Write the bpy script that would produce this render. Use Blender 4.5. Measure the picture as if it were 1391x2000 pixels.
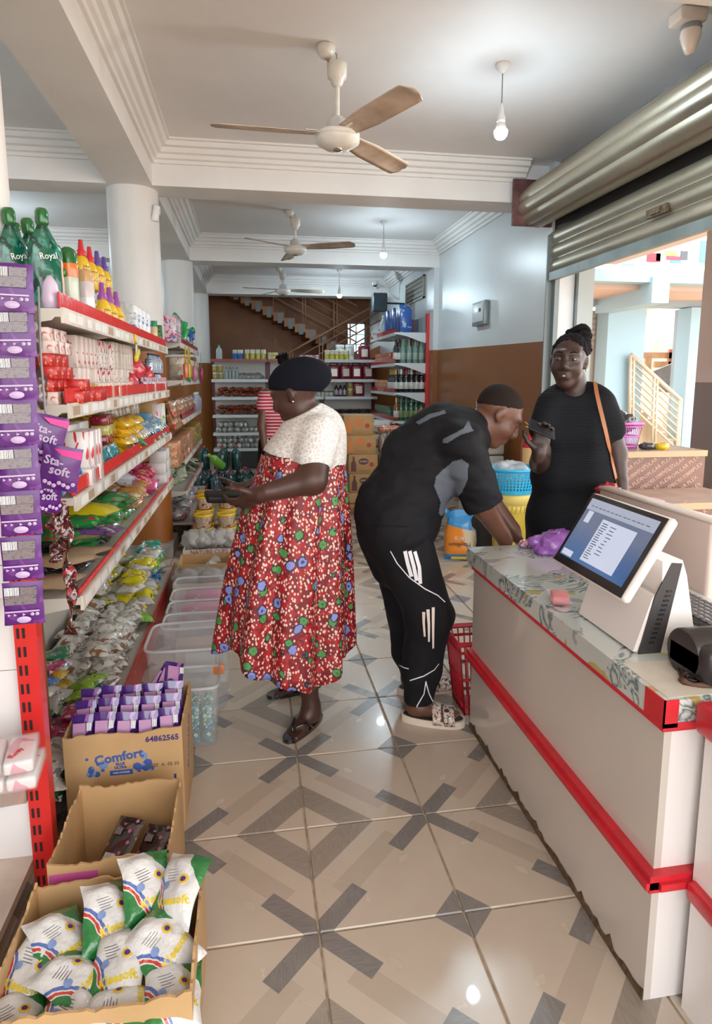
import bpy, bmesh, math, random
import numpy as np
from mathutils import Vector, Matrix, Euler
for _o in list(bpy.data.objects): bpy.data.objects.remove(_o)
SC = bpy.context.scene
COL = SC.collection
R = math.radians
# ------------------------------------------------------------------ camera
CAM_H, FPX, CX, CY = 1.45, 1232.0, 695.5, 927.0      # principal point of the photograph inside the 1391x2000 frame
YAW, PIT = R(9.45), R(8.65)
cd = bpy.data.cameras.new('camera'); cam = bpy.data.objects.new('camera', cd); COL.objects.link(cam)
cd.sensor_fit = 'VERTICAL'; cd.sensor_height = 36.0; cd.lens = FPX / 2000 * 36
cd.shift_y = -(1000 - CY) / 2000; cd.clip_start = 0.02; cd.clip_end = 200
cam.location = (0, 0, CAM_H); cam.rotation_euler = (math.pi/2 - PIT, 0, -YAW)
SC.camera = cam
# ------------------------------------------------------------------ sky, sun, exposure
w = bpy.data.worlds.new('sky'); SC.world = w; w.use_nodes = True
wn = w.node_tree.nodes; wn.clear()
_bg = wn.new('ShaderNodeBackground'); _out = wn.new('ShaderNodeOutputWorld')
_bg.inputs[0].default_value = (0.97, 0.985, 1.0, 1); _bg.inputs[1].default_value = 2.5   # bright hazy overcast sky
w.node_tree.links.new(_bg.outputs[0], _out.inputs[0])
_sd = bpy.data.lights.new('sun', 'SUN'); _sd.energy = 6.0; _sd.angle = R(8); _sd.color = (1.0, 0.93, 0.84)
_so = bpy.data.objects.new('sun', _sd); COL.objects.link(_so); _so.rotation_euler = (R(-30), R(10), 0)
SC.view_settings.view_transform = 'Standard'; SC.view_settings.look = 'None'
SC.view_settings.exposure = 1.0; SC.view_settings.gamma = 1.0; SC.view_settings.use_curve_mapping = False
# ------------------------------------------------------------------ photo pixel -> point (distance always from a known plane)
_fw = np.array([math.sin(YAW)*math.cos(PIT), math.cos(YAW)*math.cos(PIT), -math.sin(PIT)])
_rt = np.array([math.cos(YAW), -math.sin(YAW), 0.0]); _up = np.cross(_rt, _fw)
def ray(x, y): return _fw + _rt*(x-CX)/FPX - _up*(y-CY)/FPX
def atz(x, y, z=0.0): r = ray(x, y); return Vector(r*((z-CAM_H)/r[2]) + [0, 0, CAM_H])
def atx(x, y, X): r = ray(x, y); return Vector(r*(X/r[0]) + [0, 0, CAM_H])
def aty(x, y, Y): r = ray(x, y); return Vector(r*(Y/r[1]) + [0, 0, CAM_H])
rnd = random.Random(7)
# ------------------------------------------------------------------ materials
MATS = {}
def _c(c): return (c[0], c[1], c[2], 1.0)
def mat(name, col, rough=0.5, metal=0.0, alpha=1.0, trans=0.0, emit=0.0, coat=0.0, var=0.0, vs=8.0, bump=0.0, bs=60.0, spec=0.5, sss=0.0, col2=None):
    if name in MATS: return MATS[name]
    m = bpy.data.materials.new(name); m.use_nodes = True; nt = m.node_tree; b = nt.nodes['Principled BSDF']
    b.inputs['Base Color'].default_value = _c(col); b.inputs['Roughness'].default_value = rough; b.inputs['Metallic'].default_value = metal
    b.inputs['Alpha'].default_value = alpha; b.inputs['Transmission Weight'].default_value = trans
    b.inputs['Coat Weight'].default_value = coat; b.inputs['Specular IOR Level'].default_value = spec
    if sss: b.inputs['Subsurface Weight'].default_value = sss; b.inputs['Subsurface Radius'].default_value = (0.02, 0.008, 0.004)
    if emit: b.inputs['Emission Color'].default_value = _c(col); b.inputs['Emission Strength'].default_value = emit
    tc = None
    if var or col2:
        tc = nt.nodes.new('ShaderNodeTexCoord'); n = nt.nodes.new('ShaderNodeTexNoise'); n.inputs['Scale'].default_value = vs; n.inputs['Detail'].default_value = 5
        nt.links.new(tc.outputs['Object'], n.inputs['Vector'])
        r = nt.nodes.new('ShaderNodeValToRGB'); nt.links.new(n.outputs['Fac'], r.inputs[0])
        lo = tuple(v*(1-var) for v in col) if col2 is None else col2
        hi = tuple(min(1, v*(1+var*0.6)) for v in col) if col2 is None else col
        r.color_ramp.elements[0].position = 0.36; r.color_ramp.elements[1].position = 0.64
        r.color_ramp.elements[0].color = _c(lo); r.color_ramp.elements[1].color = _c(hi)
        nt.links.new(r.outputs[0], b.inputs['Base Color'])
    if bump:
        tc = tc or nt.nodes.new('ShaderNodeTexCoord'); n2 = nt.nodes.new('ShaderNodeTexNoise'); n2.inputs['Scale'].default_value = bs; n2.inputs['Detail'].default_value = 4
        nt.links.new(tc.outputs['Object'], n2.inputs['Vector'])
        bp = nt.nodes.new('ShaderNodeBump'); bp.inputs['Strength'].default_value = bump; bp.inputs['Distance'].default_value = 0.01
        nt.links.new(n2.outputs['Fac'], bp.inputs['Height']); nt.links.new(bp.outputs[0], b.inputs['Normal'])
    MATS[name] = m; return m
class NG:                                    # tiny node-expression helper
    def __init__(s, m): s.nt = m.node_tree; s.b = s.nt.nodes['Principled BSDF']
    def n(s, t, **k):
        x = s.nt.nodes.new(t)
        for a, v in k.items(): setattr(x, a, v)
        return x
    def put(s, sock, v):
        if isinstance(v, (int, float)): sock.default_value = v
        elif isinstance(v, tuple): sock.default_value = _c(v) if len(sock.default_value) == 4 else v
        else: s.nt.links.new(v, sock)
    def m(s, op, a, b=0.0, c=None):
        x = s.n('ShaderNodeMath', operation=op); s.put(x.inputs[0], a); s.put(x.inputs[1], b)
        if c is not None: s.put(x.inputs[2], c)
        return x.outputs[0]
    def mix(s, f, a, b):
        x = s.n('ShaderNodeMix', data_type='RGBA'); s.put(x.inputs[0], f); s.put(x.inputs[6], a); s.put(x.inputs[7], b); return x.outputs[2]
    def obj(s): return s.n('ShaderNodeTexCoord').outputs['Object']
    def gen(s): return s.n('ShaderNodeTexCoord').outputs['Generated']
    def xyz(s, v): x = s.n('ShaderNodeSeparateXYZ'); s.put(x.inputs[0], v); return x.outputs
    def noise(s, v, sc, det=4.0, dist=0.0):
        x = s.n('ShaderNodeTexNoise'); s.put(x.inputs['Vector'], v); x.inputs['Scale'].default_value = sc; x.inputs['Detail'].default_value = det; x.inputs['Distortion'].default_value = dist; return x.outputs
    def vor(s, v, sc, feat='F1', rnd_=1.0):
        x = s.n('ShaderNodeTexVoronoi', feature=feat); s.put(x.inputs['Vector'], v); x.inputs['Scale'].default_value = sc; x.inputs['Randomness'].default_value = rnd_; return x.outputs
    def map(s, v, sc=(1, 1, 1), rot=(0, 0, 0), loc=(0, 0, 0)):
        x = s.n('ShaderNodeMapping'); s.put(x.inputs[0], v); x.inputs['Scale'].default_value = sc; x.inputs['Rotation'].default_value = rot; x.inputs['Location'].default_value = loc; return x.outputs[0]
    def ramp(s, f, stops, const=False):
        x = s.n('ShaderNodeValToRGB'); s.put(x.inputs[0], f); e = x.color_ramp.elements
        while len(e) < len(stops): e.new(0.5)
        for i, (p, c) in enumerate(stops): e[i].position = p; e[i].color = _c(c)
        if const: x.color_ramp.interpolation = 'CONSTANT'
        return x.outputs[0]
    def col(s, c): s.nt.links.new(c, s.b.inputs['Base Color'])
    def bump(s, h, st=0.3, d=0.01):
        x = s.n('ShaderNodeBump'); x.inputs['Strength'].default_value = st; x.inputs['Distance'].default_value = d; s.put(x.inputs['Height'], h); s.nt.links.new(x.outputs[0], s.b.inputs['Normal'])
def newmat(name, rough=0.5, **k): m = mat(name, (0.8, 0.8, 0.8), rough, **k); return m, NG(m)
def printed(name, base, inks, scale=14.0, rough=0.3, amount=0.5, stretch=(1, 1, 1), coat=0.3):
    """packaging film: base colour with crisp patches of the printed inks (flat print)"""
    if name in MATS: return MATS[name]
    m, g = newmat(name, rough, coat=coat)
    v = g.map(g.obj(), stretch)
    c = base
    for i, ink in enumerate(inks):
        f = g.noise(g.map(v, loc=(3.1*i+0.37, 1.7*i, 5.3*i)), scale*(1+0.6*i), 1.5, 0.6)['Fac']
        c = g.mix(g.m('GREATER_THAN', f, 0.5+0.2*(1-amount)), c, ink)
    g.col(c); return m
# ------------------------------------------------------------------ mesh builder
class MB:
    def __init__(s): s.v = []; s.f = []; s.mi = []; s.sm = []
    def _add(s, vs, fs, mi, smooth, M=None):
        o = len(s.v)
        s.v.extend([(M @ Vector(p))[:] for p in vs] if M is not None else [tuple(p) for p in vs])
        for f in fs: s.f.append([o+i for i in f]); s.mi.append(mi); s.sm.append(smooth)
        return s
    def box(s, c, d, mi=0, M=None, rz=0.0):
        x, y, z = d[0]/2, d[1]/2, d[2]/2
        vs = [Vector(((i & 1)*2-1, ((i >> 1) & 1)*2-1, ((i >> 2) & 1)*2-1)) for i in range(8)]
        T = Matrix.Translation(c) @ Matrix.Rotation(rz, 4, 'Z')
        if M is not None: T = M @ T
        return s._add([(v.x*x, v.y*y, v.z*z) for v in vs], [(0,2,3,1),(4,5,7,6),(0,1,5,4),(2,6,7,3),(0,4,6,2),(1,3,7,5)], mi, False, T)
    def bb(s, lo, hi, mi=0, M=None):
        return s.box([(a+b)/2 for a, b in zip(lo, hi)], [b-a for a, b in zip(lo, hi)], mi, M)
    def rbox(s, c, d, r=0.01, mi=0, M=None, seg=2):
        bm = bmesh.new(); bmesh.ops.create_cube(bm, size=1.0)
        for v in bm.verts: v.co = Vector((v.co.x*d[0], v.co.y*d[1], v.co.z*d[2]))
        bmesh.ops.bevel(bm, geom=bm.edges[:], offset=min(r, min(d)*0.45), segments=seg, affect='EDGES', profile=0.5)
        bm.verts.index_update()
        T = Matrix.Translation(c); T = M @ T if M is not None else T
        s._add([v.co.copy() for v in bm.verts], [[v.index for v in f.verts] for f in bm.faces], mi, True, T); bm.free(); return s
    def lathe(s, prof, seg=20, mi=0, M=None, smooth=True, sx=1.0, sy=1.0, cap=True):
        vs = []; fs = []; n = len(prof)
        for r, z in prof:
            for k in range(seg):
                a = 2*math.pi*k/seg; vs.append((r*math.cos(a)*sx, r*math.sin(a)*sy, z))
        for i in range(n-1):
            for k in range(seg):
                k2 = (k+1) % seg; fs.append((i*seg+k, i*seg+k2, (i+1)*seg+k2, (i+1)*seg+k))
        s._add(vs, fs, mi, smooth, M)
        if cap:
            if prof[0][0] > 1e-5: s._add(vs[:seg], [list(range(seg))[::-1]], mi, False, M)
            if prof[-1][0] > 1e-5: s._add(vs[-seg:], [list(range(seg))], mi, False, M)
        return s
    def tube(s, pts, r, seg=8, mi=0, M=None, closed=False):
        P = [Vector(p) for p in pts]; n = len(P); rr = r if isinstance(r, (list, tuple)) else [r]*n
        vs = []; fs = []; prev = None
        for i, p in enumerate(P):
            t = (P[(i+1) % n]-P[i-1]) if closed else (P[min(i+1, n-1)]-P[max(i-1, 0)])
            t = t.normalized() if t.length > 1e-9 else Vector((0, 0, 1))
            a = prev if prev is not None else (Vector((0, 0, 1)) if abs(t.z) < 0.9 else Vector((1, 0, 0)))
            u = (a - t*a.dot(t)); u = u.normalized() if u.length > 1e-6 else t.orthogonal().normalized(); prev = u
            q = t.cross(u)
            for k in range(seg):
                an = 2*math.pi*k/seg; vs.append(p + (u*math.cos(an)+q*math.sin(an))*rr[i])
        m = n if closed else n-1
        for i in range(m):
            for k in range(seg):
                k2 = (k+1) % seg; j = (i+1) % n; fs.append((i*seg+k, i*seg+k2, j*seg+k2, j*seg+k))
        if not closed: fs.append(list(range(seg))[::-1]); fs.append([(n-1)*seg+k for k in range(seg)])
        return s._add(vs, fs, mi, True, M)
    def prism(s, pts, z0, z1, mi=0, M=None):
        n = len(pts); vs = [(p[0], p[1], z0) for p in pts]+[(p[0], p[1], z1) for p in pts]
        fs = [list(range(n))[::-1], list(range(n, 2*n))]+[(i, (i+1) % n, n+(i+1) % n, n+i) for i in range(n)]
        return s._add(vs, fs, mi, False, M)
    def quad(s, a, b, c, d, mi=0, M=None): return s._add([a, b, c, d], [(0, 1, 2, 3)], mi, False, M)
    def surf(s, fn, nu, nv, mi=0, M=None, closeu=False, flip=False):
        vs = [fn(i/(nu if closeu else nu-1), j/(nv-1)) for j in range(nv) for i in range(nu)]; fs = []
        for j in range(nv-1):
            for i in range(nu if closeu else nu-1):
                i2 = (i+1) % nu; q = (j*nu+i, j*nu+i2, (j+1)*nu+i2, (j+1)*nu+i); fs.append(q[::-1] if flip else q)
        return s._add(vs, fs, mi, True, M)
    def pillow(s, wd, ht, th, mi=0, M=None, nu=9, nv=9, crimp=0.08, wr=0.12, seed=0, mi2=None):
        """filled sachet/pouch: lies in XY, thickness in Z, flat crimped ends in Y"""
        rr = random.Random(seed); ph = [rr.uniform(0, 6.28) for _ in range(6)]
        def h(u, v):
            e = min(1.0, max(0.0, (min(v, 1-v))/crimp-1)) if crimp else 1.0
            k = (1-abs(2*u-1)**2.6)*(1-abs(2*v-1)**4)*min(1, e*0.5)
            wob = 1+wr*(math.sin(7*u+ph[0]+3*v)+math.sin(9*v+ph[1]-4*u)+0.6*math.sin(15*u+11*v+ph[2]))*0.8
            return max(0.0, k)**0.5*wob*th/2
        bend = rr.uniform(-1, 1)*wr*th*.8
        def P(u, v, sg):
            pinch = 1-0.1*(1-abs(2*v-1)**3)*wr*4
            ed = 0.02*wd*math.sin(11*v+ph[3])*wr*3
            return ((u-0.5)*wd*pinch+ed, (v-0.5)*ht+0.015*ht*math.sin(8*u+ph[4])*wr*4, sg*h(u, v)+bend*((2*v-1)**2+0.5*(2*u-1)))
        s.surf(lambda u, v: P(u, v, 1), nu, nv, mi, M); s.surf(lambda u, v: P(u, v, -1), nu, nv, mi if mi2 is None else mi2, M, flip=True); return s
    def mesh(s, name, mats):
        me = bpy.data.meshes.new(name); me.from_pydata(s.v, [], s.f)
        for m in (mats if isinstance(mats, (list, tuple)) else [mats]): me.materials.append(m)
        me.polygons.foreach_set('material_index', s.mi); me.polygons.foreach_set('use_smooth', s.sm); me.update(); return me
    def build(s, name, mats, parent=None, M=None): return obj(name, s.mesh(name, mats), parent, M)
def obj(name, data, parent=None, M=None):
    o = bpy.data.objects.new(name, data); COL.objects.link(o)
    if parent is not None: o.parent = parent
    if M is not None: o.matrix_basis = M
    return o
def tag(o, label, cat, group=None):
    o['label'] = label; o['category'] = cat
    if group: o['group'] = group
    return o
def thing(name, label, cat, M=None, group=None):
    o = bpy.data.objects.new(name, None); COL.objects.link(o); o.empty_display_size = 0.05
    if M is not None: o.matrix_basis = M
    return tag(o, label, cat, group)
def struct(o, label=None):
    o['kind'] = 'structure'
    if label: o['label'] = label
    return o
def XF(x=0, y=0, z=0, rx=0, ry=0, rz=0, s=1.0):
    return Matrix.Translation((x, y, z)) @ Euler((rx, ry, rz)).to_matrix().to_4x4() @ Matrix.Scale(s, 4)
def copy_tree(o, M, label=None, group=None):
    c = o.copy(); COL.objects.link(c); c.matrix_basis = M
    if label: c['label'] = label
    if group: c['group'] = group
    for ch in o.children:
        d = ch.copy(); COL.objects.link(d); d.parent = c
        for g in ch.children:
            e = g.copy(); COL.objects.link(e); e.parent = d
    return c
def text(name, body, size, m, parent=None, M=None, ext=0.0006, align='CENTER', sx=1.0, bold=0.0):
    cu = bpy.data.curves.new(name, 'FONT'); cu.body = body; cu.size = size; cu.align_x = align; cu.align_y = 'CENTER'; cu.extrude = ext; cu.resolution_u = 2; cu.offset = bold
    t = bpy.data.objects.new(name, cu); COL.objects.link(t)
    dg = bpy.context.evaluated_depsgraph_get(); me = bpy.data.meshes.new_from_object(t.evaluated_get(dg)); bpy.data.objects.remove(t)
    me.materials.clear(); me.materials.append(m)
    if sx != 1.0: me.transform(Matrix.Diagonal((sx, 1, 1, 1)))
    return obj(name, me, parent, M)
def conform(o, me, ax=2, lift=.0007):
    """press a flat print onto the curved face (+Z, or -Y when ax=1) of its packet"""
    from mathutils.bvhtree import BVHTree
    T = BVHTree.FromPolygons([v.co.copy() for v in me.vertices], [tuple(p.vertices) for p in me.polygons]); M = o.matrix_basis; Mi = M.inverted()
    bm = bmesh.new(); bm.from_mesh(o.data); bmesh.ops.subdivide_edges(bm, edges=[e for e in bm.edges if e.calc_length() > .006], cuts=3, use_grid_fill=True)
    for v in bm.verts:
        w_ = M @ v.co; org = Vector((w_.x, w_.y, 1)) if ax == 2 else Vector((w_.x, -1, w_.z)); h = T.ray_cast(org, Vector((0, 0, -1)) if ax == 2 else Vector((0, 1, 0)))[0]
        if h is not None:
            w_[ax] = h[ax]+(lift if ax == 2 else -lift); v.co = Mi @ w_
    bm.to_mesh(o.data); bm.free(); o.data.update(); return o
FRONT = Euler((R(90), 0, 0)).to_matrix().to_4x4()        # XY drawing -> upright, facing -Y
LEFTF = Euler((R(90), 0, R(-90))).to_matrix().to_4x4()   # upright, facing -X
RIGHTF = Euler((R(90), 0, R(90))).to_matrix().to_4x4()   # upright, facing +X
# ================================================================== THE ROOM
ZC, ZB = 3.19, 2.89                        # ceiling, underside of the beams
XR, XL = 2.49, -4.2                        # right wall, far left wall
BX0, BX1 = -1.015, -0.689                  # long beam over the column row
BY = [2.13, 5.21, 8.29, 11.37]; BW = 0.32  # cross beams
white = mat('white_paint', (0.79, 0.77, 0.75), 0.6, var=0.05, vs=2.0, bump=0.05, bs=90)
ceilm = mat('ceiling_paint', (0.78, 0.76, 0.755), 0.65, var=0.06, vs=1.2, bump=0.06, bs=40)
grout = mat('grout', (0.42, 0.33, 0.23), 0.8, var=0.3, vs=30)
# --- floor
fl = struct(MB().bb((XL, -1.5, -0.15), (XR+0.05, 13.4, -0.006)).build('floor', [grout]))
tm, g = newmat('tile_print', 0.22, coat=0.25)
x, y, _ = g.xyz(g.obj())
TP = 0.400
u = g.m('ADD', g.m('DIVIDE', x, TP), 0.5); v = g.m('ADD', g.m('DIVIDE', y, TP), 0.5)
su = g.m('ADD', u, v); df = g.m('ABSOLUTE', g.m('SUBTRACT', u, v))
grain = g.noise(g.map(g.obj(), (14, 90, 1), (0, 0, R(45))), 2.0, 5)['Fac']
grain2 = g.noise(g.map(g.obj(), (14, 90, 1), (0, 0, R(-45))), 2.0, 5)['Fac']
base = g.mix(g.noise(g.obj(), 9.0, 3)['Fac'], (0.47, 0.395, 0.31), (0.54, 0.455, 0.37))
def band(val, a, b): return g.m('MULTIPLY', g.m('GREATER_THAN', val, a), g.m('LESS_THAN', val, b))
c = g.mix(g.m('MULTIPLY', band(su, 0.76, 1.0), g.m('MULTIPLY', g.m('LESS_THAN', df, 0.5), 0.5)), base, (0.36, 0.29, 0.225))
c = g.mix(band(su, 0.27, 0.56), c, g.mix(grain2, (0.17, 0.145, 0.12), (0.34, 0.29, 0.24)))
c = g.mix(g.m('GREATER_THAN', su, 1.79), c, g.mix(grain2, (0.13, 0.125, 0.125), (0.24, 0.22, 0.21)))
for a, b in ((u, v), (v, u)):              # dark bars running from two corners towards the middle
    p = g.m('SUBTRACT', 1.0, a)            # corner at a=1, b=0
    d1 = g.m('ADD', p, b); d2 = g.m('ABSOLUTE', g.m('SUBTRACT', p, b))
    f = g.m('MULTIPLY', g.m('LESS_THAN', d1, 0.66), g.m('LESS_THAN', d2, 0.095))
    c = g.mix(f, c, g.mix(grain, (0.075, 0.075, 0.08), (0.23, 0.22, 0.21)))
dirt = g.noise(g.map(g.obj(), loc=(0.3, 0.1, 0)), 4.0, 4)['Fac']
c = g.mix(g.m('MULTIPLY', dirt, 0.25), c, (0.50, 0.42, 0.33))
g.col(c); g.nt.links.new(g.m('ADD', g.m('MULTIPLY', dirt, 0.25), 0.12), g.b.inputs['Roughness'])
_t = MB(); _h = TP/2-0.0028; _b = 0.003
_t._add([(-_h, -_h, -0.012), (_h, -_h, -0.012), (_h, _h, -0.012), (-_h, _h, -0.012), (-_h, -_h, -_b), (_h, -_h, -_b), (_h, _h, -_b), (-_h, _h, -_b), (-_h+_b, -_h+_b, 0), (_h-_b, -_h+_b, 0), (_h-_b, _h-_b, 0), (-_h+_b, _h-_b, 0)],
        [(0, 1, 5, 4), (1, 2, 6, 5), (2, 3, 7, 6), (3, 0, 4, 7), (4, 5, 9, 8), (5, 6, 10, 9), (6, 7, 11, 10), (7, 4, 8, 11), (8, 9, 10, 11)], 0, False)
tile_me = _t.mesh('tile', [tm])
for i in range(-3, 6):
    for j in range(-5, 20):
        q = {(0, 0): 0, (1, 0): 90, (1, 1): 180, (0, 1): 270}[(i % 2, j % 2)]
        obj('tile', tile_me, fl, XF(0.1445+TP*(i+0.5), 1.864+TP*(j+0.5), 0, 0, 0, R(q)))
# --- ceiling, beams, columns
struct(MB().bb((XL, -1.6, ZC), (XR+0.35, 13.4, ZC+0.15)).build('ceiling', [ceilm]))
struct(MB().bb((BX0, -1.6, ZB), (BX1, 11.69, ZC)).build('beam', [white]))
for by in BY:
    struct(MB().bb((BX1, by, ZB), (XR, by+BW, ZC)).build('beam', [white]))
    struct(MB().bb((XL, by, ZB), (BX0, by+BW, ZC)).build('beam', [white]))
colw, g = newmat('column_paint', 0.45)
_, _, z = g.xyz(g.obj())
g.col(g.mix(g.m('LESS_THAN', z, 1.72), g.mix(g.noise(g.obj(), 3.0)['Fac'], (0.72, 0.70, 0.67), (0.78, 0.76, 0.73)), g.mix(g.noise(g.obj(), 5.0)['Fac'], (0.27, 0.085, 0.012), (0.32, 0.105, 0.02))))
plinth = mat('plinth_tile', (0.46, 0.42, 0.36), 0.3, col2=(0.2, 0.19, 0.18), vs=6)
for k, by in enumerate(BY):
    cx_, cy_ = (-0.865, by+0.18) if k else (-0.902, by+0.02)
    c_ = struct(MB().lathe([(0.192, 0), (0.192, ZB)], 40, 0, XF(cx_, cy_, 0)).build('column', [colw]))
    MB().bb((cx_-.21, cy_-.21, 0), (cx_+.21, cy_+.21, 0.11)).build('plinth', [plinth], c_)
PROF = [(0, .145), (.022, .145), (.028, .122), (.05, .115), (.058, .09), (.082, .082), (.096, .052), (.122, .046), (.135, .016), (.155, .014), (.155, 0)]
def cornice(path, closed, name):
    n = len(path); vs = []; fs = []; P = [Vector((p[0], p[1])) for p in path]
    for i, p in enumerate(P):
        d0 = (p-P[i-1]).normalized() if (closed or i > 0) else None; d1 = (P[(i+1) % n]-p).normalized() if (closed or i < n-1) else None
        n0 = Vector((d0.y, -d0.x)) if d0 is not None else None; n1 = Vector((d1.y, -d1.x)) if d1 is not None else None
        m_ = (n0+n1) if (n0 is not None and n1 is not None) else (n0 if n0 is not None else n1)
        for d, z in PROF: vs.append((p.x+m_.x*d, p.y+m_.y*d, ZC-z))
    k = len(PROF)
    for i in range(n if closed else n-1):
        j = (i+1) % n
        for a in range(k-1): fs.append((i*k+a, j*k+a, j*k+a+1, i*k+a+1))
    return struct(MB()._add(vs, fs, 0, False).build(name, [white]))
cornice([(BX1, 2.45), (BX1, 5.21), (2.27, 5.21)], False, 'trim_1')      # inside of the bend lies to the right of the path
for k in (1, 2):
    a, b = BY[k]+BW, BY[k+1]
    cornice([(BX1, a), (BX1, b), (XR, b), (XR, a)], True, 'trim_%d' % (k+1))
for k in range(3):
    a, b = BY[k]+BW, BY[k+1]
    cornice([(XL, a), (XL, b), (BX0, b), (BX0, a)], True, 'trim_%d' % (k+4))
# --- walls
wr, g = newmat('right_wall_paint', 0.55)
x, y, z = g.xyz(g.obj())
ln = g.m('ADD', 1.765, g.m('MULTIPLY', g.m('SUBTRACT', y, 5.1), 0.02))
g.col(g.mix(g.m('LESS_THAN', z, ln), g.mix(g.noise(g.obj(), 2.0)['Fac'], (0.60, 0.64, 0.65), (0.66, 0.70, 0.71)), g.mix(g.noise(g.obj(), 3.0)['Fac'], (0.22, 0.078, 0.02), (0.27, 0.10, 0.03))))
g.bump(g.noise(g.obj(), 120)['Fac'], 0.08)
g.b.inputs['Roughness'].default_value = 0.32
wl = struct(MB().bb((XR, 5.1, 0), (XR+0.22, 13.4, ZC)).bb((XR-0.07, 8.29, 0), (XR, 8.61, ZB)).bb((XR-0.07, 5.21, ZB-0.02), (XR, 5.53, ZB)).build('wall_right', [wr]))
struct(MB().bb((XL-0.2, -1.6, 0), (XL, 13.4, ZC)).build('wall_left', [white]))
struct(MB().bb((XL, 11.69, 0), (-1.05, 11.85, ZC)).build('wall_back_left', [white]))
struct(MB().bb((XL, -1.62, 0), (-1.2, -1.5, ZC)).build('wall_light_block', [white]))  # unseen wall added behind the camera to cut the sky light
brown = mat('brown_wall_paint', (0.30, 0.11, 0.036), 0.5, var=0.18, vs=1.6)
bw = MB(); wx0, wx1, wz0, wz1 = 2.02, 2.42, 1.75, 2.6
bw.bb((-1.3, 13.25, 0), (wx0, 13.4, 3.4)).bb((wx1, 13.25, 0), (XR, 13.4, 3.4)).bb((wx0, 13.25, 0), (wx1, 13.4, wz0)).bb((wx0, 13.25, wz1), (wx1, 13.4, 3.4))
struct(bw.build('wall_back', [brown]))
struct(MB().bb((-1.3, 11.69, 0), (-1.15, 13.3, ZC)).build('wall_stair', [brown]))
wglass = mat('blue_window_glass', (0.18, 0.75, 0.86), 0.1, trans=0.0, alpha=0.55)
frm = mat('window_frame', (0.12, 0.35, 0.42), 0.4)
wn_ = struct(MB().bb((wx0, 13.3, wz0), (wx0+.025, 13.36, wz1)).bb((wx1-.025, 13.3, wz0), (wx1, 13.36, wz1)).bb((wx0, 13.3, wz0), (wx1, 13.36, wz0+.025)).bb((wx0, 13.3, wz1-.025), (wx1, 13.36, wz1)).build('window_1', [frm]))
for k in range(4):
    for q in range(2):
        a0 = wx0+.025+q*.178; b0 = wz0+.025+k*.2015
        MB().bb((a0+.006, 13.325, b0+.006), (a0+.17, 13.33, b0+.19)).build('pane', [wglass], wn_)
MB().bb((wx0+.02, 13.315, wz0+.2), (wx1-.02, 13.345, wz0+.212)).bb((wx0+.02, 13.315, wz0+.41), (wx1-.02, 13.345, wz0+.422)).bb((wx0+.02, 13.315, wz0+.61), (wx1-.02, 13.345, wz0+.622)).bb((wx0+.195, 13.315, wz0), (wx0+.207, 13.345, wz1)).build('muntin', [frm], wn_)
# --- staircase behind the back shelves
stepm = mat('stair_edge_grey', (0.20, 0.23, 0.23), 0.7); railm = mat('stair_rail_brown', (0.36, 0.17, 0.09), 0.4)
st = struct(thing('staircase', 'brown painted staircase rising behind the back shelves', 'staircase')); del st['category']
st['label'] = 'brown painted staircase with tube railings behind the back shelves'
YS = 12.75; s0 = aty(652, 668, YS); s1 = aty(470, 570, YS); N_ = 9
dx, dz = (s1.x-s0.x)/N_, (s1.z-s0.z)/N_
for k in range(-2, N_+1):
    MB().bb((s0.x+dx*(k+1), YS-0.45, s0.z+dz*k-0.16), (s0.x+dx*k, YS+0.48, s0.z+dz*k)).build('step', [brown], st)
    MB().bb((s0.x+dx*(k+.62), YS-0.455, s0.z+dz*k-0.20), (s0.x+dx*(k+.2), YS-0.44, s0.z+dz*k-0.02)).build('step_end', [stepm], st)
up = Vector((dx, 0, dz))
def rails(o, d, n, cnt, gap, YY, posts, nm='handrail'):
    for q in range(cnt):
        a = o+Vector((0, 0, gap*(q+1))); MB().tube([a-d*2, a+d*n], 0.012 if q < cnt-1 else 0.022, 6).build('handrail' if q == cnt-1 else 'rail', [railm], st)
    for q in posts:
        a = o+d*q; MB().tube([a, a+Vector((0, 0, gap*cnt))], 0.013, 6).build('post', [railm], st)
rails(Vector((s0.x, YS-.5, s0.z)), up, N_, 5, 0.17, YS-.5, (0, 0.3, 3, 3.25, 6))
r0 = aty(563, 690, 12.15); r1 = aty(714, 606, 12.15); dA = (r1-r0)/6
MB()._add([r0+Vector((-.3, 0, -1.05)), r0+Vector((-.3, 0, -.75)), r1+Vector((.3, 0, -.65)), r1+Vector((.3, 0, -.95))], [(0, 1, 2, 3)], 0, False).build('stringer', [brown], st)
rails(r0-Vector((0, 0, .85)), dA, 7.5, 5, .17, 12.15, (0.1, .35, 2.4, 2.65, 4.8))
MB().bb((r1.x-.1, 12.0, r1.z-.9), (XR, 13.25, r1.z-.8)).build('landing', [brown], st)
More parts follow.
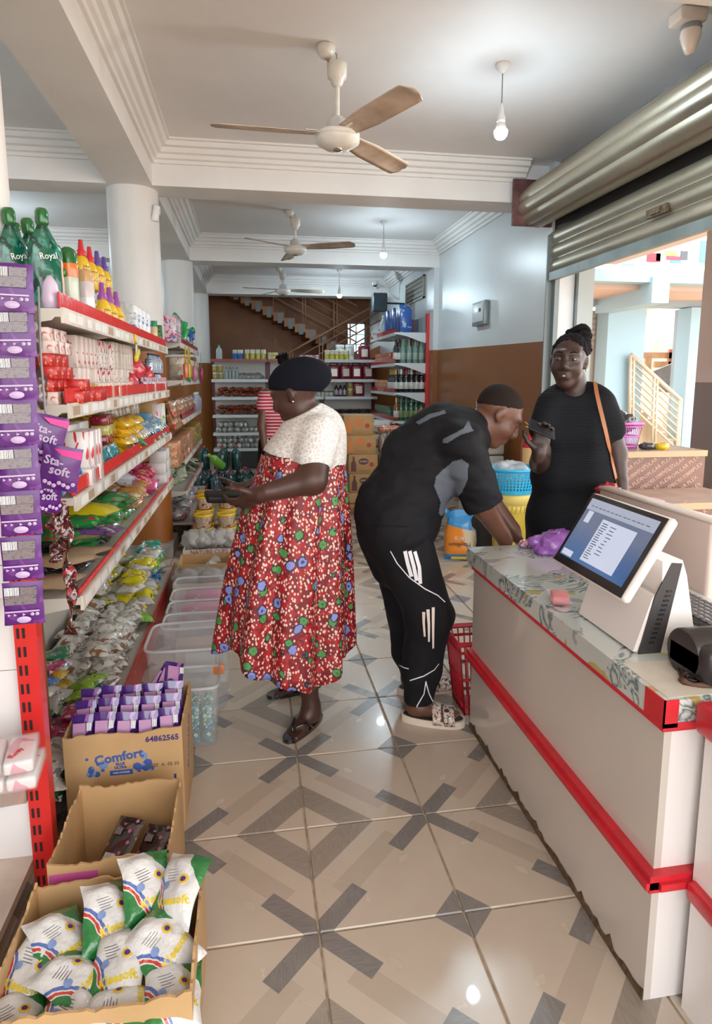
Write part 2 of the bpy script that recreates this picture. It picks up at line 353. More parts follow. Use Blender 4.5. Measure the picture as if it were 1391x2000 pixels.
# --- rolling shutter over the side opening
galv, g = newmat('galvanised_slat', 0.38, metal=0.75)
nz = g.noise(g.map(g.obj(), (3, 0.6, 3)), 5.0, 6)['Fac']; nz2 = g.noise(g.obj(), 45.0, 3)['Fac']
g.col(g.mix(nz, g.mix(nz2, (0.27, 0.26, 0.22), (0.46, 0.44, 0.38)), (0.52, 0.45, 0.32)))
g.nt.links.new(g.m('ADD', 0.2, g.m('MULTIPLY', nz, 0.4)), g.b.inputs['Roughness'])
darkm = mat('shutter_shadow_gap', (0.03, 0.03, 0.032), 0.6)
sh = thing('roller_shutter', 'rolled-up galvanised steel roller shutter above the side opening', 'shutter', XF(2.36, 5.12, 2.85))
YE = -4.3                                     # towards the street, past the camera
rc = (0.0, 0.0); RR = 0.165; NS = 9
for k in range(NS):                           # coil of slats
    a0, a1 = 2*math.pi*k/NS+.25, 2*math.pi*(k+1)/NS+.25; s_ = MB()
    prof = []
    for q in range(6):
        t = q/5; a = a0+(a1-a0)*t; r = RR*(1+0.05*math.sin(math.pi*t))-(0.012 if q in (0, 5) else 0); prof.append((r*math.cos(a), r*math.sin(a)))
    vs = [(p[0], 0, p[1]) for p in prof]+[(p[0], YE, p[1]) for p in prof]
    s_._add(vs, [(q, q+1, q+7, q+6) for q in range(5)], 0, True).build('slat', [galv], sh)
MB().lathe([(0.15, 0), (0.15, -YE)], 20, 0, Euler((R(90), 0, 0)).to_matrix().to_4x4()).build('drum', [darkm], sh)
for k in range(3):                            # hanging slats
    z1 = -0.20-k*.115; prof = [(0.135, z1), (0.118, z1-.02), (0.112, z1-.05), (0.118, z1-.085), (0.135, z1-.1), (0.135, z1-.113)]
    vs = [(p[0], 0, p[1]) for p in prof]+[(p[0], YE, p[1]) for p in prof]
    MB()._add(vs, [(q, q+1, q+7, q+6) for q in range(5)], 0, True).build('slat', [galv], sh)
MB().bb((0.10, YE, -0.60), (0.14, 0, -0.535)).build('bottom_rail', [mat('shutter_rail', (0.25, 0.29, 0.28), 0.45, metal=.4, var=.2, vs=4)], sh)
MB().bb((0.15, YE, -0.56), (0.17, -.02, 0.1)).build('leak_block', [darkm], sh)  # dark sheet added so no light leaks between the slats
MB().bb((.095, -1.55, -.42), (.112, -1.35, -.37)).bb((.085, -1.5, -.41), (.1, -1.4, -.38)).build('lock', [mat('rusty_lock', (0.20, 0.15, 0.09), 0.6, metal=.5, var=.4, vs=60)], sh)
MB().bb((-.21, .0, -.16), (.16, .03, .2)).build('end_plate', [mat('end_plate', (0.16, 0.07, 0.07), 0.5, metal=.3, var=.4, vs=14)], sh)
struct(MB().bb((2.535, YE+5.12, 2.62), (2.70, 5.1, 3.19)).build('wall_lintel', [mat('sooty_plaster', (.30, .29, .28), .7, var=.3, vs=3)]))  # lintel added to close the light leak above the shutter
gd = tag(MB().bb((2.50, 5.03, 0), (2.54, 5.1, 2.62)).bb((2.45, 5.085, 0), (2.5, 5.1, 2.62)).build('shutter_guide', [mat('guide_grey', (0.2, 0.23, 0.23), 0.5, metal=.4)]), 'grey steel guide rail of the shutter at the wall end', 'rail')
# --- fans
fanw = mat('fan_enamel', (0.72, 0.69, 0.63), 0.35, var=0.06, vs=20); blade = mat('fan_blade_dusty', (0.55, 0.43, 0.33), 0.4, var=0.25, vs=7); chrome = mat('chrome', (0.7, 0.66, 0.58), 0.15, metal=1.0)
def fan(x, y, drop, angs, label):
    f = thing('ceiling_fan', label, 'fan', XF(x, y, ZC))
    MB().lathe([(.035, 0), (.05, -.005), (.05, -.03), (.03, -.06), (.012, -.065)], 16, 0, XF(-.06, -.01, 0)).build('ceiling_rose', [fanw], f)
    MB().tube([(-.06, -.01, -.05), (-.045, 0, -.075), (0, 0, -.085)], .008, 6).tube([(-.03, 0, -.01), (0, .01, -.03), (.0, 0, -.09)], .003, 5).build('hook', [mat('rusty_hook', (0.36, 0.2, 0.12), .6)], f)
    MB().lathe([(.04, -.075), (.055, -.085), (.052, -.15), (.035, -.165), (.033, -.18), (.018, -.195)], 20).build('canopy', [fanw], f)
    MB().lathe([(.0135, -.19), (.0135, -drop+.1)], 12).build('rod', [fanw], f)
    mo = MB().lathe([(.014, -drop+.12), (.03, -drop+.118), (.03, -drop+.105), (.055, -drop+.1), (.058, -drop+.045), (.1, -drop+.042), (.122, -drop+.03), (.122, -drop+.016), (.118, -drop+.014), (.122, -drop+.01), (.12, -drop-.01), (.07, -drop-.04), (0, -drop-.045)], 32).build('motor', [fanw], f)
    MB().lathe([(.03, -drop-.038), (.028, -drop-.05), (.012, -drop-.054), (0, -drop-.05)], 16).build('end_cap', [chrome], mo)
    for an in angs:
        def P(u, v):
            r = .1+u*.57; wd = .052+.02*min(1, u*3); 
            if u > .93: wd *= math.sqrt(max(0.05, 1-((u-.93)/.075)**2))
            t = (v-.5)*2
            return (r, t*wd, -drop+.03-t*wd*.22+.006*(1-t*t)-u*.01)
        b = MB().surf(P, 22, 7, 0).build('blade', [blade], f, XF(0, 0, 0, 0, 0, R(an)))
        sm_ = b.modifiers.new('thick', 'SOLIDIFY'); sm_.thickness = .004
        MB().box((.13, 0, -drop+.035), (.09, .05, .005)).build('blade_iron', [fanw], b)
    return f
fan(.50, 3.62, .465, (-175, -66, 45), 'cream ceiling fan with dusty blades hanging before the first white beam')
fan(.51, 6.97, .40, (-140, -30, 95), 'cream ceiling fan hanging between the first and second white cross beams')
fan(.555, 10.44, .37, (-160, 5, 120), 'small-looking ceiling fan in the last bay before the brown wall')
# --- pendant bulbs
bulbm = mat('lit_bulb', (0.72, 0.90, 1.0), .3, emit=330.0); plast = mat('white_plastic', (0.78, 0.78, 0.76), .4); cable = mat('grey_cable', (0.25, 0.26, 0.27), .5)
def bulb(x, y, z, label):
    b = thing('pendant_lamp', label, 'lamp', XF(x, y, ZC))
    d = ZC-z
    MB().lathe([(.04, 0), (.042, -.012), (.02, -.04), (.006, -.05)], 18).build('ceiling_rose', [plast], b)
    MB().tube([(0, 0, -.04), (0, 0, -d+.13)], .0035, 6).build('cord', [cable], b)
    MB().lathe([(.006, -d+.15), (.013, -d+.13), (.017, -d+.1), (.019, -d+.085), (.024, -d+.08), (.024, -d+.045)], 16).build('socket', [plast], b)
    MB().lathe([(.022, -d+.05), (.026, -d+.04), (.034, -d+.01), (.036, -d+.004)], 20).build('bulb_base', [plast], b)
    MB().lathe([(.037, -d+.006), (.038, -d-.004), (.034, -d-.022), (.022, -d-.037), (0, -d-.043)], 20).build('bulb', [bulbm], b)
bulb(1.44, 3.645, 2.835, 'lit white bulb hanging on a cord nearest the roller shutter')
bulb(1.52, 7.24, 2.832, 'lit white bulb hanging beyond the first cross beam, beside the second fan')
bulb(-2.6, 3.7, 2.83, 'unseen bulb added for light in the side bay behind the first column')  # three unseen side-bay bulbs, added to brighten the shelves and rear
bulb(-2.6, 7.2, 2.83, 'unseen bulb added for light in the side bay behind the second column')
bulb(-2.6, 10.3, 2.83, 'unseen bulb added for light in the side bay behind the third column')
bulb(1.465, 10.44, 2.785, 'lit white bulb hanging in the last bay before the brown wall')
# --- small wall and ceiling fittings
p = atz(1345, 22, ZC)
o = thing('security_lamp', 'cream ceiling lamp holder with frosted glass above the roller shutter', 'lamp', XF(p.x, p.y, ZC))
MB().rbox((0, 0, -.03), (.14, .11, .06), .012).build('base', [mat('aged_plastic', (0.72, 0.6, 0.5), .5)], o)
MB().lathe([(.045, -.06), (.05, -.075), (.045, -.085)], 20, 0, XF(.02, 0, 0)).build('gasket', [cable], o)
MB().lathe([(.045, -.08), (.048, -.11), (.03, -.16), (.02, -.185), (0, -.19)], 20, 0, XF(.02, 0, 0)).build('glass', [mat('frosted_peach', (0.8, .66, .56), .25, coat=.5)], o)
o = thing('motion_sensor', 'small white motion sensor box fixed to the round column', 'sensor', XF(-.70, 5.28, 2.71, 0, R(12), 0))
MB().rbox((.02, 0, 0), (.05, .05, .12), .012).build('body', [plast], o); MB().rbox((.045, 0, .01), (.012, .035, .045), .005).build('lens', [mat('sensor_lens', (.6, .58, .55), .3)], o)
o = thing('breaker_box', 'small steel-framed breaker box on the pale upper wall', 'electrical box', XF(XR, 6.64, 2.14))
MB().rbox((-.03, 0, 0), (.06, .36, .25), .008).build('frame', [mat('box_frame', (.28, .33, .34), .35, metal=.5)], o); MB().rbox((-.062, 0, .005), (.012, .31, .19), .004).build('door', [mat('box_door', (.62, .68, .70), .3)], o); MB().box((-.07, -.08, .03), (.006, .05, .035)).build('latch', [darkm], o)
o = thing('wall_vent', 'dark louvred ventilation opening high on the right wall', 'vent', XF(XR, 9.5, 2.75))
MB().bb((-.03, -.53, -.16), (0, .53, -.14)).bb((-.03, -.53, .14), (0, .53, .16)).bb((-.03, -.53, -.16), (0, -.5, .16)).bb((-.03, .5, -.16), (0, .53, .16)).build('frame', [mat('vent_frame', (.35, .33, .27), .5)], o)
MB().bb((-.012, -.5, -.14), (-.004, .5, .14)).build('grille', [mat('vent_dark', (.16, .15, .12), .5)], o)
for k in range(4): MB().box((-.02, 0, -.1+k*.065), (.012, 1.0, .03), 0).build('louvre', [mat('vent_slat', (.22, .21, .17), .5)], o)
p = aty(735, 556, 10.4)
o = thing('security_camera', 'white bullet security camera on the far right wall corner', 'camera', XF(p.x, p.y, p.z))
MB().lathe([(.045, -.09), (.05, -.08), (.05, .08), (.035, .1)], 16, 0, Euler((R(80), 0, R(-25))).to_matrix().to_4x4()).build('housing', [plast], o); MB().lathe([(.032, 0), (.032, .01)], 14, 0, XF(-.035, -.085, -.02) @ Euler((R(80), 0, R(-25))).to_matrix().to_4x4()).build('lens', [darkm], o); MB().tube([(.02, .06, 0), (.15, .1, -.02), (.25, .15, -.12), (XR-p.x, .2, -.2)], .015, 6).build('bracket', [plast], o)
p0 = aty(730, 572, 10.0); p1 = aty(757, 607, 10.0)
o = thing('loudspeaker', 'dark blue-grey box loudspeaker mounted high near the far corner', 'loudspeaker', XF((p0.x+p1.x)/2, 10.1, (p0.z+p1.z)/2))
MB().rbox((0, 0, 0), (.22, .2, .28), .012).build('cabinet', [mat('speaker_box', (.045, .07, .09), .5)], o); MB().rbox((0, -.102, 0), (.19, .01, .25), .004).build('grille', [mat('speaker_grille', (.06, .09, .115), .7, bump=.3, bs=400)], o); MB().tube([(.1, .05, 0), (XR-(p0.x+p1.x)/2, .1, 0)], .015, 6).build('bracket', [darkm], o)
o = tag(MB().rbox((0, 0, 0), (.006, .2, .16), .001).build('notice_sheet', [printed('notice', (.72, .72, .55), [(.2, .2, .18)], 60, .6, .15, coat=0)], None, XF(XR-.005, 6.65, 1.12)), 'pale paper notice stuck on the brown wall behind the bending man', 'notice')
# ================================================================== COUNTER AND WHAT STANDS ON IT
CXF, CY0, CY1, CZT = 0.879, 1.156, 2.36, 0.762
CXB = 1.42
lam = mat('cream_laminate', (0.60, 0.545, 0.49), 0.16, var=0.04, vs=2, coat=0.4)
lamw = mat('white_laminate', (0.80, 0.76, 0.74), 0.2, coat=0.3)
redp = mat('red_plastic_trim', (0.60, 0.022, 0.035), 0.35, var=0.12, vs=15)
marb, g = newmat('marbled_film', 0.14, coat=0.5)
v = g.obj(); n1 = g.noise(v, 3.2, 4, 2.4)['Fac']; n2 = g.noise(g.map(v, loc=(4, 2, 1)), 2.6, 3, 1.5)['Fac']
vein = g.m('ABSOLUTE', g.m('SINE', g.m('MULTIPLY', n1, 42.0)))
cc = g.mix(n2, (0.50, 0.54, 0.50), (0.62, 0.65, 0.63))
tealm = g.m('MULTIPLY', g.m('GREATER_THAN', n2, 0.52), 1.0)
cc = g.mix(g.m('MULTIPLY', tealm, g.m('SUBTRACT', 1.0, vein)), cc, (0.07, 0.14, 0.15))
gold = g.noise(g.map(v, loc=(1.3, 7, 2)), 4.0, 3, 1.0)['Fac']
cc = g.mix(g.m('MULTIPLY', g.m('GREATER_THAN', gold, 0.60), 0.8), cc, (0.52, 0.36, 0.07))
cc = g.mix(g.m('MULTIPLY', g.m('LESS_THAN', gold, 0.36), 0.6), cc, (0.26, 0.27, 0.30)); g.col(cc)
ct = thing('shop_counter', 'cream laminate shop counter with red moulding and white end panel', 'counter', XF(0, 0, 0))
MB().bb((CXF, CY0, 0.0), (CXF+.018, CY1, .70)).build('side_panel', [lam], ct)
MB().bb((CXF+.018, CY0, 0.0), (CXB, CY0+.018, .70)).build('end_panel', [lamw], ct)
MB().bb((CXF+.018, CY1-.018, 0.0), (CXB, CY1, .70)).build('end_panel', [lam], ct)
MB().bb((CXB-.018, CY0, 0.0), (CXB, CY1, .70)).build('back_panel', [lam], ct)
for nm, a, b in (('red_moulding', (CXF-.022, CY0-.022, .305), (CXF, CY1, .347)), ('red_moulding', (CXF, CY0-.022, .305), (CXB, CY0, .347))):
    mo = MB().bb(a, b)
    a2 = list(a); b2 = list(b); a2[2] += .008; b2[2] -= .016
    if a[0] < CXF: a2[0] -= .009
    else: a2[1] -= .009
    mo.bb(a2, b2).build(nm, [redp], ct)
_r = random.Random(3); pts = []
for k in range(60):                                        # swollen brown chipboard edge along the floor
    yy = CY0+(CY1-CY0)*k/59; pts.append((yy, .012+_r.random()*.016+(.014 if k % 7 == 0 else 0)))
e = MB()
for a, b in zip(pts, pts[1:]): e._add([(CXF-.004, a[0], 0), (CXF-.004, b[0], 0), (CXF-.001, b[0], b[1]), (CXF-.001, a[0], a[1])], [(0, 1, 2, 3)], 0, False)
e.build('rotten_edge', [mat('wet_chipboard', (0.12, 0.075, 0.035), .8, var=.5, vs=60)], ct)
MB().bb((CXF-.012, CY0-.012, .690), (CXF, CY1, .702)).bb((CXF, CY0-.012, .690), (CXB, CY0, .702)).build('red_underline', [redp], ct)
wt = thing('worktop', 'marbled worktop with teal and gold swirls on the cream counter', 'worktop', XF(CXF, CY0, .70))
WX = CXB-CXF
MB().bb((-.012, -.012, .002), (WX, CY1-CY0+.06, .062)).build('slab', [marb], wt)
MB().bb((-.0145, -.0145, .0), (-.0115, .055, .064)).bb((-.0145, -.0145, .0), (.02, -.0115, .064)).bb((-.0145, -.0145, -.002), (WX, -.0115, .010)).build('red_tape', [redp], wt)
# taped seam and dull near end of the sheet
MB().bb((0.002, .0, .0622), (.5, .17, .0632)).build('bare_patch', [mat('bare_board', (.60, .555, .47), .35, var=.1, vs=12)], wt)
ld = thing('counter_ledge', 'beige raised privacy ledge along the back of the worktop', 'ledge', XF(CXB, 1.73, 0))
MB().rbox((.03, .33, .38+.12), (.05, .66, 1.0), .012).build('panel', [mat('ledge_beige', (.60, .48, .42), .3, coat=.2)], ld)
MB().rbox((.03, .33, 1.003), (.056, .665, .012), .005).build('cap', [mat('ledge_cap', (.66, .58, .52), .35)], ld)
u2 = thing('counter_return', 'white counter return with red rounded top beside the cream counter', 'counter', XF(.958, CY0-.02, 0))
MB().bb((0, -.35, 0), (.5, -.008, .70)).build('panel', [lamw], u2)
MB().rbox((.225, -.185, .735), (.52, .35, .07), .012).build('red_top', [redp], u2)
MB().rbox((.24, -.19, .315), (.52, .36, .045), .01).build('red_moulding', [redp], u2)
# --- POS terminal
pw = mat('pos_white', (.78, .73, .69), .3, coat=.2); pb = mat('pos_black', (.022, .02, .02), .25); pg = mat('pos_vent_grey', (.035, .031, .030), .5)
ps = thing('pos_terminal', 'white touchscreen till with tilted black-bezelled display on the worktop', 'till', XF(.95, 1.36, CZT))
MB().prism([(0, 0), (.165, 0), (.12, .20), (.105, .24), (.05, .24), (.055, .15)], 0, .28, 0, XF(0, .29, .0) @ Euler((R(90), 0, 0)).to_matrix().to_4x4()).build('stand', [pw], ps)
MB().prism([(.0, .0), (.062, .0), (.104, .232), (.075, .235), (.036, .15)], 0, .004, 0, XF(0, .012, 0) @ Euler((R(90), 0, 0)).to_matrix().to_4x4()).build('vent_side', [pg], ps)
for k in range(12): MB().box((.034+.0035*k, .007, .03+.012*k), (.014, .003, .005)).build('vent_slot', [pb], ps)
# white front sheet facing the shoppers
MB().prism([(-.012, .006), (.0, .006), (.045, .15), (.033, .15)], 0, .27, 0, XF(0, .283, 0) @ Euler((R(90), 0, 0)).to_matrix().to_4x4()).build('front_sheet', [pw], ps)
MB().lathe([(.016, 0), (.016, .004)], 14, 0, XF(.1, .006, .03) @ Euler((R(90), 0, 0)).to_matrix().to_4x4()).build('cable_port', [pb], ps)
scB = Vector((.885-.95, 0, .91-CZT)); scT = Vector((1.007-.95, 0, 1.116-CZT)); tilt = math.atan2(scT.x-scB.x, scT.z-scB.z)
# screen frame: local x along -Y (viewer's right), y up the screen, z towards the viewer
zx = Vector((0, -1, 0)); zy = (scT-scB).normalized(); zz = zx.cross(zy)
SM = Matrix.Translation(Vector((scB.x, 1.72-1.36, scB.z))) @ Matrix((zx, zy, zz)).transposed().to_4x4()
W_, H_ = .37, (scT-scB).length
scn = MB().rbox((W_/2, H_/2, -.012), (W_, H_, .024), .012).build('display', [pw], ps, SM)
MB().rbox((W_/2-.003, H_/2, .0005), (W_-.018, H_-.012, .003), .0014).build('bezel', [pb], scn)
def em(name, c, s=1.0): return mat(name, c, .2, emit=s)
scr, g = newmat('screen_blue', .15); xx, yy, _ = g.xyz(g.obj())
cl = g.ramp(g.m('ADD', g.m('DIVIDE', yy, H_), g.m('MULTIPLY', g.noise(g.map(g.obj(), (1, .4, 1)), 9)['Fac'], .3)), [(.35, (.035, .09, .23)), (.75, (.10, .125, .20))])
g.col(cl); g.nt.links.new(cl, g.b.inputs['Emission Color']); g.b.inputs['Emission Strength'].default_value = .35
MB().bb((.022, .03, .0022), (W_-.03, H_-.02, .0028)).build('screen', [scr], scn)
wp = em('screen_window', (.34, .38, .48), .5); wg = em('screen_bar', (.24, .27, .35), .45); wk = mat('screen_ink', (.03, .04, .07), .3)
MB().bb((.022, H_-.055, .0029), (W_-.03, H_-.02, .0031)).build('browser_bar', [wg], scn)
MB().bb((.125, .042, .0029), (.285, .172, .0032)).build('document', [wp], scn)
MB().bb((.042, .145, .0029), (.068, .182, .0032)).build('panel', [wp], scn); MB().bb((.028, .034, .0029), (.082, .052, .0032)).build('panel', [wp], scn)
tx = MB(); _r = random.Random(5)
for k in range(16): tx.bb((.13+.004*_r.random(), .16-k*.0072, .0033), (.15+.012*_r.random(), .1622-k*.0072, .0034))
for k in range(9): tx.bb((.17+.01*_r.random(), .158-k*.0105, .0033), (.19+.012*_r.random(), .160-k*.0105, .0034))
for k in range(14): tx.bb((.04+k*.02, H_-.043, .0033), (.05+k*.02+.006*_r.random(), H_-.041, .0034))
tx.build('screen_text', [wk], scn)['kind'] = 'stuff'
# --- keyboard
kb = thing('keyboard', 'black computer keyboard lying on the worktop behind the till', 'keyboard', XF(1.285, 1.62, CZT, 0, 0, R(90)))
MB().rbox((0, 0, .011), (.44, .135, .02), .006).build('case', [pb], kb)
kme = MB().rbox((0, 0, 0), (.0225, .0175, .008), .0025, seg=1).mesh('key', [mat('key_grey', (.13, .12, .12), .35)])
for i in range(17):
    for j in range(6): obj('key', kme, kb, XF(-.205+i*.0256, -.05+j*.0203, .0245))
# --- receipt printer
pr = thing('receipt_printer', 'black receipt printer with rounded lid at the counter corner', 'printer', XF(.985, 1.17, CZT))
MB().rbox((.1, .075, .045), (.2, .15, .09), .022, seg=3).build('body', [mat('printer_black', (.025, .02, .02), .35)], pr)
MB().lathe([(.055, 0), (.058, .004), (.058, .19), (.055, .194)], 24, 0, XF(.0, .085, .052) @ Euler((0, R(90), 0)).to_matrix().to_4x4()).build('lid', [mat('printer_lid', (.032, .026, .025), .3)], pr)
MB().rbox((.06, .0, .03), (.09, .004, .045), .002).build('switch_plate', [pg], pr)
cb = mat('black_cable', (.012, .011, .011), .45)
cl_ = thing('cable_bundle', 'black cables running from the till to the receipt printer', 'cable', XF(0, 0, CZT))
MB().tube([(1.05, 1.368, .03), (1.045, 1.34, .034), (1.03, 1.31, .018), (1.0, 1.27, .01), (.975, 1.24, .006)], .004, 6).build('cable', [cb], cl_)
MB().tube([(1.05, 1.366, .026), (1.07, 1.34, .02), (1.1, 1.33, .008), (1.14, 1.325, .006)], .0035, 6).build('cable', [cb], cl_)
MB().tube([(1.045, 1.366, .022), (1.02, 1.32, .012), (.985, 1.265, .008), (.965, 1.225, .007), (.985, 1.205, .006), (1.02, 1.215, .006), (1.0, 1.235, .006), (.972, 1.22, .012)], .0035, 6).build('cable', [cb], cl_)
MB().tube([(1.013, 1.286, .016), (.993, 1.258, .012)], .011, 10).tube([(1.032, 1.315, .02), (1.02, 1.295, .014)], .010, 10).build('ferrite', [cb], cl_)
MB().tube([(.952+.06+.055*math.cos(a*.42), 1.212+.028*math.sin(a*.42), .004+.001*(a % 3)) for a in range(14)], [.0045+.0025*((a*7) % 3) for a in range(14)], 5).build('brown_scrap', [mat('brown_scrap', (.11, .05, .03), .7)], cl_)
# --- soft things on the worktop
def blob(name, r, sc, m, parent=None, M=None, seed=0, amp=.18, freq=2.2, sub=4, flat=None):  # lower flight in its own cream colour
    bm = bmesh.new(); bmesh.ops.create_icosphere(bm, subdivisions=sub, radius=1.0)
    from mathutils import noise as _nz
    off = Vector((seed*3.7, seed*1.3, seed*2.1))
    for v_ in bm.verts:
        n_ = v_.co.normalized(); d = _nz.noise(n_*freq+off)*amp*1.6+abs(_nz.noise(n_*freq*2.3+off))*amp-_nz.noise(n_*freq*5+off)*amp*.35
        p_ = n_*(1+d); v_.co = Vector((p_.x*sc[0]*r, p_.y*sc[1]*r, p_.z*sc[2]*r))
        if flat is not None and v_.co.z < flat: v_.co.z = flat
    me = bpy.data.meshes.new(name); bm.to_mesh(me); bm.free(); me.materials.append(m)
    for p_ in me.polygons: p_.use_smooth = True
    return obj(name, me, parent, M)
pbag = mat('purple_plastic_bag', (.28, .10, .42), .22, coat=.5, bump=.25, bs=60)
p = atz(1068, 1062, CZT)
tag(blob('plastic_bag', .085, (1.15, .6, .62), pbag, None, XF(1.19, 2.29, CZT+.035), 3, .22, 1.6, 4, -.033), 'crumpled purple plastic bag at the far end of the worktop', 'bag')
o = thing('sponge_pack', 'pink sponge in clear wrap lying beside the till', 'sponge', XF(.935, 1.755, CZT, 0, 0, R(70)))
MB().rbox((0, 0, .014), (.075, .05, .027), .006).build('sponge', [mat('pink_sponge', (.72, .22, .24), .6, bump=.3, bs=200)], o)
clear = mat('clear_film', (.80, .80, .80), .12, alpha=.22, coat=.6)
MB().pillow(.07, .12, .03, 0, XF(0, 0, .0145, 0, 0, R(90)), seed=4, wr=.2).build('wrap', [clear], o)
tag(blob('sweets_bag', .03, (1.1, .7, .62), printed('sweets_print', (.55, .30, .36), [(.12, .2, .55), (.75, .72, .7), (.6, .08, .1)], 70, .2, .75), None, XF(1.105, 2.375, CZT+.016), 5, .15, 2.5, 3, -.0165), 'small bag of colourful wrapped sweets beside the bending man\'s hand', 'sweets')
# --- red shopping basket behind the counter end
def basket(name, label, M, wx, wy, h, m, taper=.78, slots=True, cat='basket'):
    b = thing(name, label, cat, M); bm_ = MB(); bm_.bb((-wx*taper/2, -wy*taper/2, 0), (wx*taper/2, wy*taper/2, .006)); nx, ny = 12, 8
    def bars(a0, a1, b0, b1, n):
        for k in range(n+1):
            t = k/n; p0 = Vector(a0).lerp(Vector(a1), t); p1 = Vector(b0).lerp(Vector(b1), t); bm_.tube([p0, p1], .0035, 4)
        for z in (.12, .5, .88):
            p0 = Vector(a0).lerp(Vector(b0), z); p1 = Vector(a1).lerp(Vector(b1), z); bm_.tube([p0, p1], .007, 4)
    L = [(-1, -1), (1, -1), (1, 1), (-1, 1)]
    for k in range(4):
        a, c_ = L[k], L[(k+1) % 4]
        bars((a[0]*wx*taper/2, a[1]*wy*taper/2, 0), (c_[0]*wx*taper/2, c_[1]*wy*taper/2, 0), (a[0]*wx/2, a[1]*wy/2, h), (c_[0]*wx/2, c_[1]*wy/2, h), nx if k % 2 == 0 else ny)
    bm_.build('body', [m], b)
    MB().tube([(x_*wx/2*1.03, y_*wy/2*1.03, h) for x_, y_ in L], .012, 6, closed=True).build('rim', [m], b)
    return b
basket('shopping_basket', 'red plastic shopping basket standing behind the counter corner', XF(1.02, 2.525, 0), .34, .2, .335, mat('red_basket', (.50, .02, .03), .35))
# --- bucket, blue basket, sack, bins along the right wall
p = atz(1000, 1092, 0); BKX, BKY = 2.02, 4.62
yb = mat('yellow_bucket_plastic', (.62, .46, .06), .35, coat=.2); yl = mat('yellow_bucket_rim', (.62, .42, .01), .35)
o = thing('lidded_bucket', 'tall yellow plastic bucket with ribbed collar under the blue basket', 'bucket', XF(BKX, BKY, 0))
MB().lathe([(.135, 0), (.14, .01), (.158, .43), (.16, .44)], 32).build('body', [yb], o)
MB().lathe([(.163, .43), (.168, .432), (.168, .482), (.163, .486), (.172, .49), (.172, .56), (.165, .572), (0, .574)], 32).build('lid', [mat('yellow_lid', (.70, .56, .15), .4)], o)
for k in range(32):
    a = 2*math.pi*k/32; MB().box((.17*math.cos(a), .17*math.sin(a), .457), (.006, .01, .05), 0, None, a).build('rib', [yl], o)
bl = mat('sky_blue_plastic', (.03, .42, .72), .3, coat=.2)
o = thing('laundry_basket', 'sky-blue perforated plastic basket standing on the yellow bucket', 'basket', XF(BKX-.01, BKY-.02, .574))
bm_ = MB(); HB = .19; NR, NC = 8, 44; rad = lambda t: .155+.04*t; EX = 1.08
def ringp(t, a): r = rad(t); return (r*EX*math.cos(a), r*math.sin(a), HB*t)
for i in range(NR):                                         # woven look: vertical slits between bars
    t0, t1 = i/NR, (i+1)/NR
    for k in range(NC):
        a0 = 2*math.pi*k/NC; da = 2*math.pi/NC
        if i in (0, NR-1): bm_.quad(ringp(t0, a0), ringp(t0, a0+da), ringp(t1, a0+da), ringp(t1, a0))
        else:
            bm_.quad(ringp(t0, a0), ringp(t0, a0+da*.55), ringp(t1, a0+da*.55), ringp(t1, a0))
            bm_.quad(ringp(t0, a0+da*.55), ringp(t0, a0+da), ringp(t0+.045, a0+da), ringp(t0+.045, a0+da*.55))
ob = bm_.build('body', [bl], o); sd_ = ob.modifiers.new('t', 'SOLIDIFY'); sd_.thickness = .003
MB().lathe([(.155, 0), (0, 0.001)], 32, 0, None, True, EX, 1).build('bottom', [bl], o)
MB().tube([(.2*EX*math.cos(2*math.pi*k/40), .2*math.sin(2*math.pi*k/40), HB) for k in range(40)], .011, 8, closed=True).build('rim', [bl], o)
tag(blob('clear_bag', .15, (1, .9, .75), mat('cloudy_film', (.62, .64, .64), .15, alpha=.6, coat=.6, bump=.4, bs=30), None, XF(BKX-.03, BKY, .70), 8, .2, 1.8, 4, -.09), 'cloudy clear plastic bag bundled inside the sky-blue basket', 'bag')
# rice sack
p = atz(893, 1096, 0)
o = thing('rice_sack', 'orange and blue rice sack standing upside down on the floor', 'sack', XF(p.x+.03, p.y+.06, 0, 0, 0, R(-12)))
def sackf(u, v, hh=.36, ww=.115, dd=.055):
    a = 2*math.pi*u; k = 1-.25*max(0, v-.6)/.4; e = .25+.75*min(1, v*5)*min(1, (1.0-v)*6+.05)
    return (ww*k*math.copysign(abs(math.cos(a))**.7, math.cos(a)), dd*e*math.copysign(abs(math.sin(a))**.8, math.sin(a)), hh*v+.004*math.sin(9*u*6.28))
so, g = newmat('rice_print', .3, coat=.4); x, y, z = g.xyz(g.obj())
cc = g.mix(g.m('GREATER_THAN', g.m('ADD', x, g.m('MULTIPLY', z, .2)), .075), (.75, .24, .02), (.55, .45, .30))
cc = g.mix(g.m('GREATER_THAN', g.m('ADD', z, g.m('MULTIPLY', x, .25)), .27), cc, (.03, .25, .55)); cc = g.mix(g.m('LESS_THAN', z, .05), cc, (.03, .25, .55)); g.col(cc)
MB().surf(lambda u, v: sackf(u, v), 28, 16, 0, None, True).build('sack_body', [so], o)
MB().surf(lambda u, v: (lambda q: (q[0]*(1+.3*v), q[1]*.5+.01*math.sin(u*25), .335+.06*v+.02*math.sin(u*19)))(sackf(u, .92)), 28, 4, 0, None, True).build('gathered_top', [mat('sack_blue', (.03, .27, .6), .3, coat=.4)], o)
ink = mat('black_ink', (.02, .02, .03), .5); wink = mat('white_ink', (.75, .75, .72), .5); blueink = mat('blue_ink', (.03, .06, .25), .5)
text('sack_lettering', 'Mayikum', .05, ink, o, XF(0, -.062, .135) @ FRONT @ Matrix.Rotation(math.pi, 4, 'Z'))
text('sack_lettering', 'RICE', .035, wink, o, XF(-.005, -.061, .19) @ FRONT @ Matrix.Rotation(math.pi, 4, 'Z'))
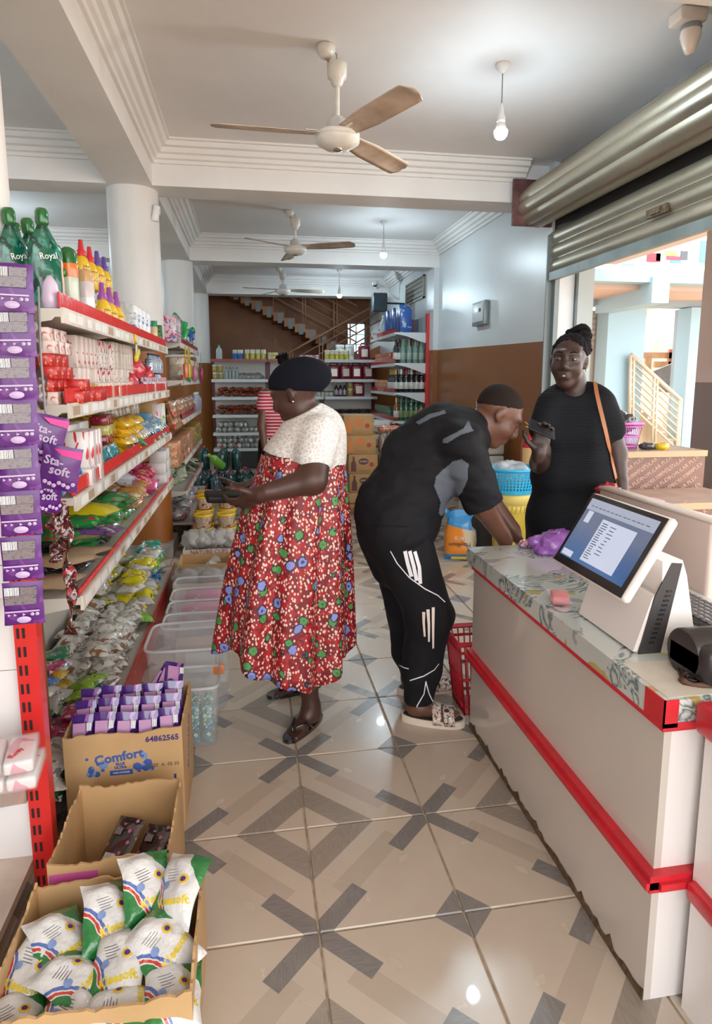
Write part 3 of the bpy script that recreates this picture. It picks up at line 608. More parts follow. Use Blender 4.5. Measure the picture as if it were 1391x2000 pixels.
MB().box((.01, -.058, .025), (.15, .004, .022)).build('sack_strip', [mat('yellow_strip', (.5, .35, .03), .4)], o)
# grey bin and white tubs behind the man
p = atz(875, 1085, 0)
o = thing('grey_bin', 'dark grey plastic bin with white label behind the rice sack', 'bin', XF(1.98, 5.12, 0))
MB().lathe([(.12, 0), (.15, .5), (.16, .51), (.16, .53), (.13, .535)], 28).build('body', [mat('dark_grey_plastic', (.075, .075, .08), .35)], o); MB().box((-.06, -.136, .33), (.07, .006, .07)).build('label', [wink], o)
for k, (px_, X_, Y_) in enumerate(((850, 1.72, 4.97), (930, 2.23, 5.02))):
    o = thing('beige_jar', 'squat cream plastic jar on the floor beside the rice sack' if k == 0 else 'squat cream plastic jar on the floor between bin and bucket', 'jar', XF(X_, Y_, 0))
    MB().lathe([(.1, 0), (.13, .03), (.14, .1), (.13, .19), (.08, .24), (.075, .25)], 24).build('body', [mat('cream_plastic', (.5, .44, .33), .3, coat=.3)], o); MB().lathe([(.085, .25), (.085, .285), (0, .288)], 20).build('lid', [mat('jar_lid', (.55, .47, .33), .4)], o)
# crates behind the man, extinguisher on the wall
o = thing('white_crate', 'white plastic crate stacked against the brown wall behind the man', 'crate', XF(2.24, 5.9, 0))
for k in range(4): MB().rbox((0, 0, .13+k*.235), (.34, .34, .225), .02).build('tier', [mat('crate_white', (.55, .52, .47), .4)], o)
exr = mat('extinguisher_red', (.42, .015, .02), .3, coat=.4)
p = atx(1028, 860, 2.35)
o = thing('fire_extinguisher', 'red fire extinguisher with cream and blue label on a wall bracket', 'extinguisher', XF(2.39, p.y, p.z-.25))
MB().lathe([(.07, -.16), (.078, -.14), (.078, .2), (.07, .25), (.045, .285), (.02, .30), (.018, .33)], 24).build('cylinder', [exr], o)
for k, (nm, c_) in enumerate((('cream_label', (.62, .40, .16)), ('blue_label', (.02, .12, .38)))):
    MB().surf(lambda u, v: (.0795*math.cos(R(190+k*70+u*66)), .0795*math.sin(R(190+k*70+u*66)), -.1+.29*v), 8, 2).build(nm, [mat(nm, c_, .45)], o)
MB().tube([(-.05, 0, .37), (0, 0, .35), (.04, 0, .38)], .009, 6).tube([(-.06, 0, .41), (0, -.01, .36), (.05, .01, .41)], .008, 6).lathe([(.02, .33), (.024, .35), (.015, .37)], 12).build('valve', [mat('brass', (.45, .28, .09), .35, metal=.8)], o)
MB().bb((.0, -.03, 0), (.105, .03, .06)).build('bracket', [darkm], o)
# ================================================================== PEOPLE (bodies grown as one smooth distance field each)
V = Vector
def vn(v): return V(v).normalized()
class Field:
    def __init__(s, xs, ys, zs):
        s.ax = [np.asarray(a, float) for a in (xs, ys, zs)]
        s.F = np.full([len(a) for a in s.ax], 0.5)
    def _sub(s, lo, hi):
        sl = [slice(max(0, np.searchsorted(a, l)-1), np.searchsorted(a, h)+1) for a, l, h in zip(s.ax, lo, hi)]
        if any(q.start >= q.stop for q in sl): return None, None
        g = np.meshgrid(*[a[q] for a, q in zip(s.ax, sl)], indexing='ij'); return tuple(sl), g
    def _blend(s, sl, d, k):
        a = s.F[sl]
        if k < 0:                                     # carve
            k = -k; h = np.clip(.5-.5*(a+d)/k, 0, 1); s.F[sl] = a*(1-h)-d*h+k*h*(1-h); return
        h = np.clip(.5+.5*(a-d)/k, 0, 1); s.F[sl] = a*(1-h)+d*h-k*h*(1-h)
    def cap(s, a, b, ra, rb, k=.02, inf=0.0):
        a = np.array(a); b = np.array(b); ra += inf; rb += inf; m = max(ra, rb)+abs(k)+.03
        sl, g = s._sub(np.minimum(a, b)-m, np.maximum(a, b)+m)
        if sl is None: return s
        ab = b-a; L = max(1e-9, ab@ab); P = [g[i]-a[i] for i in range(3)]
        t = np.clip((P[0]*ab[0]+P[1]*ab[1]+P[2]*ab[2])/L, 0, 1)
        d = np.sqrt(sum((P[i]-t*ab[i])**2 for i in range(3)))-(ra+(rb-ra)*t); s._blend(sl, d, k); return s
    def ell(s, c, r, rot=None, k=.02, inf=0.0):
        c = np.array(c); r = np.array(r)+inf; m = r.max()+abs(k)+.03; sl, g = s._sub(c-m, c+m)
        if sl is None: return s
        P = [g[i]-c[i] for i in range(3)]
        if rot is not None: P = [sum(P[j]*rot[i][j] for j in range(3)) for i in range(3)]
        q = np.sqrt(sum((P[i]/r[i])**2 for i in range(3))); q2 = np.sqrt(sum((P[i]/r[i]**2)**2 for i in range(3)))+1e-9
        s._blend(sl, q*(q-1)/q2, k); return s
    def cut(s, p, n):                                  # keep the side the normal points away from
        n = np.array(vn(n)); X, Y, Z = np.meshgrid(*s.ax, indexing='ij'); s.F = np.maximum(s.F, (X-p[0])*n[0]+(Y-p[1])*n[1]+(Z-p[2])*n[2]); return s
    def prims(s, L, inf=0.0):
        for p in L:
            if p[0] == 'c': s.cap(*p[1:5], p[5] if len(p) > 5 else .02, inf)
            else: s.ell(p[1], p[2], p[3] if len(p) > 3 else None, p[4] if len(p) > 4 else .02, inf)
        return s
    def mesh(s, name, m, it=1):
        F = s.F; S = F < 0; n = np.array(F.shape); c = n-1
        co = [(i, j, k) for i in (0, 1) for j in (0, 1) for k in (0, 1)]
        def at(A, o): return A[o[0]:o[0]+c[0], o[1]:o[1]+c[1], o[2]:o[2]+c[2]]
        cnt = sum(at(S, o).astype(np.int8) for o in co); act = (cnt > 0) & (cnt < 8); ids = np.argwhere(act); N = len(ids)
        idx = np.full(c, -1, np.int64); idx[act] = np.arange(N)
        acc = np.zeros((N, 3)); w = np.zeros(N); ax = s.ax
        for o in co:
            for d in range(3):
                if o[d]: continue
                o2 = list(o); o2[d] = 1
                i0 = ids+np.array(o); i1 = ids+np.array(o2); f0 = F[tuple(i0.T)]; f1 = F[tuple(i1.T)]; mk = (f0 < 0) != (f1 < 0)
                t = np.where(mk, f0/np.where(mk, f0-f1, 1), 0)
                p0 = np.stack([ax[q][i0[:, q]] for q in range(3)], 1); p1 = np.stack([ax[q][i1[:, q]] for q in range(3)], 1)
                acc += np.where(mk[:, None], p0+(p1-p0)*t[:, None], 0); w += mk
        v = acc/w[:, None]; fs = []
        for d in range(3):
            e, f = (d+1) % 3, (d+2) % 3
            a = [slice(None)]*3; b = [slice(None)]*3; a[d] = slice(0, -1); b[d] = slice(1, None)
            sa, sb = S[tuple(a)], S[tuple(b)]; P = np.argwhere(sa != sb)
            P = P[(P[:, e] > 0) & (P[:, f] > 0) & (P[:, e] < c[e]) & (P[:, f] < c[f])]
            if not len(P): continue
            def cell(de, df): Q = P.copy(); Q[:, e] -= de; Q[:, f] -= df; return idx[tuple(Q.T)]
            q = np.stack([cell(1, 1), cell(0, 1), cell(0, 0), cell(1, 0)], 1); fl_ = sb[tuple(P.T)]; q[fl_] = q[fl_][:, ::-1]; fs.append(q)
        q = np.concatenate(fs); q = q[(q >= 0).all(1)]
        for _ in range(it):                            # light relaxation
            A = np.zeros_like(v); C = np.zeros(len(v))
            for a_, b_ in ((0, 1), (1, 2), (2, 3), (3, 0)):
                np.add.at(A, q[:, a_], v[q[:, b_]]); np.add.at(C, q[:, a_], 1); np.add.at(A, q[:, b_], v[q[:, a_]]); np.add.at(C, q[:, b_], 1)
            v = v*.5+.5*A/np.maximum(C, 1)[:, None]
        me = bpy.data.meshes.new(name); me.vertices.add(len(v)); me.vertices.foreach_set('co', v.ravel())
        me.loops.add(q.size); me.loops.foreach_set('vertex_index', q.ravel().astype(np.int32)); me.polygons.add(len(q))
        me.polygons.foreach_set('loop_start', np.arange(0, q.size, 4, dtype=np.int32)); me.polygons.foreach_set('loop_total', np.full(len(q), 4, np.int32))
        me.polygons.foreach_set('use_smooth', np.ones(len(q), bool)); me.update(calc_edges=True); me.validate(); me.materials.append(m); return me
def axis(a, b, h): return np.arange(a, b+h, h)
def axis2(a, m, b, h1, h2): return np.concatenate([np.arange(a, m, h1), np.arange(m, b, h2)])
def frame(f, u):
    f = vn(f); u = V(u); u = (u-f*u.dot(f)).normalized(); r = f.cross(u); return f, u, r
def head_prims(c, f, u, s=1.0, nose=1.0):
    f, u, r = frame(f, u); c = V(c); rot = [tuple(r), tuple(f), tuple(u)]
    P = lambda a, b, d: tuple(c+(r*a+f*b+u*d)*s)
    E = lambda p, q, k=.015: ('e', p, tuple(x*s for x in q), rot, k)
    C = lambda p, q, ra, rb, k=.012: ('c', p, q, ra*s, rb*s, k)
    L = [E(P(0, -.014, .032), (.073, .095, .088)), E(P(0, .022, -.03), (.058, .07, .086), .03), E(P(0, .058, -.096), (.026, .024, .02), .03)]
    for q in (-1, 1):
        L += [E(P(q*.036, .055, -.028), (.026, .03, .028), .025), C(P(q*.012, .083, .034), P(q*.042, .066, .032), .013, .011, .02)]
    for q in (-1, 1): L += [('e', P(q*.032, .096, .010), (.0175*s, .016*s, .0115*s), rot, -.012)]
    for q in (-1, 1): L += [E(P(q*.031, .073, .010), (.0155, .0145, .0125), .004)]
    L += [C(P(0, .087, .018), P(0, .104*nose, -.018), .0085, .0125), E(P(0, .100*nose, -.026), (.0135, .013, .011), .01)]
    for q in (-1, 1): L += [E(P(q*.0135, .092*nose, -.029), (.010, .011, .009), .008)]
    L += [C(P(-.019, .082, -.056), P(.019, .082, -.056), .0075, .0075, .010), C(P(-.008, .090, -.053), P(.008, .090, -.053), .0075, .0075, .008), C(P(-.013, .0855, -.068), P(.013, .0855, -.068), .0092, .0092, .010)]
    for q in (-1, 1): L += [E(P(q*.074, -.012, .0), (.0085, .017, .028), .005), E(P(q*.071, .0, -.024), (.007, .008, .009), .006)]
    return L
def hand_prims(wr, f, n, side, s=1.0, curl=.5, spread=1.0, thumb=.6, curls=None):
    """f: towards the fingers, n: out of the palm, side=+1 puts the thumb on f x n"""
    f, n, l = frame(f, n); l = l*side; wr = V(wr); L = []
    rot = [tuple(l), tuple(f), tuple(n)]
    L.append(('c', tuple(wr-f*.03*s), tuple(wr+f*.02*s), .023*s, .024*s, .02)); L.append(('e', tuple(wr+f*.052*s), (.041*s, .052*s, .0155*s), rot, .015))
    for i, (off, ln) in enumerate(((.031, .92), (.0105, 1.0), (-.010, .95), (-.030, .76))):
        p = wr+f*(.088-abs(off-.01)*.22)*s+l*off*s*spread; cv = curls[i] if curls else curl
        d = V(f); ang = 0.0
        for j, sl in enumerate((.042, .027, .021)):
            ang += cv*(1.0, 1.15, .8)[j]; d = f*math.cos(ang)+n*math.sin(ang); q = p+d*sl*ln*s
            L.append(('c', tuple(p), tuple(q), (.0092, .0085, .0078)[j]*s, (.0085, .0078, .0066)[j]*s, .006)); p = q
    p = wr+f*.022*s+l*.030*s+n*.006*s; d = (l*.85+f*.6+n*.25*thumb).normalized()
    for j, sl in enumerate((.036, .031, .025)):
        q = p+d*sl*s; L.append(('c', tuple(p), tuple(q), (.0135, .0105, .0092)[j]*s, (.0105, .0092, .0075)[j]*s, .010)); p = q; d = (d+f*.55+n*thumb*.55).normalized()
    return L
def foot_prims(heel, toe, ankle, s=1.0, z=.022):
    h = V((heel[0], heel[1], z)); t = V((toe[0], toe[1], z)); f = (t-h).normalized(); l = V((-f.y, f.x, 0)); ln = (t-h).length; L = []
    L += [('e', tuple(h+f*.035+V((0, 0, .016))), (.032, .036, .03), None, .02), ('c', tuple(h+f*.05+V((0, 0, .022))), tuple(h+f*ln*.7+V((0, 0, .004))), .03, .026, .03), ('c', tuple(h+f*ln*.66+l*.022), tuple(h+f*ln*.66-l*.024), .018, .017, .03), ('c', tuple(V(ankle)), tuple(h+f*.07+V((0, 0, .03))), .034, .036, .03)]
    for i, (o, q, r) in enumerate(((.03, .97, .0125), (.011, .96, .0095), (-.005, .92, .009), (-.02, .87, .0085), (-.033, .81, .008))):
        L.append(('c', tuple(h+f*ln*.7+l*o*.9), tuple(h+f*ln*q+l*o+V((0, 0, -.006))), r*1.1, r, .006))
    return L
def on_mesh(ob, pts, off=.002):
    """photo pixels -> points lying on the surface of a finished mesh"""
    from mathutils.bvhtree import BVHTree
    if 'bvh' not in ON or ON['bvh'][0] is not ob.data:
        me = ob.data; ON['bvh'] = (me, BVHTree.FromPolygons([v_.co.copy() for v_ in me.vertices], [tuple(p_.vertices) for p_ in me.polygons]))
    T = ON['bvh'][1]; out = []
    for x_, y_ in pts:
        h, n_, _, _ = T.ray_cast(V((0, 0, CAM_H)), vn(V(ray(x_, y_))), 20.0); out.append((h+n_*off, n_) if h is not None else None)
    return out
ON = {}
def ribbon(ob, px, wd, name, m, parent, off=.002, n=24, ends=None):
    P = []
    for i in range(n):
        t = i/(n-1)*(len(px)-1); a = min(int(t), len(px)-2); q = t-a; P.append((px[a][0]*(1-q)+px[a+1][0]*q, px[a][1]*(1-q)+px[a+1][1]*q))
    H = on_mesh(ob, P, off); b = MB(); prev = None
    H = [h for h in H if h]
    for i, (p_, n_) in enumerate(H):
        t_ = (H[min(i+1, len(H)-1)][0]-H[max(i-1, 0)][0]).normalized(); s_ = t_.cross(n_).normalized(); w_ = wd if not ends else wd*(ends[0]+(ends[1]-ends[0])*i/len(H))
        cur = (p_+s_*w_/2, p_-s_*w_/2)
        if prev: b.quad(prev[0], prev[1], cur[1], cur[0])
        prev = cur
    for k in range(len(b.sm)): b.sm[k] = True
    return b.build(name, [m], parent)
def inpoly(x_, y_, P):
    c_ = False; j = len(P)-1
    for i in range(len(P)):
        if (P[i][1] > y_) != (P[j][1] > y_) and x_ < (P[j][0]-P[i][0])*(y_-P[i][1])/(P[j][1]-P[i][1])+P[i][0]: c_ = not c_
        j = i
    return c_
def patch(ob, poly, name, m, parent, step=1.5, off=.0025):
    x0 = min(p_[0] for p_ in poly); x1 = max(p_[0] for p_ in poly); y0 = min(p_[1] for p_ in poly); y1 = max(p_[1] for p_ in poly)
    nx, ny = int((x1-x0)/step)+2, int((y1-y0)/step)+2; b = MB(); vid = {}
    for j in range(ny):
        for i in range(nx):
            q = [(x0+(i+a)*step, y0+(j+c_)*step) for a, c_ in ((0, 0), (1, 0), (1, 1), (0, 1))]
            if not inpoly(x0+(i+.5)*step, y0+(j+.5)*step, poly): continue
            ii = []
            for k, (a, c_) in enumerate(((0, 0), (1, 0), (1, 1), (0, 1))):
                key = (i+a, j+c_)
                if key not in vid:
                    h = on_mesh(ob, [q[k]], off)[0]; vid[key] = None if h is None else len(b.v)
                    if h: b.v.append(tuple(h[0]))
                ii.append(vid[key])
            if None in ii: continue
            pts_ = [V(b.v[t]) for t in ii]
            if max((pts_[t]-pts_[(t+1) % 4]).length for t in range(4)) > .05: continue
            b.f.append(ii); b.mi.append(0); b.sm.append(True)
    return b.build(name, [m], parent)
skinA = mat('skin_deep_brown', (.060, .025, .017), .42, spec=.45, var=.10, vs=14, sss=.05)
skinB = mat('skin_warm_brown', (.125, .052, .031), .40, spec=.45, var=.10, vs=14, sss=.05)
skinC = mat('skin_dark_brown', (.046, .023, .018), .45, spec=.45, var=.10, vs=14, sss=.05)
hairm = mat('black_hair', (.008, .007, .008), .85, bump=.6, bs=160, spec=.12)
nail = mat('nail', (.30, .17, .13), .35); solem = mat('sole_skin', (.25, .12, .08), .5)
# ------------------------------------------------------------------ shopper in the red print dress
Y1 = 2.52; A = lambda x_, y_, Y=Y1: aty(x_, y_, Y)
per = thing('person', 'person in red floral print dress, white lace yoke and black cap holding a wallet', 'person', XF(0, 0, 0))
F1, U1 = (-.80, .42, -.42), (-.30, .1, .95)
hc = A(577, 768)
nk0, nk1 = A(590, 790), A(612, 822)
sh_n, el_n, wr_n = A(626, 848, 2.38), A(610, 938, 2.30), A(508, 966, 2.29)
hdn = vn(A(470, 985, 2.33)-wr_n)
sh_f, el_f, wr_f = A(600, 845, 2.70), A(560, 930, 2.76), A(478, 955, 2.62)
torso1 = [('e', tuple(A(612, 850)), (.115, .17, .10), None, .06), ('e', tuple(A(598, 900)), (.15, .175, .14), None, .06), ('e', tuple(A(562, 908)), (.092, .145, .085), None, .06), ('e', tuple(A(590, 985)), (.17, .185, .15), None, .06), ('e', tuple(A(600, 1060)), (.165, .19, .14), None, .06)]
arms1 = [('c', tuple(sh_n), tuple(el_n), .064, .053, .03), ('c', tuple(el_n), tuple(wr_n), .052, .030, .025), ('c', tuple(sh_f), tuple(el_f), .06, .05, .03), ('c', tuple(el_f), tuple(wr_f), .048, .03, .02)]
kn_n, kn_f = A(600, 1240, 2.47), A(600, 1230, 2.66)
an_n, an_f = V((.222, 2.485, .085)), V((.235, 2.80, .085))
legs1 = [('c', tuple(A(600, 1080, 2.47)), tuple(kn_n), .085, .058, .03), ('c', tuple(kn_n), tuple(A(599, 1310, 2.475)), .055, .050, .03), ('c', tuple(A(599, 1310, 2.475)), tuple(an_n), .047, .033, .03),
         ('c', tuple(A(600, 1080, 2.64)), tuple(kn_f), .085, .055, .03), ('c', tuple(kn_f), tuple(A(600, 1290, 2.74)), .052, .046, .03), ('c', tuple(A(600, 1290, 2.74)), tuple(an_f), .044, .032, .03)]
body1 = Field(axis(-.14, .44, .006), axis(2.2, 2.95, .006), axis2(-.005, 1.2, 1.53, .006, .005))
body1.prims(torso1).prims(legs1).prims(arms1).cap(nk0, nk1, .05, .06, .04).prims(head_prims(hc, F1, U1, 1.0))
body1.prims(foot_prims((.258, 2.532), (.122, 2.378), an_n)).prims(foot_prims((.282, 2.812), (.068, 2.746), an_f))
body1.prims(hand_prims(wr_n, hdn, vn((-.25, .75, .45)), -1, 1.0, .38, 1.0, .5)).prims(hand_prims(wr_f, vn(A(440, 975, 2.5)-wr_f), vn((0, -.7, .6)), 1, 1.0, .35))
bo = obj('body', body1.mesh('body', skinA), per)
lace, g = newmat('white_lace', .6)
vv = g.obj(); e1 = g.vor(g.map(vv, (1, 1, 1)), 55, 'DISTANCE_TO_EDGE')['Distance']; w1_ = g.noise(vv, 30, 3, 2.0)['Fac']
lm_ = g.m('MULTIPLY', g.m('GREATER_THAN', e1, .10), g.m('GREATER_THAN', g.m('ABSOLUTE', g.m('SINE', g.m('MULTIPLY', w1_, 34))), .35))
g.col(g.mix(lm_, (.78, .76, .72), (.56, .52, .48))); g.bump(g.m('SUBTRACT', 1.0, lm_), .5, .006)
yk = Field(axis(-.05, .44, .006), axis(2.24, 2.9, .006), axis(1.02, 1.36, .006))
yk.prims(torso1[:3], .011).cap(sh_n, A(614, 893, 2.345), .072, .074, .025).cap(sh_f, A(585, 888, 2.73), .07, .074, .03).cap(A(600, 812), A(618, 835), .072, .095, .05)
cutp = A(529, 872); cutq = A(665, 902); dd = cutq-cutp; yk.cut(cutp+V((0, 0, -.022)), (dd.z, 0, -dd.x))
yk.cut(A(588, 806), (-.45, 0, .9))
yo = obj('lace_yoke', yk.mesh('lace_yoke', lace), per)
kit, g = newmat('kitenge_print', .55)
vv = g.obj(); sp1 = g.vor(g.map(vv, (1, 1, .7)), 92)['Distance']; nzz = g.noise(vv, 35, 3)['Fac']
c0 = g.mix(g.m('LESS_THAN', sp1, .37), g.mix(g.m('GREATER_THAN', nzz, .5), (.34, .010, .015), (.17, .005, .010)), (.68, .52, .42))
for (sc_, off_, ca, cb_, seedc) in ((15.0, (0, 0, 0), (.035, .12, .035), (.075, .25, .055), 0), (13.5, (5.2, 3.1, 1.7), (.045, .04, .16), (.20, .24, .55), 1)):
    vo = g.vor(g.map(vv, loc=off_), sc_); d_ = vo['Distance']; wv = g.noise(g.map(vv, loc=off_), 55, 2)['Fac']
    d2_ = g.m('ADD', d_, g.m('MULTIPLY', g.m('SUBTRACT', wv, .5), .34)); ok = g.m('GREATER_THAN', g.xyz(vo['Color'])[0], .12)
    c0 = g.mix(g.m('MULTIPLY', ok, g.m('LESS_THAN', d2_, .30)), c0, (.02, .015, .03)); c0 = g.mix(g.m('MULTIPLY', ok, g.m('LESS_THAN', d2_, .24)), c0, cb_); c0 = g.mix(g.m('MULTIPLY', ok, g.m('LESS_THAN', d2_, .07)), c0, ca)
g.col(c0)
sec = []                                                # left/right outline of the dress, read at the body's distance
for py_, lx, rx_, ry in ((838, 585, 630, .09), (852, 572, 640, .12), (872, 548, 655, .15), (900, 512, 667, .19), (935, 500, 669, .205), (1000, 474, 673, .225), (1100, 450, 677, .245), (1180, 437, 678, .26), (1240, 430, 679, .27)):
    a, b_ = A(lx, py_), A(rx_, py_); sec.append(((a.z+b_.z)/2, a.x, b_.x, ry))
def dress(u, v):
    t = v*(len(sec)-1); i = min(int(t), len(sec)-2); q = t-i; z, l_, r_, ry = [sec[i][k]*(1-q)+sec[i+1][k]*q for k in range(4)]
    a = 2*math.pi*u; fold = (.004+.020*v*v)*math.sin(9*a+.6+2*v)+(.003+.012*v*v)*math.sin(15*a+1.9)
    cx_, rx2 = (l_+r_)/2, (r_-l_)/2; co, si = math.cos(a), math.sin(a)
    hem = v**7*(-.045+.045*math.sin(a*2+.4)-.06*max(0, -si)*max(0, 1-abs(co+.0)*1.1)+.02*math.sin(7*a))
    return (cx_+(rx2+fold)*co, Y1+(ry+fold)*si, z+hem)
do = MB().surf(dress, 160, 60, 0, None, True).build('dress', [kit], per); _s = do.modifiers.new('t', 'SOLIDIFY'); _s.thickness = .004
bd = Field(axis(-.06, .42, .006), axis(2.28, 2.76, .006), axis(.98, 1.16, .006)); bd.prims(torso1[1:4], .012); bd.cut(cutp+V((0, 0, .006)), (-dd.z, 0, dd.x)); bd.cut((0, 0, 1.0), (0, 0, -1))
obj('bodice', bd.mesh('bodice', kit), per)
cp = Field(axis(.0, .34, .005), axis(2.36, 2.66, .005), axis(1.36, 1.56, .005)); f_, u_, r_ = frame(F1, U1)
rot1 = [tuple(r_), tuple(f_), tuple(u_)]
cp.ell(hc-f_*.012+u_*.045, (.083, .104, .083), rot1).ell(A(598, 738)-f_*.02, (.085, .085, .066), None, .05); cp.cut(A(577, 763), (-.03, 0, -1))
obj('cap', cp.mesh('cap', mat('navy_black_cloth', (.008, .009, .014), .9, spec=.08)), per)
ear = hc+(-r_ if (-r_).y < 0 else r_)*.078-u_*.033-f_*.008
MB().lathe([(0, -.005), (.005, 0), (0, .005)], 10, 0, Matrix.Translation(ear)).build('earring', [mat('silver', (.7, .7, .7), .2, metal=1)], per)
slip = mat('black_patent', (.012, .011, .012), .12, coat=.8)
def sandal(parent, heel, toe, wd, m, th=.016, mid=.86, name='slipper', z=0.0):
    h = V((heel[0], heel[1], 0)); t = V((toe[0], toe[1], 0)); f = (t-h).normalized(); l = V((-f.y, f.x, 0)); ln = (t-h).length+.045; h = h-f*.018; P = []
    for a in range(28):
        q = 2*math.pi*a/28; c_ = math.cos(q); s_ = math.sin(q); wv = wd*(.40+.10*(c_+1)/2) if c_ < .6 else wd*.5
        P.append(h+f*(ln/2+c_*ln/2)+l*(math.copysign(abs(s_)**.75, s_)*wv))
    return MB().prism([(p_.x, p_.y) for p_ in P], z, z+th).build(name, [m], parent), h, f, l, ln
for hl, to in (((.258, 2.532), (.122, 2.378)), ((.282, 2.812), (.068, 2.746))):
    so_, h, f, l, ln = sandal(per, hl, to, .088, slip)
    tp = h+f*ln*.70+V((0, 0, .043)); z_ = V((0, 0, 1))
    for q in (-1, 1): MB().tube([h+f*ln*.80+V((0, 0, .018)), h+f*ln*.74+l*q*.012+z_*.045, h+f*ln*.60+l*q*.034+z_*.05, h+f*ln*.46+l*q*.043+z_*.014], .0055, 6).build('strap', [slip], so_)
wal = tag(MB().rbox((0, 0, 0), (.15, .085, .03), .008).build('wallet', [mat('black_leather', (.008, .007, .007), .5, spec=.2)], None, Matrix.Translation(A(440, 970, 2.44)) @ Euler((R(8), R(4), R(12))).to_matrix().to_4x4()), 'flat black wallet held in the dress wearer\'s hands', 'wallet')
# ------------------------------------------------------------------ man bending over the counter
Y2 = 2.53; A = lambda x_, y_, Y=Y2: aty(x_, y_, Y)
man = thing('person', 'person in black and grey sportswear with sandals, bending over the counter', 'person', XF(0, 0, 0))
F2, U2 = (.76, -.14, -.62), (.62, -.05, .78); hm = A(972, 812, 2.52)
hipN, hipF = A(775, 1035, 2.44), A(775, 1030, 2.63); kN, kF = A(838, 1200, 2.42), A(800, 1190, 2.66)
aN, aF = V((.668, 2.445, .085)), V((.70, 2.685, .085))
shN, elN, wrN = A(903, 868, 2.37), A(944, 988, 2.40), A(986, 1052, 2.46)
shF, elF, wrF = A(890, 850, 2.70), A(950, 965, 2.74), A(1010, 1045, 2.66)
tors2 = [('e', tuple(A(778, 1000)), (.145, .155, .13), None, .07), ('c', tuple(A(770, 985)), tuple(A(862, 880)), .135, .145, .06), ('c', tuple(A(830, 905)), tuple(A(895, 858)), .125, .105, .06), ('c', tuple(shN), tuple(shF), .062, .062, .06), ('c', tuple(A(800, 880)), tuple(A(868, 838)), .085, .085, .06)]
legs2 = [('c', tuple(hipN), tuple(kN), .098, .068, .05), ('c', tuple(kN), tuple(aN), .062, .034, .03), ('c', tuple(hipF), tuple(kF), .098, .068, .05), ('c', tuple(kF), tuple(aF), .062, .034, .03)]
b2 = Field(axis(.36, 1.2, .0065), axis(2.22, 2.9, .0065), axis2(-.005, 1.02, 1.42, .0065, .005))
b2.prims(tors2).prims(legs2).cap(shN, elN, .058, .05, .03).cap(elN, wrN, .05, .034, .02).cap(shF, elF, .055, .046, .03).cap(elF, wrF, .046, .032, .02).cap(A(905, 838), A(945, 822), .062, .056, .04)
b2.prims(head_prims(hm, F2, U2, 1.04, 1.02)); b2.prims(hand_prims(wrN, vn((.30, .35, -.75)), (-.5, .4, -.3), 1, 1.05, .35)).prims(hand_prims(wrF, vn((.4, -.1, -.6)), (-.5, -.3, -.3), -1, 1.05, .4))
b2.prims(foot_prims((.625, 2.458), (.836, 2.376), aN, 1, .04)).prims(foot_prims((.66, 2.684), (.895, 2.688), aF, 1, .04))
obj('body', b2.mesh('body', skinB), man)
blk = mat('black_sports_cloth', (.0105, .0105, .0125), .7, bump=.15, bs=14, spec=.14); gry = mat('slate_grey_cloth', (.105, .118, .14), .7, spec=.15)
from mathutils import noise as MN
def wrinkle(me, amp, fr, seed=0.0, st=(1, 1, 1)):
    me.update(); nr = [v_.normal.copy() for v_ in me.vertices]
    for v_, n_ in zip(me.vertices, nr):
        q = V((v_.co.x*st[0], v_.co.y*st[1], v_.co.z*st[2]))*fr+V((seed, seed, seed)); v_.co = v_.co+n_*(amp*(MN.noise(q)+.5*MN.noise(q*2.3)))
    me.update(); return me
sf = Field(axis(.36, 1.08, .006), axis(2.2, 2.86, .006), axis(.72, 1.36, .006)); sf.prims(tors2, .020)
sf.cap(A(775, 1035), A(790, 985), .165, .15, .05).cap(hipN, hipF, .128, .128, .05).cap(shN, A(941, 975, 2.39), .082, .084, .03).cap(shF, A(945, 955, 2.74), .078, .078, .03).cap(A(880, 850), A(915, 838), .09, .07, .05)
arm_ = vn(A(941, 975, 2.39)-shN)
hem0, hem1 = A(697, 1030), A(862, 1052); dh = hem1-hem0; sf.cut(A(780, 1048), (dh.z, 0, -dh.x))
X_, Y_, Z_ = np.meshgrid(*sf.ax, indexing='ij'); cz = A(945, 986, 2.39)     # sleeve ends
sf.F = np.where((X_ > .86) & (((X_-cz.x)*arm_.x+(Y_-cz.y)*arm_.y+(Z_-cz.z)*arm_.z) > 0), np.maximum(sf.F, (X_-cz.x)*arm_.x+(Y_-cz.y)*arm_.y+(Z_-cz.z)*arm_.z), sf.F)
ncp = A(922, 826); sf.cut(ncp, (.9, 0, .35)) if False else None
sho = obj('shirt', wrinkle(sf.mesh('shirt', blk), .009, 9, 1.0, (1, 1, 1.8)), man)
patch(sho, [(902, 896), (915, 905), (914, 935), (903, 962), (880, 985), (862, 1008), (856, 1002), (860, 980), (848, 950), (852, 930), (868, 915), (885, 901)], 'grey_side_panel', gry, man)
patch(sho, [(866, 858), (905, 838), (915, 822), (921, 836), (925, 842), (900, 850), (874, 866), (866, 866)], 'grey_shoulder_panel', gry, man)
patch(sho, [(812, 826), (838, 810), (868, 802), (872, 808), (842, 818), (820, 830)], 'grey_back_stripe', gry, man)
tf = Field(axis(.38, .98, .006), axis(2.22, 2.86, .006), axis(.06, .90, .006))
for hp, kn, an_, fy in ((hipN, kN, aN, 0), (hipF, kF, aF, 1)):
    tf.cap(hp, kn+V((.0, 0, .0)), .128, .098, .05).cap(kn, an_.lerp(kn, .35), .098, .078, .04).cap(an_.lerp(kn, .35), an_+V((.012, 0, .02)), .075, .062, .03)
tf.cap(A(770, 1020, 2.47), A(770, 1020, 2.6), .135, .135, .05).cap(A(738, 1040), A(757, 1110), .08, .075, .05)
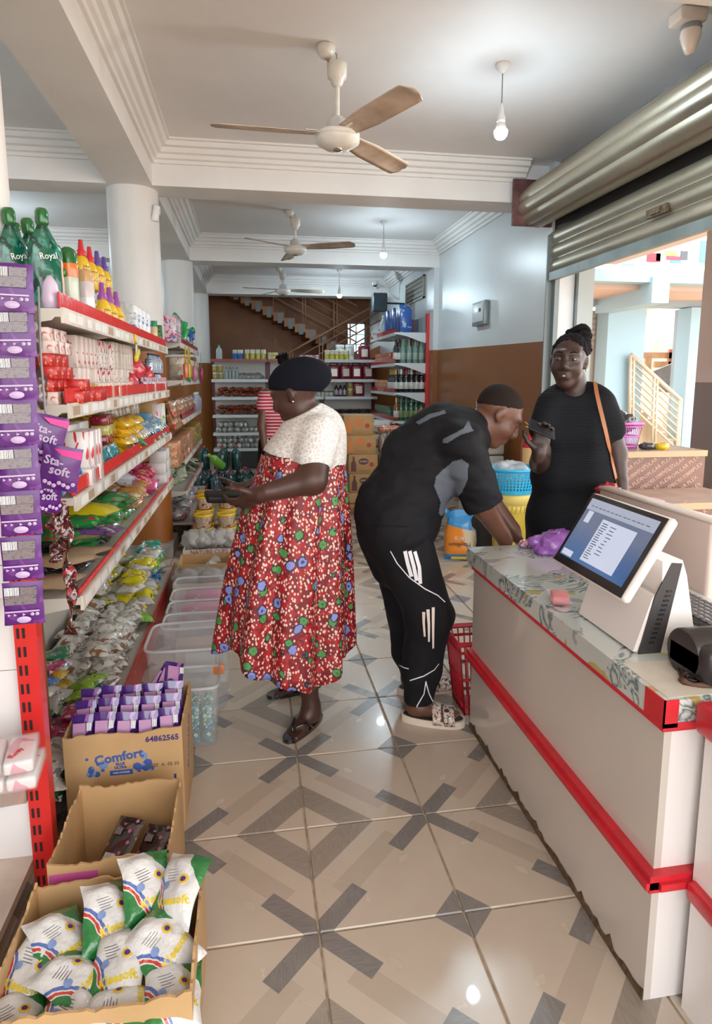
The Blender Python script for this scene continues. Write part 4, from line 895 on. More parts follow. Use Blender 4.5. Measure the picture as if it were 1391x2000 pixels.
tf.cut((0, 0, .085), (0, 0, -1)); tf.cut(A(780, 1005), (0, 0, 1))
tro = obj('trousers', wrinkle(tf.mesh('trousers', blk), .010, 8, 4.0, (1, 1, .7)), man)
wcl = mat('white_stripe_cloth', (.74, .72, .75), .6)
for k, px in enumerate(([(791, 1076), (797, 1102), (804, 1126)], [(800, 1076), (808, 1105), (814, 1134)], [(810, 1077), (819, 1108), (821, 1140)])): ribbon(tro, px, .0145, 'white_stripe', wcl, man)
for px in ([(828, 1195), (828, 1215), (830, 1243)], [(836, 1190), (838, 1220), (838, 1253)], [(846, 1186), (846, 1220), (846, 1266)]): ribbon(tro, px, .013, 'printed_bar', mat('cream_print', (.72, .62, .56), .6), man, ends=(1, .55))
for px in ([(763, 1076), (776, 1100), (800, 1128), (830, 1150), (855, 1163), (869, 1176)], [(857, 1296), (848, 1308), (828, 1320), (801, 1329)], [(832, 1330), (828, 1355), (815, 1378), (812, 1396)], [(832, 1332), (838, 1355), (846, 1372)], [(779, 1298), (790, 1304), (799, 1306)]): ribbon(tro, px, .0045, 'piping', wcl, man, n=40)
hf = Field(axis(.88, 1.16, .004), axis(2.36, 2.68, .004), axis(1.2, 1.46, .004)); f_, u_, r_ = frame(F2, U2); rot2 = [tuple(r_), tuple(f_), tuple(u_)]
hf.ell(hm+(u_*.034-f_*.016)*1.04, (.0762, .0992, .0918), rot2); hf.cut(hm+u_*.07+f_*.052, f_*.9-u_*.35); hf.cut(hm-f_*.02+u_*.028, -u_*.9+f_*.5)
obj('hair', hf.mesh('hair', mat('close_cropped_hair', (.016, .010, .008), .8, bump=.3, bs=300, spec=.15)), man)
csole = mat('cream_foam_sole', (.66, .56, .46), .55); strapm = printed('graffiti_strap', (.60, .44, .36), [(.02, .02, .02), (.7, .68, .66), (.03, .03, .03)], 60, .5, .55, coat=.1)
for hl, to, in (((.625, 2.458), (.836, 2.376)), ((.66, 2.684), (.895, 2.688))):
    so_, h, f, l, ln = sandal(man, hl, to, .105, csole, .030, name='sandal'); z_ = V((0, 0, 1))
    MB().prism([((h+f*(ln*.5+math.cos(a)*ln*.47)+l*math.sin(a)*.043).x, (h+f*(ln*.5+math.cos(a)*ln*.47)+l*math.sin(a)*.043).y) for a in [2*math.pi*k/24 for k in range(24)]], .030, .033).build('footbed', [mat('black_footbed', (.03, .025, .025), .6)], so_)
    for (q0, q1) in ((.52, .66), (.69, .86)):
        def S(u, v, q0=q0, q1=q1):
            a = math.pi*u; return h+f*ln*(q0+(q1-q0)*v-.04*math.sin(a))+l*(-math.cos(a)*.053)+z_*(.02+.062*math.sin(a)**.6*(1.1-.35*(q0+(q1-q0)*v)))
        sb = MB().surf(S, 15, 5).build('strap', [strapm], so_); _s = sb.modifiers.new('t', 'SOLIDIFY'); _s.thickness = .005
        MB().surf(lambda u, v: S(.1+.8*u, .0+.12*v)+z_*.003, 13, 2).build('strap_edge', [mat('black_binding', (.015, .015, .015), .6)], so_)
# ------------------------------------------------------------------ woman in black
Y3 = 2.68; A = lambda x_, y_, Y=Y3: aty(x_, y_, Y)
wb = thing('person', 'person in ribbed black dress with hair bun, holding a phone behind the counter', 'person', XF(0, 0, 0))
fw3 = vn((-.50, -.86, -.05)); side = vn((.86, -.50, 0))     # side: towards picture right
F3, U3 = (-.58, -.80, -.02), (.06, 0, 1); h3 = A(1111, 706, 2.66)
cB = lambda x_, y_: A(x_, y_)
shR, elR, wrR = A(1064, 787, 2.70), A(1052, 902, 2.74), A(1050, 888, 2.55)
shR, elR, wrR = A(1076, 790, 2.72), A(1054, 905, 2.70), A(1053, 884, 2.46)
shL, elL, wrL = A(1176, 790, 2.62), A(1205, 885, 2.60), A(1214, 955, 2.54)
tors3 = [('c', tuple(A(1092, 795, 2.74)), tuple(A(1158, 795, 2.66)), .072, .072, .06), ('c', tuple(A(1092, 850, 2.73)), tuple(A(1150, 850, 2.66)), .095, .095, .06), ('c', tuple(A(1092, 930, 2.73)), tuple(A(1152, 930, 2.66)), .115, .115, .06), ('c', tuple(A(1088, 1010, 2.74)), tuple(A(1152, 1010, 2.66)), .125, .125, .06)]
b3 = Field(axis(1.1, 1.85, .006), axis(2.32, 2.98, .006), axis2(-.005, 1.05, 1.68, .007, .0045))
b3.prims(tors3).cap(shR, elR, .05, .043, .03).cap(elR, wrR, .042, .027, .02).cap(shL, elL, .052, .044, .03).cap(elL, wrL, .042, .027, .02).cap(A(1122, 738, 2.69), A(1124, 780, 2.69), .05, .06, .04)
b3.prims(head_prims(h3, F3, U3, 1.02, .98))
fl = [V((A(1100, 930).x, 2.76, 0)), V((A(1150, 930).x, 2.70, 0))]
for q in fl: b3.cap(q+V((0, 0, .8)), q+V((0, 0, .45)), .085, .055, .04).cap(q+V((0, 0, .45)), q+V((0, 0, .08)), .052, .033, .03).prims(foot_prims((q.x+.03, q.y+.05), (q.x-.08, q.y-.15), q+V((0, 0, .085))))
b3.prims(hand_prims(wrR, vn((.10, -.05, .9)), vn((-.1, -.6, .35)), -1, .95, .55, 1.0, .4)); b3.prims(hand_prims(wrL, vn((-.1, -.2, -.9)), vn((-.8, -.2, 0)), 1, .95, .8, 1.0, .6))
obj('body', b3.mesh('body', skinC), wb)
rib, g = newmat('ribbed_black_cloth', .75); z_ = g.xyz(g.obj())[2]; rb = g.m('SINE', g.m('MULTIPLY', z_, 640)); g.col(g.mix(g.m('MULTIPLY', g.m('ADD', rb, 1), .5), (.008, .009, .011), (.015, .016, .019))); g.bump(rb, .25, .003); g.b.inputs['Specular IOR Level'].default_value = .12
d3 = Field(axis(1.05, 1.85, .0065), axis(2.4, 3.02, .0065), axis(.22, 1.45, .0065)); d3.prims(tors3, .015)
d3.cap(A(1095, 1000, 2.75), V((A(1095, 1000, 2.75).x, 2.78, .3)), .14, .19, .06).cap(A(1150, 1000, 2.68), V((A(1150, 1000, 2.68).x, 2.72, .3)), .14, .19, .06)
d3.cap(shR, A(1060, 838, 2.71), .06, .058, .03).cap(shL, A(1196, 838, 2.60), .062, .06, .03).cap(A(1098, 775, 2.71), A(1150, 773, 2.67), .06, .06, .05)
nk = A(1117, 748, 2.62); d3.ell(nk+V((0, -.02, -.0)), (.088, .10, .062), None, -.02); d3.cut((0, 0, .25), (0, 0, -1))
X_, Y_, Z_ = np.meshgrid(*d3.ax, indexing='ij'); zs = A(1200, 824, 2.58).z; d3.F = np.where((X_ > A(1178, 820).x) & (Z_ < zs) & (X_ > A(1191, 820).x), np.maximum(d3.F, zs-Z_), d3.F)
obj('dress', wrinkle(d3.mesh('dress', rib), .007, 6, 2.0, (1, 1, .5)), wb)
# hair: close cap, twisted bun
f_, u_, r_ = frame(F3, U3); rot3 = [tuple(r_), tuple(f_), tuple(u_)]
hh = Field(axis(1.25, 1.62, .004), axis(2.5, 2.9, .004), axis(1.44, 1.78, .004)); hh.ell(h3+(u_*.036-f_*.018)*.98, (.078, .099, .091), rot3); hh.cut(h3+u_*.062+f_*.045, f_*.85-u_*.55); hh.cut(h3-f_*.03+u_*.0, -u_*.8+f_*.6)
obj('hair', wrinkle(hh.mesh('hair', hairm), .004, 60, 1), wb)
bun = A(1130, 667, 2.74); bm_ = MB(); _r = random.Random(11)
for k in range(11):                                   # rope braids coiled into a bun
    a0 = _r.uniform(0, 6.28); tl = _r.uniform(-.6, .6); P = []
    for q in range(15):
        a = a0+q*.36; rr_ = .047*(1-.012*q); P.append(bun+V((rr_*math.cos(a)*1.15, rr_*math.sin(a)*.9*math.cos(tl), rr_*math.sin(a)*math.sin(tl)*.8+(k-5)*.0085+.006*math.sin(a*3))))
    bm_.tube(P, .0125, 7)
bm_.lathe([(0, -.045), (.045, -.03), (.058, 0), (.045, .03), (0, .045)], 18, 0, Matrix.Translation(bun)); bm_.build('hair_bun', [hairm], wb)
for q in (-1, 1):                                     # eyes
    c_ = h3+(r_*q*.031+f_*.0755+u_*.010)*1.02
    ey = MB().lathe([(0, -.0062), (.006, -.0053), (.0095, -.003), (.0112, 0), (.0095, .003), (.006, .0053), (0, .0062)], 14, 0, Matrix.Translation(c_+f_*.0055)).build('eye', [mat('eye_white', (.30, .25, .23), .3, coat=.3)], wb)
    MB().lathe([(.0058, -.001), (.004, .0014), (0, .0018)], 12, 0, Matrix.Translation(c_+f_*.0158-u_*.0005) @ Matrix((r_, u_, f_)).transposed().to_4x4()).build('iris', [mat('iris_dark', (.012, .007, .005), .1, coat=.8)], ey)
    bw_ = [h3+(r_*q*a+f_*b_+u_*c2)*1.02 for a, b_, c2 in ((.014, .0965, .034), (.03, .0905, .040), (.047, .074, .036))]
    MB().tube(bw_, [.002, .0032, .0015], 6).build('eyebrow', [hairm], wb)
MB().tube([h3+(r_*a+f_*(.0945-abs(a)*.25)-u_*.0605)*1.02 for a in (-.012, -.006, 0, .006, .012)], .0035, 6).build('teeth', [mat('teeth', (.75, .72, .66), .2)], wb)
MB().lathe([(0, -.006), (.006, 0), (0, .006)], 10, 0, Matrix.Translation(h3+r_*(1 if r_.x > 0 else -1)*.078-u_*.035)).build('earring', [mat('silver', (.7, .7, .7), .2, metal=1)], wb)
# shoulder strap and purse
dob = [c_ for c_ in wb.children if c_.name.startswith('dress')][0]
tan = mat('tan_leather', (.40, .15, .055), .45)
bag = thing('shoulder_bag', 'tan leather strap bag worn on the shoulder of the black-dress wearer', 'bag', XF(0, 0, 0))
ribbon(dob, [(1162, 748), (1166, 770), (1176, 812), (1186, 860), (1195, 905), (1202, 935)], .017, 'strap', tan, bag, .006, 40)
pw_ = A(1204, 945, 2.53); MB().tube([A(1202, 933, 2.55), pw_, A(1207, 962, 2.5)], .004, 6).build('chain', [mat('brass', (.45, .28, .09), .35)], bag)
blob('pouch', .05, (.9, .7, .7), printed('olive_pouch', (.12, .095, .06), [(.30, .26, .2)], 40, .5, .5), bag, Matrix.Translation(A(1212, 972, 2.47)), 12, .12, 2, 3)
tag(blob('red_cloth', .045, (1.1, .7, .85), mat('red_satin', (.35, .02, .035), .3, coat=.3), None, Matrix.Translation(A(1186, 962, 2.45)), 14, .3, 2.4, 4), 'crumpled red cloth held beside the till screen', 'cloth')
ph = thing('smartphone', 'dark smartphone held in the right hand of the black-dress wearer', 'phone', Matrix.Translation(A(1058, 838, 2.40)) @ Euler((R(35), R(24), R(-8))).to_matrix().to_4x4())
MB().rbox((0, 0, 0), (.118, .072, .009), .004).build('case', [mat('phone_dark', (.02, .02, .022), .5, spec=.2)], ph); MB().rbox((0, 0, .005), (.11, .066, .001), .0004).build('screen', [mat('phone_glass', (.012, .012, .014), .45, spec=.2)], ph)
# ------------------------------------------------------------------ assistant in striped shirt at the back
Y4 = 6.25; A = lambda x_, y_, Y=Y4: aty(x_, y_, Y)
ws = thing('person', 'person in red and white striped shirt, standing at the back shelves', 'person', XF(0, 0, 0))
hs = A(562, 735); F4, U4 = (.25, .95, -.15), (0, 0, 1)
t4 = [('c', tuple(A(525, 775)), tuple(A(575, 775)), .08, .08, .05), ('c', tuple(A(532, 815)), tuple(A(572, 815)), .11, .11, .06), ('c', tuple(A(532, 860)), tuple(A(572, 860)), .125, .125, .06)]
b4 = Field(axis(.0, .8, .01), axis(5.95, 6.6, .01), axis(-.005, 1.7, .01)); b4.prims(t4).prims(head_prims(hs, F4, U4, 1.0)).cap(hs-V((0, 0, .08)), A(555, 775), .05, .06, .04)
for s_, e_, w_, sd_ in ((A(518, 770, 6.22), A(511, 830, 6.18), A(518, 878, 6.12), 1), (A(590, 770, 6.28), A(600, 830, 6.3), A(598, 880, 6.2), -1)):
    b4.cap(s_, e_, .05, .042, .03).cap(e_, w_, .042, .028, .02).prims(hand_prims(w_, vn((.1, -.1, -.9)), (.4*sd_, .3, 0), sd_, 1, .3))
for xx_ in (535, 570):
    k_ = V((A(xx_, 860).x, Y4, 0)); b4.cap(k_+V((0, 0, .8)), k_+V((0, 0, .45)), .085, .055, .04).cap(k_+V((0, 0, .45)), k_+V((0, 0, .08)), .052, .034, .03).prims(foot_prims((k_.x-.02, k_.y-.06), (k_.x+.03, k_.y+.17), k_+V((0, 0, .085))))
obj('body', b4.mesh('body', skinB), ws)
stp, g = newmat('red_white_stripe', .7); z_ = g.xyz(g.obj())[2]; g.col(g.mix(g.m('GREATER_THAN', g.m('SINE', g.m('MULTIPLY', z_, 200)), .45), (.42, .02, .05), (.70, .55, .55)))
s4 = Field(axis(.0, .8, .01), axis(5.95, 6.6, .01), axis(.8, 1.5, .01)); s4.prims(t4, .015).cap(A(518, 770, 6.22), A(513, 793, 6.2), .062, .062, .03).cap(A(590, 770, 6.28), A(596, 793, 6.29), .062, .062, .03); s4.cut(A(550, 853), (0, 0, -1)); s4.cut(A(550, 764), (0, 0, 1)); obj('shirt', s4.mesh('shirt', stp), ws)
k4 = Field(axis(.0, .8, .012), axis(5.95, 6.6, .012), axis(.1, 1.0, .012)); k4.cap(A(532, 868), A(532, 1010), .14, .15, .05).cap(A(572, 868), A(572, 1010), .14, .15, .05); k4.cut(A(550, 848), (0, 0, 1)); ko = obj('skirt', k4.mesh('skirt', blk), ws)
ribbon(ko, [(522, 852), (524, 862), (527, 876), (530, 890)], .012, 'piping', wcl, ws, .004)
bz = A(553, 702); bm_ = MB(); _r = random.Random(4)
for k in range(26):
    a = _r.uniform(0, 6.28); e_ = _r.uniform(.1, 1.2); d_ = V((math.cos(a)*math.cos(e_), math.sin(a)*math.cos(e_), math.sin(e_))); bm_.tube([bz+V((0, 0, -.02)), bz+d_*.05, bz+d_*.08+V((0, 0, -.005))], [.012, .009, .003], 5)
bm_.lathe([(0, -.06), (.05, -.04), (.055, 0), (.03, .03), (0, .035)], 14, 0, Matrix.Translation(bz)).build('hair_bun', [hairm], ws)
h4 = Field(axis(.0, .6, .008), axis(6.0, 6.5, .008), axis(1.3, 1.7, .008)); f_, u_, r_ = frame(F4, U4); h4.ell(hs+u_*.036-f_*.016, (.079, .1, .093), [tuple(r_), tuple(f_), tuple(u_)]); h4.cut(hs+f_*.06, f_); obj('hair', h4.mesh('hair', hairm), ws)
# ================================================================== LEFT SHELVING AND ITS GOODS
def proj(p):
    q = np.array(p, float)-[0, 0, CAM_H]; d = q@_fw; return CX+FPX*(q@_rt)/d, CY-FPX*(q@_up)/d
def yfor(px, X, z):                      # where along a shelf of known front line and height a pixel column falls
    a, b = 1.3, 14.0
    for _ in range(40):
        m_ = (a+b)/2
        if proj((X, m_, z))[0] < px: a = m_
        else: b = m_
    return a
metal = mat('shelf_beige', (.60, .555, .49), .4, var=.05, vs=9); ptag = mat('price_strip', (.66, .60, .52), .35, var=.12, vs=18)
fence = mat('red_fence_plastic', (.55, .025, .028), .25, alpha=.92, coat=.4); panelm = mat('shelf_back_panel', (.50, .45, .39), .5)
redpost = mat('red_upright', (.58, .018, .016), .3, coat=.3); paperw = mat('tag_paper', (.74, .72, .68), .6); tapeb = mat('brown_tape', (.42, .31, .20), .4)
def rail(parent, xf, y0, y1, z, seed, fenceh=.05, far=False):
    """front edge of one shelf bay: price strip, paper tags and red ribbed guard"""
    MB().bb((xf-.004, y0, z-.042), (xf+.006, y1, z+.004)).build('price_strip', [ptag], parent)
    r_ = random.Random(seed); n = max(2, int((y1-y0)/.11))
    for k in range(n):
        yy = y0+(k+.2+.3*r_.random())*(y1-y0)/n; MB().bb((xf+.0062, yy, z-.034), (xf+.0075, yy+.045+.04*r_.random(), z-.006)).build('price_tag', [paperw if r_.random() < .7 else tapeb], parent)
    f_ = MB().bb((xf-.012, y0+.01, z+.004), (xf-.008, y1-.01, z+fenceh)); 
    fo = f_.build('guard', [fence], parent)
    if far: return
    rb_ = MB()
    for k in range(int((y1-y0)/.0165)):
        q = MB() if y0 < 2.5 else rb_
        q.bb((xf-.0085, y0+.012+k*.0165, z+.006), (xf-.005, y0+.018+k*.0165, z+fenceh-.002))
        if y0 < 2.5: q.build('guard_rib', [RIBM], fo)
    if y0 >= 2.5: rb_.build('guard_ribs', [RIBM], fo)['kind'] = 'stuff'
RIBM = mat('red_rib', (.66, .05, .045), .22, coat=.5)
def gondola(label, xf, xb, y0, y1, nb, zs, zbase, xbase, far=False):
    G = thing('shelf_unit', label, 'shelving', XF(0, 0, 0)); bl_ = (y1-y0)/nb
    for b in range(nb):
        a = y0+b*bl_
        MB().bb((xb-.02, a, .02), (xb, a+bl_, max(zs)-.02)).build('back_panel', [panelm], G)
        MB().bb((xb, a+.002, zbase-.02), (xbase, a+bl_-.002, zbase)).build('base_deck', [metal], G)
        MB().bb((xbase-.02, a, 0), (xbase-.006, a+bl_, zbase-.02)).build('kick_plate', [redpost], G)
        MB().bb((xbase-.006, a+.004, zbase-.02), (xbase, a+bl_-.004, zbase+.035)).build('guard', [fence], G)
        for i, z in enumerate(zs):
            sh_ = MB().bb((xb, a+.002, z-.024), (xf, a+bl_-.002, z)).build('shelf', [metal], G)
            MB().prism([(xb, z-.024), (xf-.02, z-.024), (xf-.03, z-.034), (xb+.12, z-.075), (xb, z-.08)], 0, .004, 0, XF(0, a+.006, 0) @ FRONT).build('bracket', [metal], sh_)
            rail(sh_, xf, a+.004, a+bl_-.004, z, b*7+i, .05 if i < 3 else .022, far)
    for b in range(nb+1): MB().bb((xb-.05, y0+b*bl_-.015, 0), (xb-.02, y0+b*bl_+.015, max(zs)+.02)).build('upright', [redpost], G)
    return G
XF1, XB1 = -.544, -.93
Z1 = (1.655, 1.372, 1.085, .765); ZBASE = .135
gondola('red-trimmed beige shelf unit in front of the round column, packed with soaps and wipes', XF1, XB1, 2.03, 4.46, 3, Z1, ZBASE, -.55)
XF2, XB2 = -.575, -.95
Z2 = (1.75, 1.435, 1.10, .75, .47)
gondola('red-trimmed shelf unit beyond the round column, hung with kitchen brushes', XF2, XB2, 5.63, 7.6, 2, Z2, .19, -.525, True)
# ---------------- product kinds: a kind is a list of (part name, mesh)
def inst(kind, name, M, label, cat, group=None):
    if len(kind) == 1: o = obj(name, kind[0][1], None, M); return tag(o, label, cat, group)
    o = thing(name, label, cat, M, group)
    for pn, me in kind: obj(pn, me, o)
    return o
KC = {}
def kbox(w_, d_, h_, m, key, lab=None):
    if key in KC: return KC[key]
    k = [('carton', MB().rbox((0, 0, h_/2), (d_, w_, h_), .0015, seg=1).mesh(key, [m]))]
    if lab: k.append(('label', MB().bb((d_/2, -w_*.42, h_*.2), (d_/2+.0007, w_*.42, h_*.8)).mesh(key+'_label', [lab])))
    KC[key] = k; return k
def kpouch(w_, h_, t_, m, key, seed=0, wr=.12, cr=.06):
    if key in KC: return KC[key]
    KC[key] = [('pouch', MB().pillow(w_, h_, t_, 0, None, 11, 11, cr, wr, seed).mesh(key, [m]))]; return KC[key]
def klathe(parts, key, seg=18):
    if key in KC: return KC[key]
    KC[key] = [(pn, MB().lathe(pr, seg).mesh(key+'_'+pn, [m])) for pn, pr, m in parts]; return KC[key]
def kspray(r, h, body, capm, key, lab=None, dome=True):
    P = [('can', [(r*.9, 0), (r, .004), (r, h*.74), (r*.9, h*.78), (r*.5, h*.8)], body), ('cap', [(r*.97, h*.765), (r*.97, h*.9), (r*.8, h*.965), (r*.35, h), (0, h)] if dome else [(r*.97, h*.765), (r*.97, h*.99), (r*.9, h), (0, h)], capm)]
    if lab: P.append(('label', [(r*1.005, h*.08), (r*1.006, h*.1), (r*1.006, h*.45), (r*1.005, h*.47)], lab))
    return klathe(P, key)
def kbottle(r, h, body, capm, key, lab=None, neck=.35):
    P = [('bottle', [(r*.9, 0), (r, .006), (r, h*.6), (r*.85, h*.7), (r*neck, h*.82), (r*neck, h*.92)], body), ('cap', [(r*neck*1.2, h*.9), (r*neck*1.2, h*.99), (r*neck, h), (0, h)], capm)]
    if lab: P.append(('label', [(r*1.004, h*.15), (r*1.01, h*.16), (r*1.01, h*.48), (r*1.004, h*.5)], lab))
    return klathe(P, key)
def kjar(r, h, body, lid, key, lab=None):
    P = [('jar', [(r*.92, 0), (r, .005), (r, h*.74), (r*.9, h*.8)], body), ('lid', [(r*.98, h*.8), (r*.98, h*.985), (r*.9, h), (0, h)], lid)]
    if lab: P.append(('label', [(r*1.004, h*.12), (r*1.012, h*.13), (r*1.012, h*.62), (r*1.004, h*.63)], lab))
    return klathe(P, key)
gl = lambda n_, c_, **k: mat(n_, c_, k.pop('rough', .22), coat=k.pop('coat', .4), **k)
green = gl('foil_green', (.006, .16, .085)); gcap = gl('green_cap', (.008, .11, .02)); tealp = printed('green_pouch_print', (.004, .10, .055), [(.003, .035, .028), (.03, .20, .15)], 22, .2, .45, coat=.45)
# ---------------- top shelf of the near unit
def spout_pouch():
    if 'spout' in KC: return KC['spout']
    def P(u, v, sg):
        wdt = .047*(1 if v < .72 else max(.22, 1-(v-.72)*2.8)); th = .030*(1-abs(2*u-1)**2.5)*(1-.75*v)+.001
        return (sg*th+.002*math.sin(17*v+9*u), (u-.5)*2*wdt, .255*v)
    b = MB().surf(lambda u, v: P(u, v, 1), 9, 16).surf(lambda u, v: P(u, v, -1), 9, 16, 0, None, False, True)
    KC['spout'] = [('pouch', b.mesh('spout_pouch', [tealp])), ('cap', MB().lathe([(.012, .245), (.017, .25), (.019, .255), (.019, .285), (.014, .295), (0, .296)], 14).mesh('spout_cap', [gcap]))]; return KC['spout']
for k, (X_, Y_, rz, tl) in enumerate(((-.60, 2.10, 55, 0), (-.68, 2.12, 48, 4), (-.74, 2.16, 52, -4), (-.66, 2.24, 60, 5), (-.80, 2.14, 42, 3), (-.76, 2.28, 50, -5))):
    o = inst(spout_pouch(), 'refill_pouch', XF(X_, Y_, Z1[0], R(tl), 0, R(-rz)), 'shiny green refill pouch with screw cap on the top shelf', 'pouch', 'green refill pouches on the top shelf')
    if k < 4:
        text('lettering', 'Royal', .026, wink, o, XF(.034, 0, .155) @ RIGHTF @ Matrix.Rotation(R(8), 4, 'Z'), sx=.9); text('lettering', 'Limited', .012, wink, o, XF(.036, 0, .02) @ RIGHTF)
T = Z1[0]
inst(klathe([('shell', [(.018, 0), (.026, .006), (.028, .03), (.022, .075), (.008, .1), (0, .101)], gl('lilac_shell', (.58, .48, .62)))], 'lilac'), 'gel_freshener', XF(-.585, yfor(101, -.585, T), T), 'lilac gel air freshener egg beside the green pouches', 'air freshener')
orl = gl('orange_label', (.72, .16, .015)); peach = gl('peach_can', (.78, .48, .36)); pale = gl('pale_green_can', (.50, .56, .44))
o = inst(kspray(.030, .235, pale, gcap, 'airg', None), 'air_freshener', XF(-.60, yfor(140, -.60, T), T), 'pale green aerosol with orange band and tall green cap', 'aerosol')
MB().lathe([(.0305, .135), (.0308, .136), (.0308, .178), (.0305, .18)], 18).build('orange_band', [orl], o)
o = inst(kspray(.028, .225, peach, gcap, 'airp', None), 'air_freshener', XF(-.615, yfor(112, -.615, T), T), 'peach aerosol with round green emblem and green cap', 'aerosol')
MB().lathe([(.0, 0), (.014, 0), (.014, .001), (0, .001)], 16, 0, XF(.028, 0, .135) @ Euler((0, R(90), R(-35))).to_matrix().to_4x4()).build('emblem', [gl('dark_green_ink', (.03, .14, .02))], o)
tan_ = gl('tan_cap', (.55, .33, .14)); mauve = gl('mauve_can', (.60, .53, .52))
inst(kspray(.030, .20, mauve, tan_, 'tancan', gl('white_label', (.72, .70, .68))), 'air_freshener', XF(-.60, yfor(172, -.60, T), T), 'white aerosol with tapered tan cap on the top shelf', 'aerosol')
ybot = gl('yellow_bottle', (.72, .44, .02)); redn = gl('red_nozzle', (.62, .03, .04)); purn = gl('purple_nozzle', (.12, .06, .30)); pun2 = gl('violet_nozzle', (.30, .07, .32)); lemonl = printed('lemon_label', (.70, .48, .04), [(.10, .2, .03), (.62, .08, .05)], 60, .3, .5)
def trig(capm, key): return klathe([('bottle', [(.030, 0), (.034, .005), (.034, .085), (.025, .112), (.014, .122), (.014, .128)], ybot), ('nozzle', [(.020, .122), (.020, .142), (.013, .15), (.009, .188), (.007, .19), (0, .191)], capm), ('label', [(.0342, .024), (.0346, .025), (.0346, .078), (.0342, .08)], lemonl)], key)
for px, X_, dz, c_, nm in ((168, -.70, .192, redn, 'red'), (184, -.70, .192, redn, 'red'), (198, -.69, .192, purn, 'purple'), (211, -.69, .192, purn, 'purple'), (203, -.60, 0, pun2, 'violet'), (217, -.60, 0, pun2, 'violet'), (230, -.60, 0, pun2, 'violet'), (168, -.70, 0, redn, 'red'), (184, -.70, 0, redn, 'red'), (198, -.69, 0, purn, 'purple'), (211, -.69, 0, purn, 'purple'), (222, -.69, 0, purn, 'purple')):
    inst(trig(c_, 'trig'+nm), 'spray_bottle', XF(X_, yfor(px, X_, T), T+dz), 'yellow bottle with %s spray nozzle on the top shelf' % nm, 'bottle', '%s-nozzled yellow bottles' % nm)
filmy = mat('shrink_film', (.85, .85, .82), .08, alpha=.20, coat=1.0)
for px, s_, z_, X_ in ((225, .07, .17, -.66), (238, .075, .14, -.66), (248, .07, .12, -.66), (244, .065, .05, -.62)):
    tag(blob('shrink_wrap', s_, (1, 1.1, 1.5), filmy, None, XF(X_, yfor(px, X_, T), T+.06), int(px), .3, 2.2, 3, -.06), 'clear shrink film bunched around yellow bottles on the top shelf', 'plastic film', 'shrink film on the top shelf')
wcan = printed('white_blue_can', (.72, .73, .74), [(.05, .11, .35), (.45, .55, .65)], 38, .25, .42); bcan = gl('blue_pack', (.01, .17, .46))
for px in (263, 271, 279, 287): inst(kspray(.026, .185, wcan, gl('white_cap', (.75, .76, .77)), 'wcan'), 'deodorant_spray', XF(-.605, yfor(px, -.605, T), T), 'white aerosol with blue print beyond the yellow bottles', 'aerosol', 'white and blue aerosols')
inst(kbox(.05, .02, .06, bcan, 'bluebox'), 'perfume_box', XF(-.565, yfor(262, -.565, T), T+.0), 'small blue boxed perfume hung at the shelf guard', 'box')
inst(kspray(.024, .16, gl('amber_bottle', (.62, .42, .2)), gl('teal_cap', (.01, .22, .11)), 'amber', None, False), 'lotion_bottle', XF(-.60, yfor(302, -.6, T), T), 'amber lotion bottle with flat teal cap', 'bottle')
inst(kspray(.026, .15, printed('green_can_print', (.02, .13, .02), [(.15, .35, .1), (.01, .03, .01)], 50, .25, .5), gl('dark_green_cap', (.02, .10, .03)), 'gcan', None, False), 'green_can', XF(-.60, yfor(311, -.6, T), T), 'dark green patterned can at the far end of the top shelf', 'can')
# ---------------- rows placed by where they start and end along the shelf
YMAX = 4.45
def row(px0, px1, X_, z, kind, w_, name, lab, cat, g_, lev=1, h_=.05, jit=.006, rz=.06, skip=0.0, tl=0, seed=1):
    y0, y1 = yfor(px0, X_, z), min(YMAX, yfor(px1, X_, z)); n = max(1, int((y1-y0)/w_)); r_ = random.Random(seed+int(px0*7+z*100))
    for i in range(lev):
        for j in range(n):
            if i == lev-1 and r_.random() < skip: continue
            inst(kind, name, XF(X_+r_.uniform(-jit, jit), y0+(j+.5)*(y1-y0)/n, z+i*h_, 0, R(tl), r_.uniform(-rz, rz)), lab, cat, g_)
T = Z1[1]
wbox = printed('white_soap_box', (.70, .58, .52), [(.62, .46, .42), (.50, .10, .09)], 26, .4, .28, coat=.1); wred = printed('white_red_box', (.72, .64, .58), [(.48, .03, .04), (.12, .1, .1)], 34, .4, .42, coat=.1); rbox_ = printed('red_soap_box', (.50, .012, .012), [(.62, .18, .10), (.62, .3, .1)], 30, .35, .32, coat=.2)
kw, kr = kbox(.064, .09, .038, wbox, 'soapw'), kbox(.064, .09, .038, rbox_, 'soapr')
for i in range(6):
    for j in range(3):
        rd = i in (1, 2, 3)
        inst(kr if rd else kw, 'soap_box', XF(-.62-.012*(i % 2), 2.07+.066*j, T+.0383*i), 'red soap box with orange trim in the stack at the shelf end' if rd else 'white soap box in the stack at the shelf end', 'box', 'red soap boxes at the shelf end' if rd else 'white soap boxes at the shelf end')
row(128, 186, -.575, T, kr, .066, 'soap_box', 'red medicated soap box low in front of the tall cartons', 'box', 'red soap boxes in front of tall cartons', 2, .0383, skip=.4)
ktw = kbox(.05, .075, .118, wbox, 'tallw'); ktr = kbox(.046, .075, .118, wred, 'tallr')
row(136, 176, -.66, T, ktw, .052, 'soap_carton', 'upright plain white soap carton on the second shelf', 'box', 'plain upright cartons', 2, .1185)
row(176, 208, -.655, T, ktr, .047, 'soap_carton', 'upright white carton with red band on the second shelf', 'box', 'red-banded upright cartons', 2, .1185)
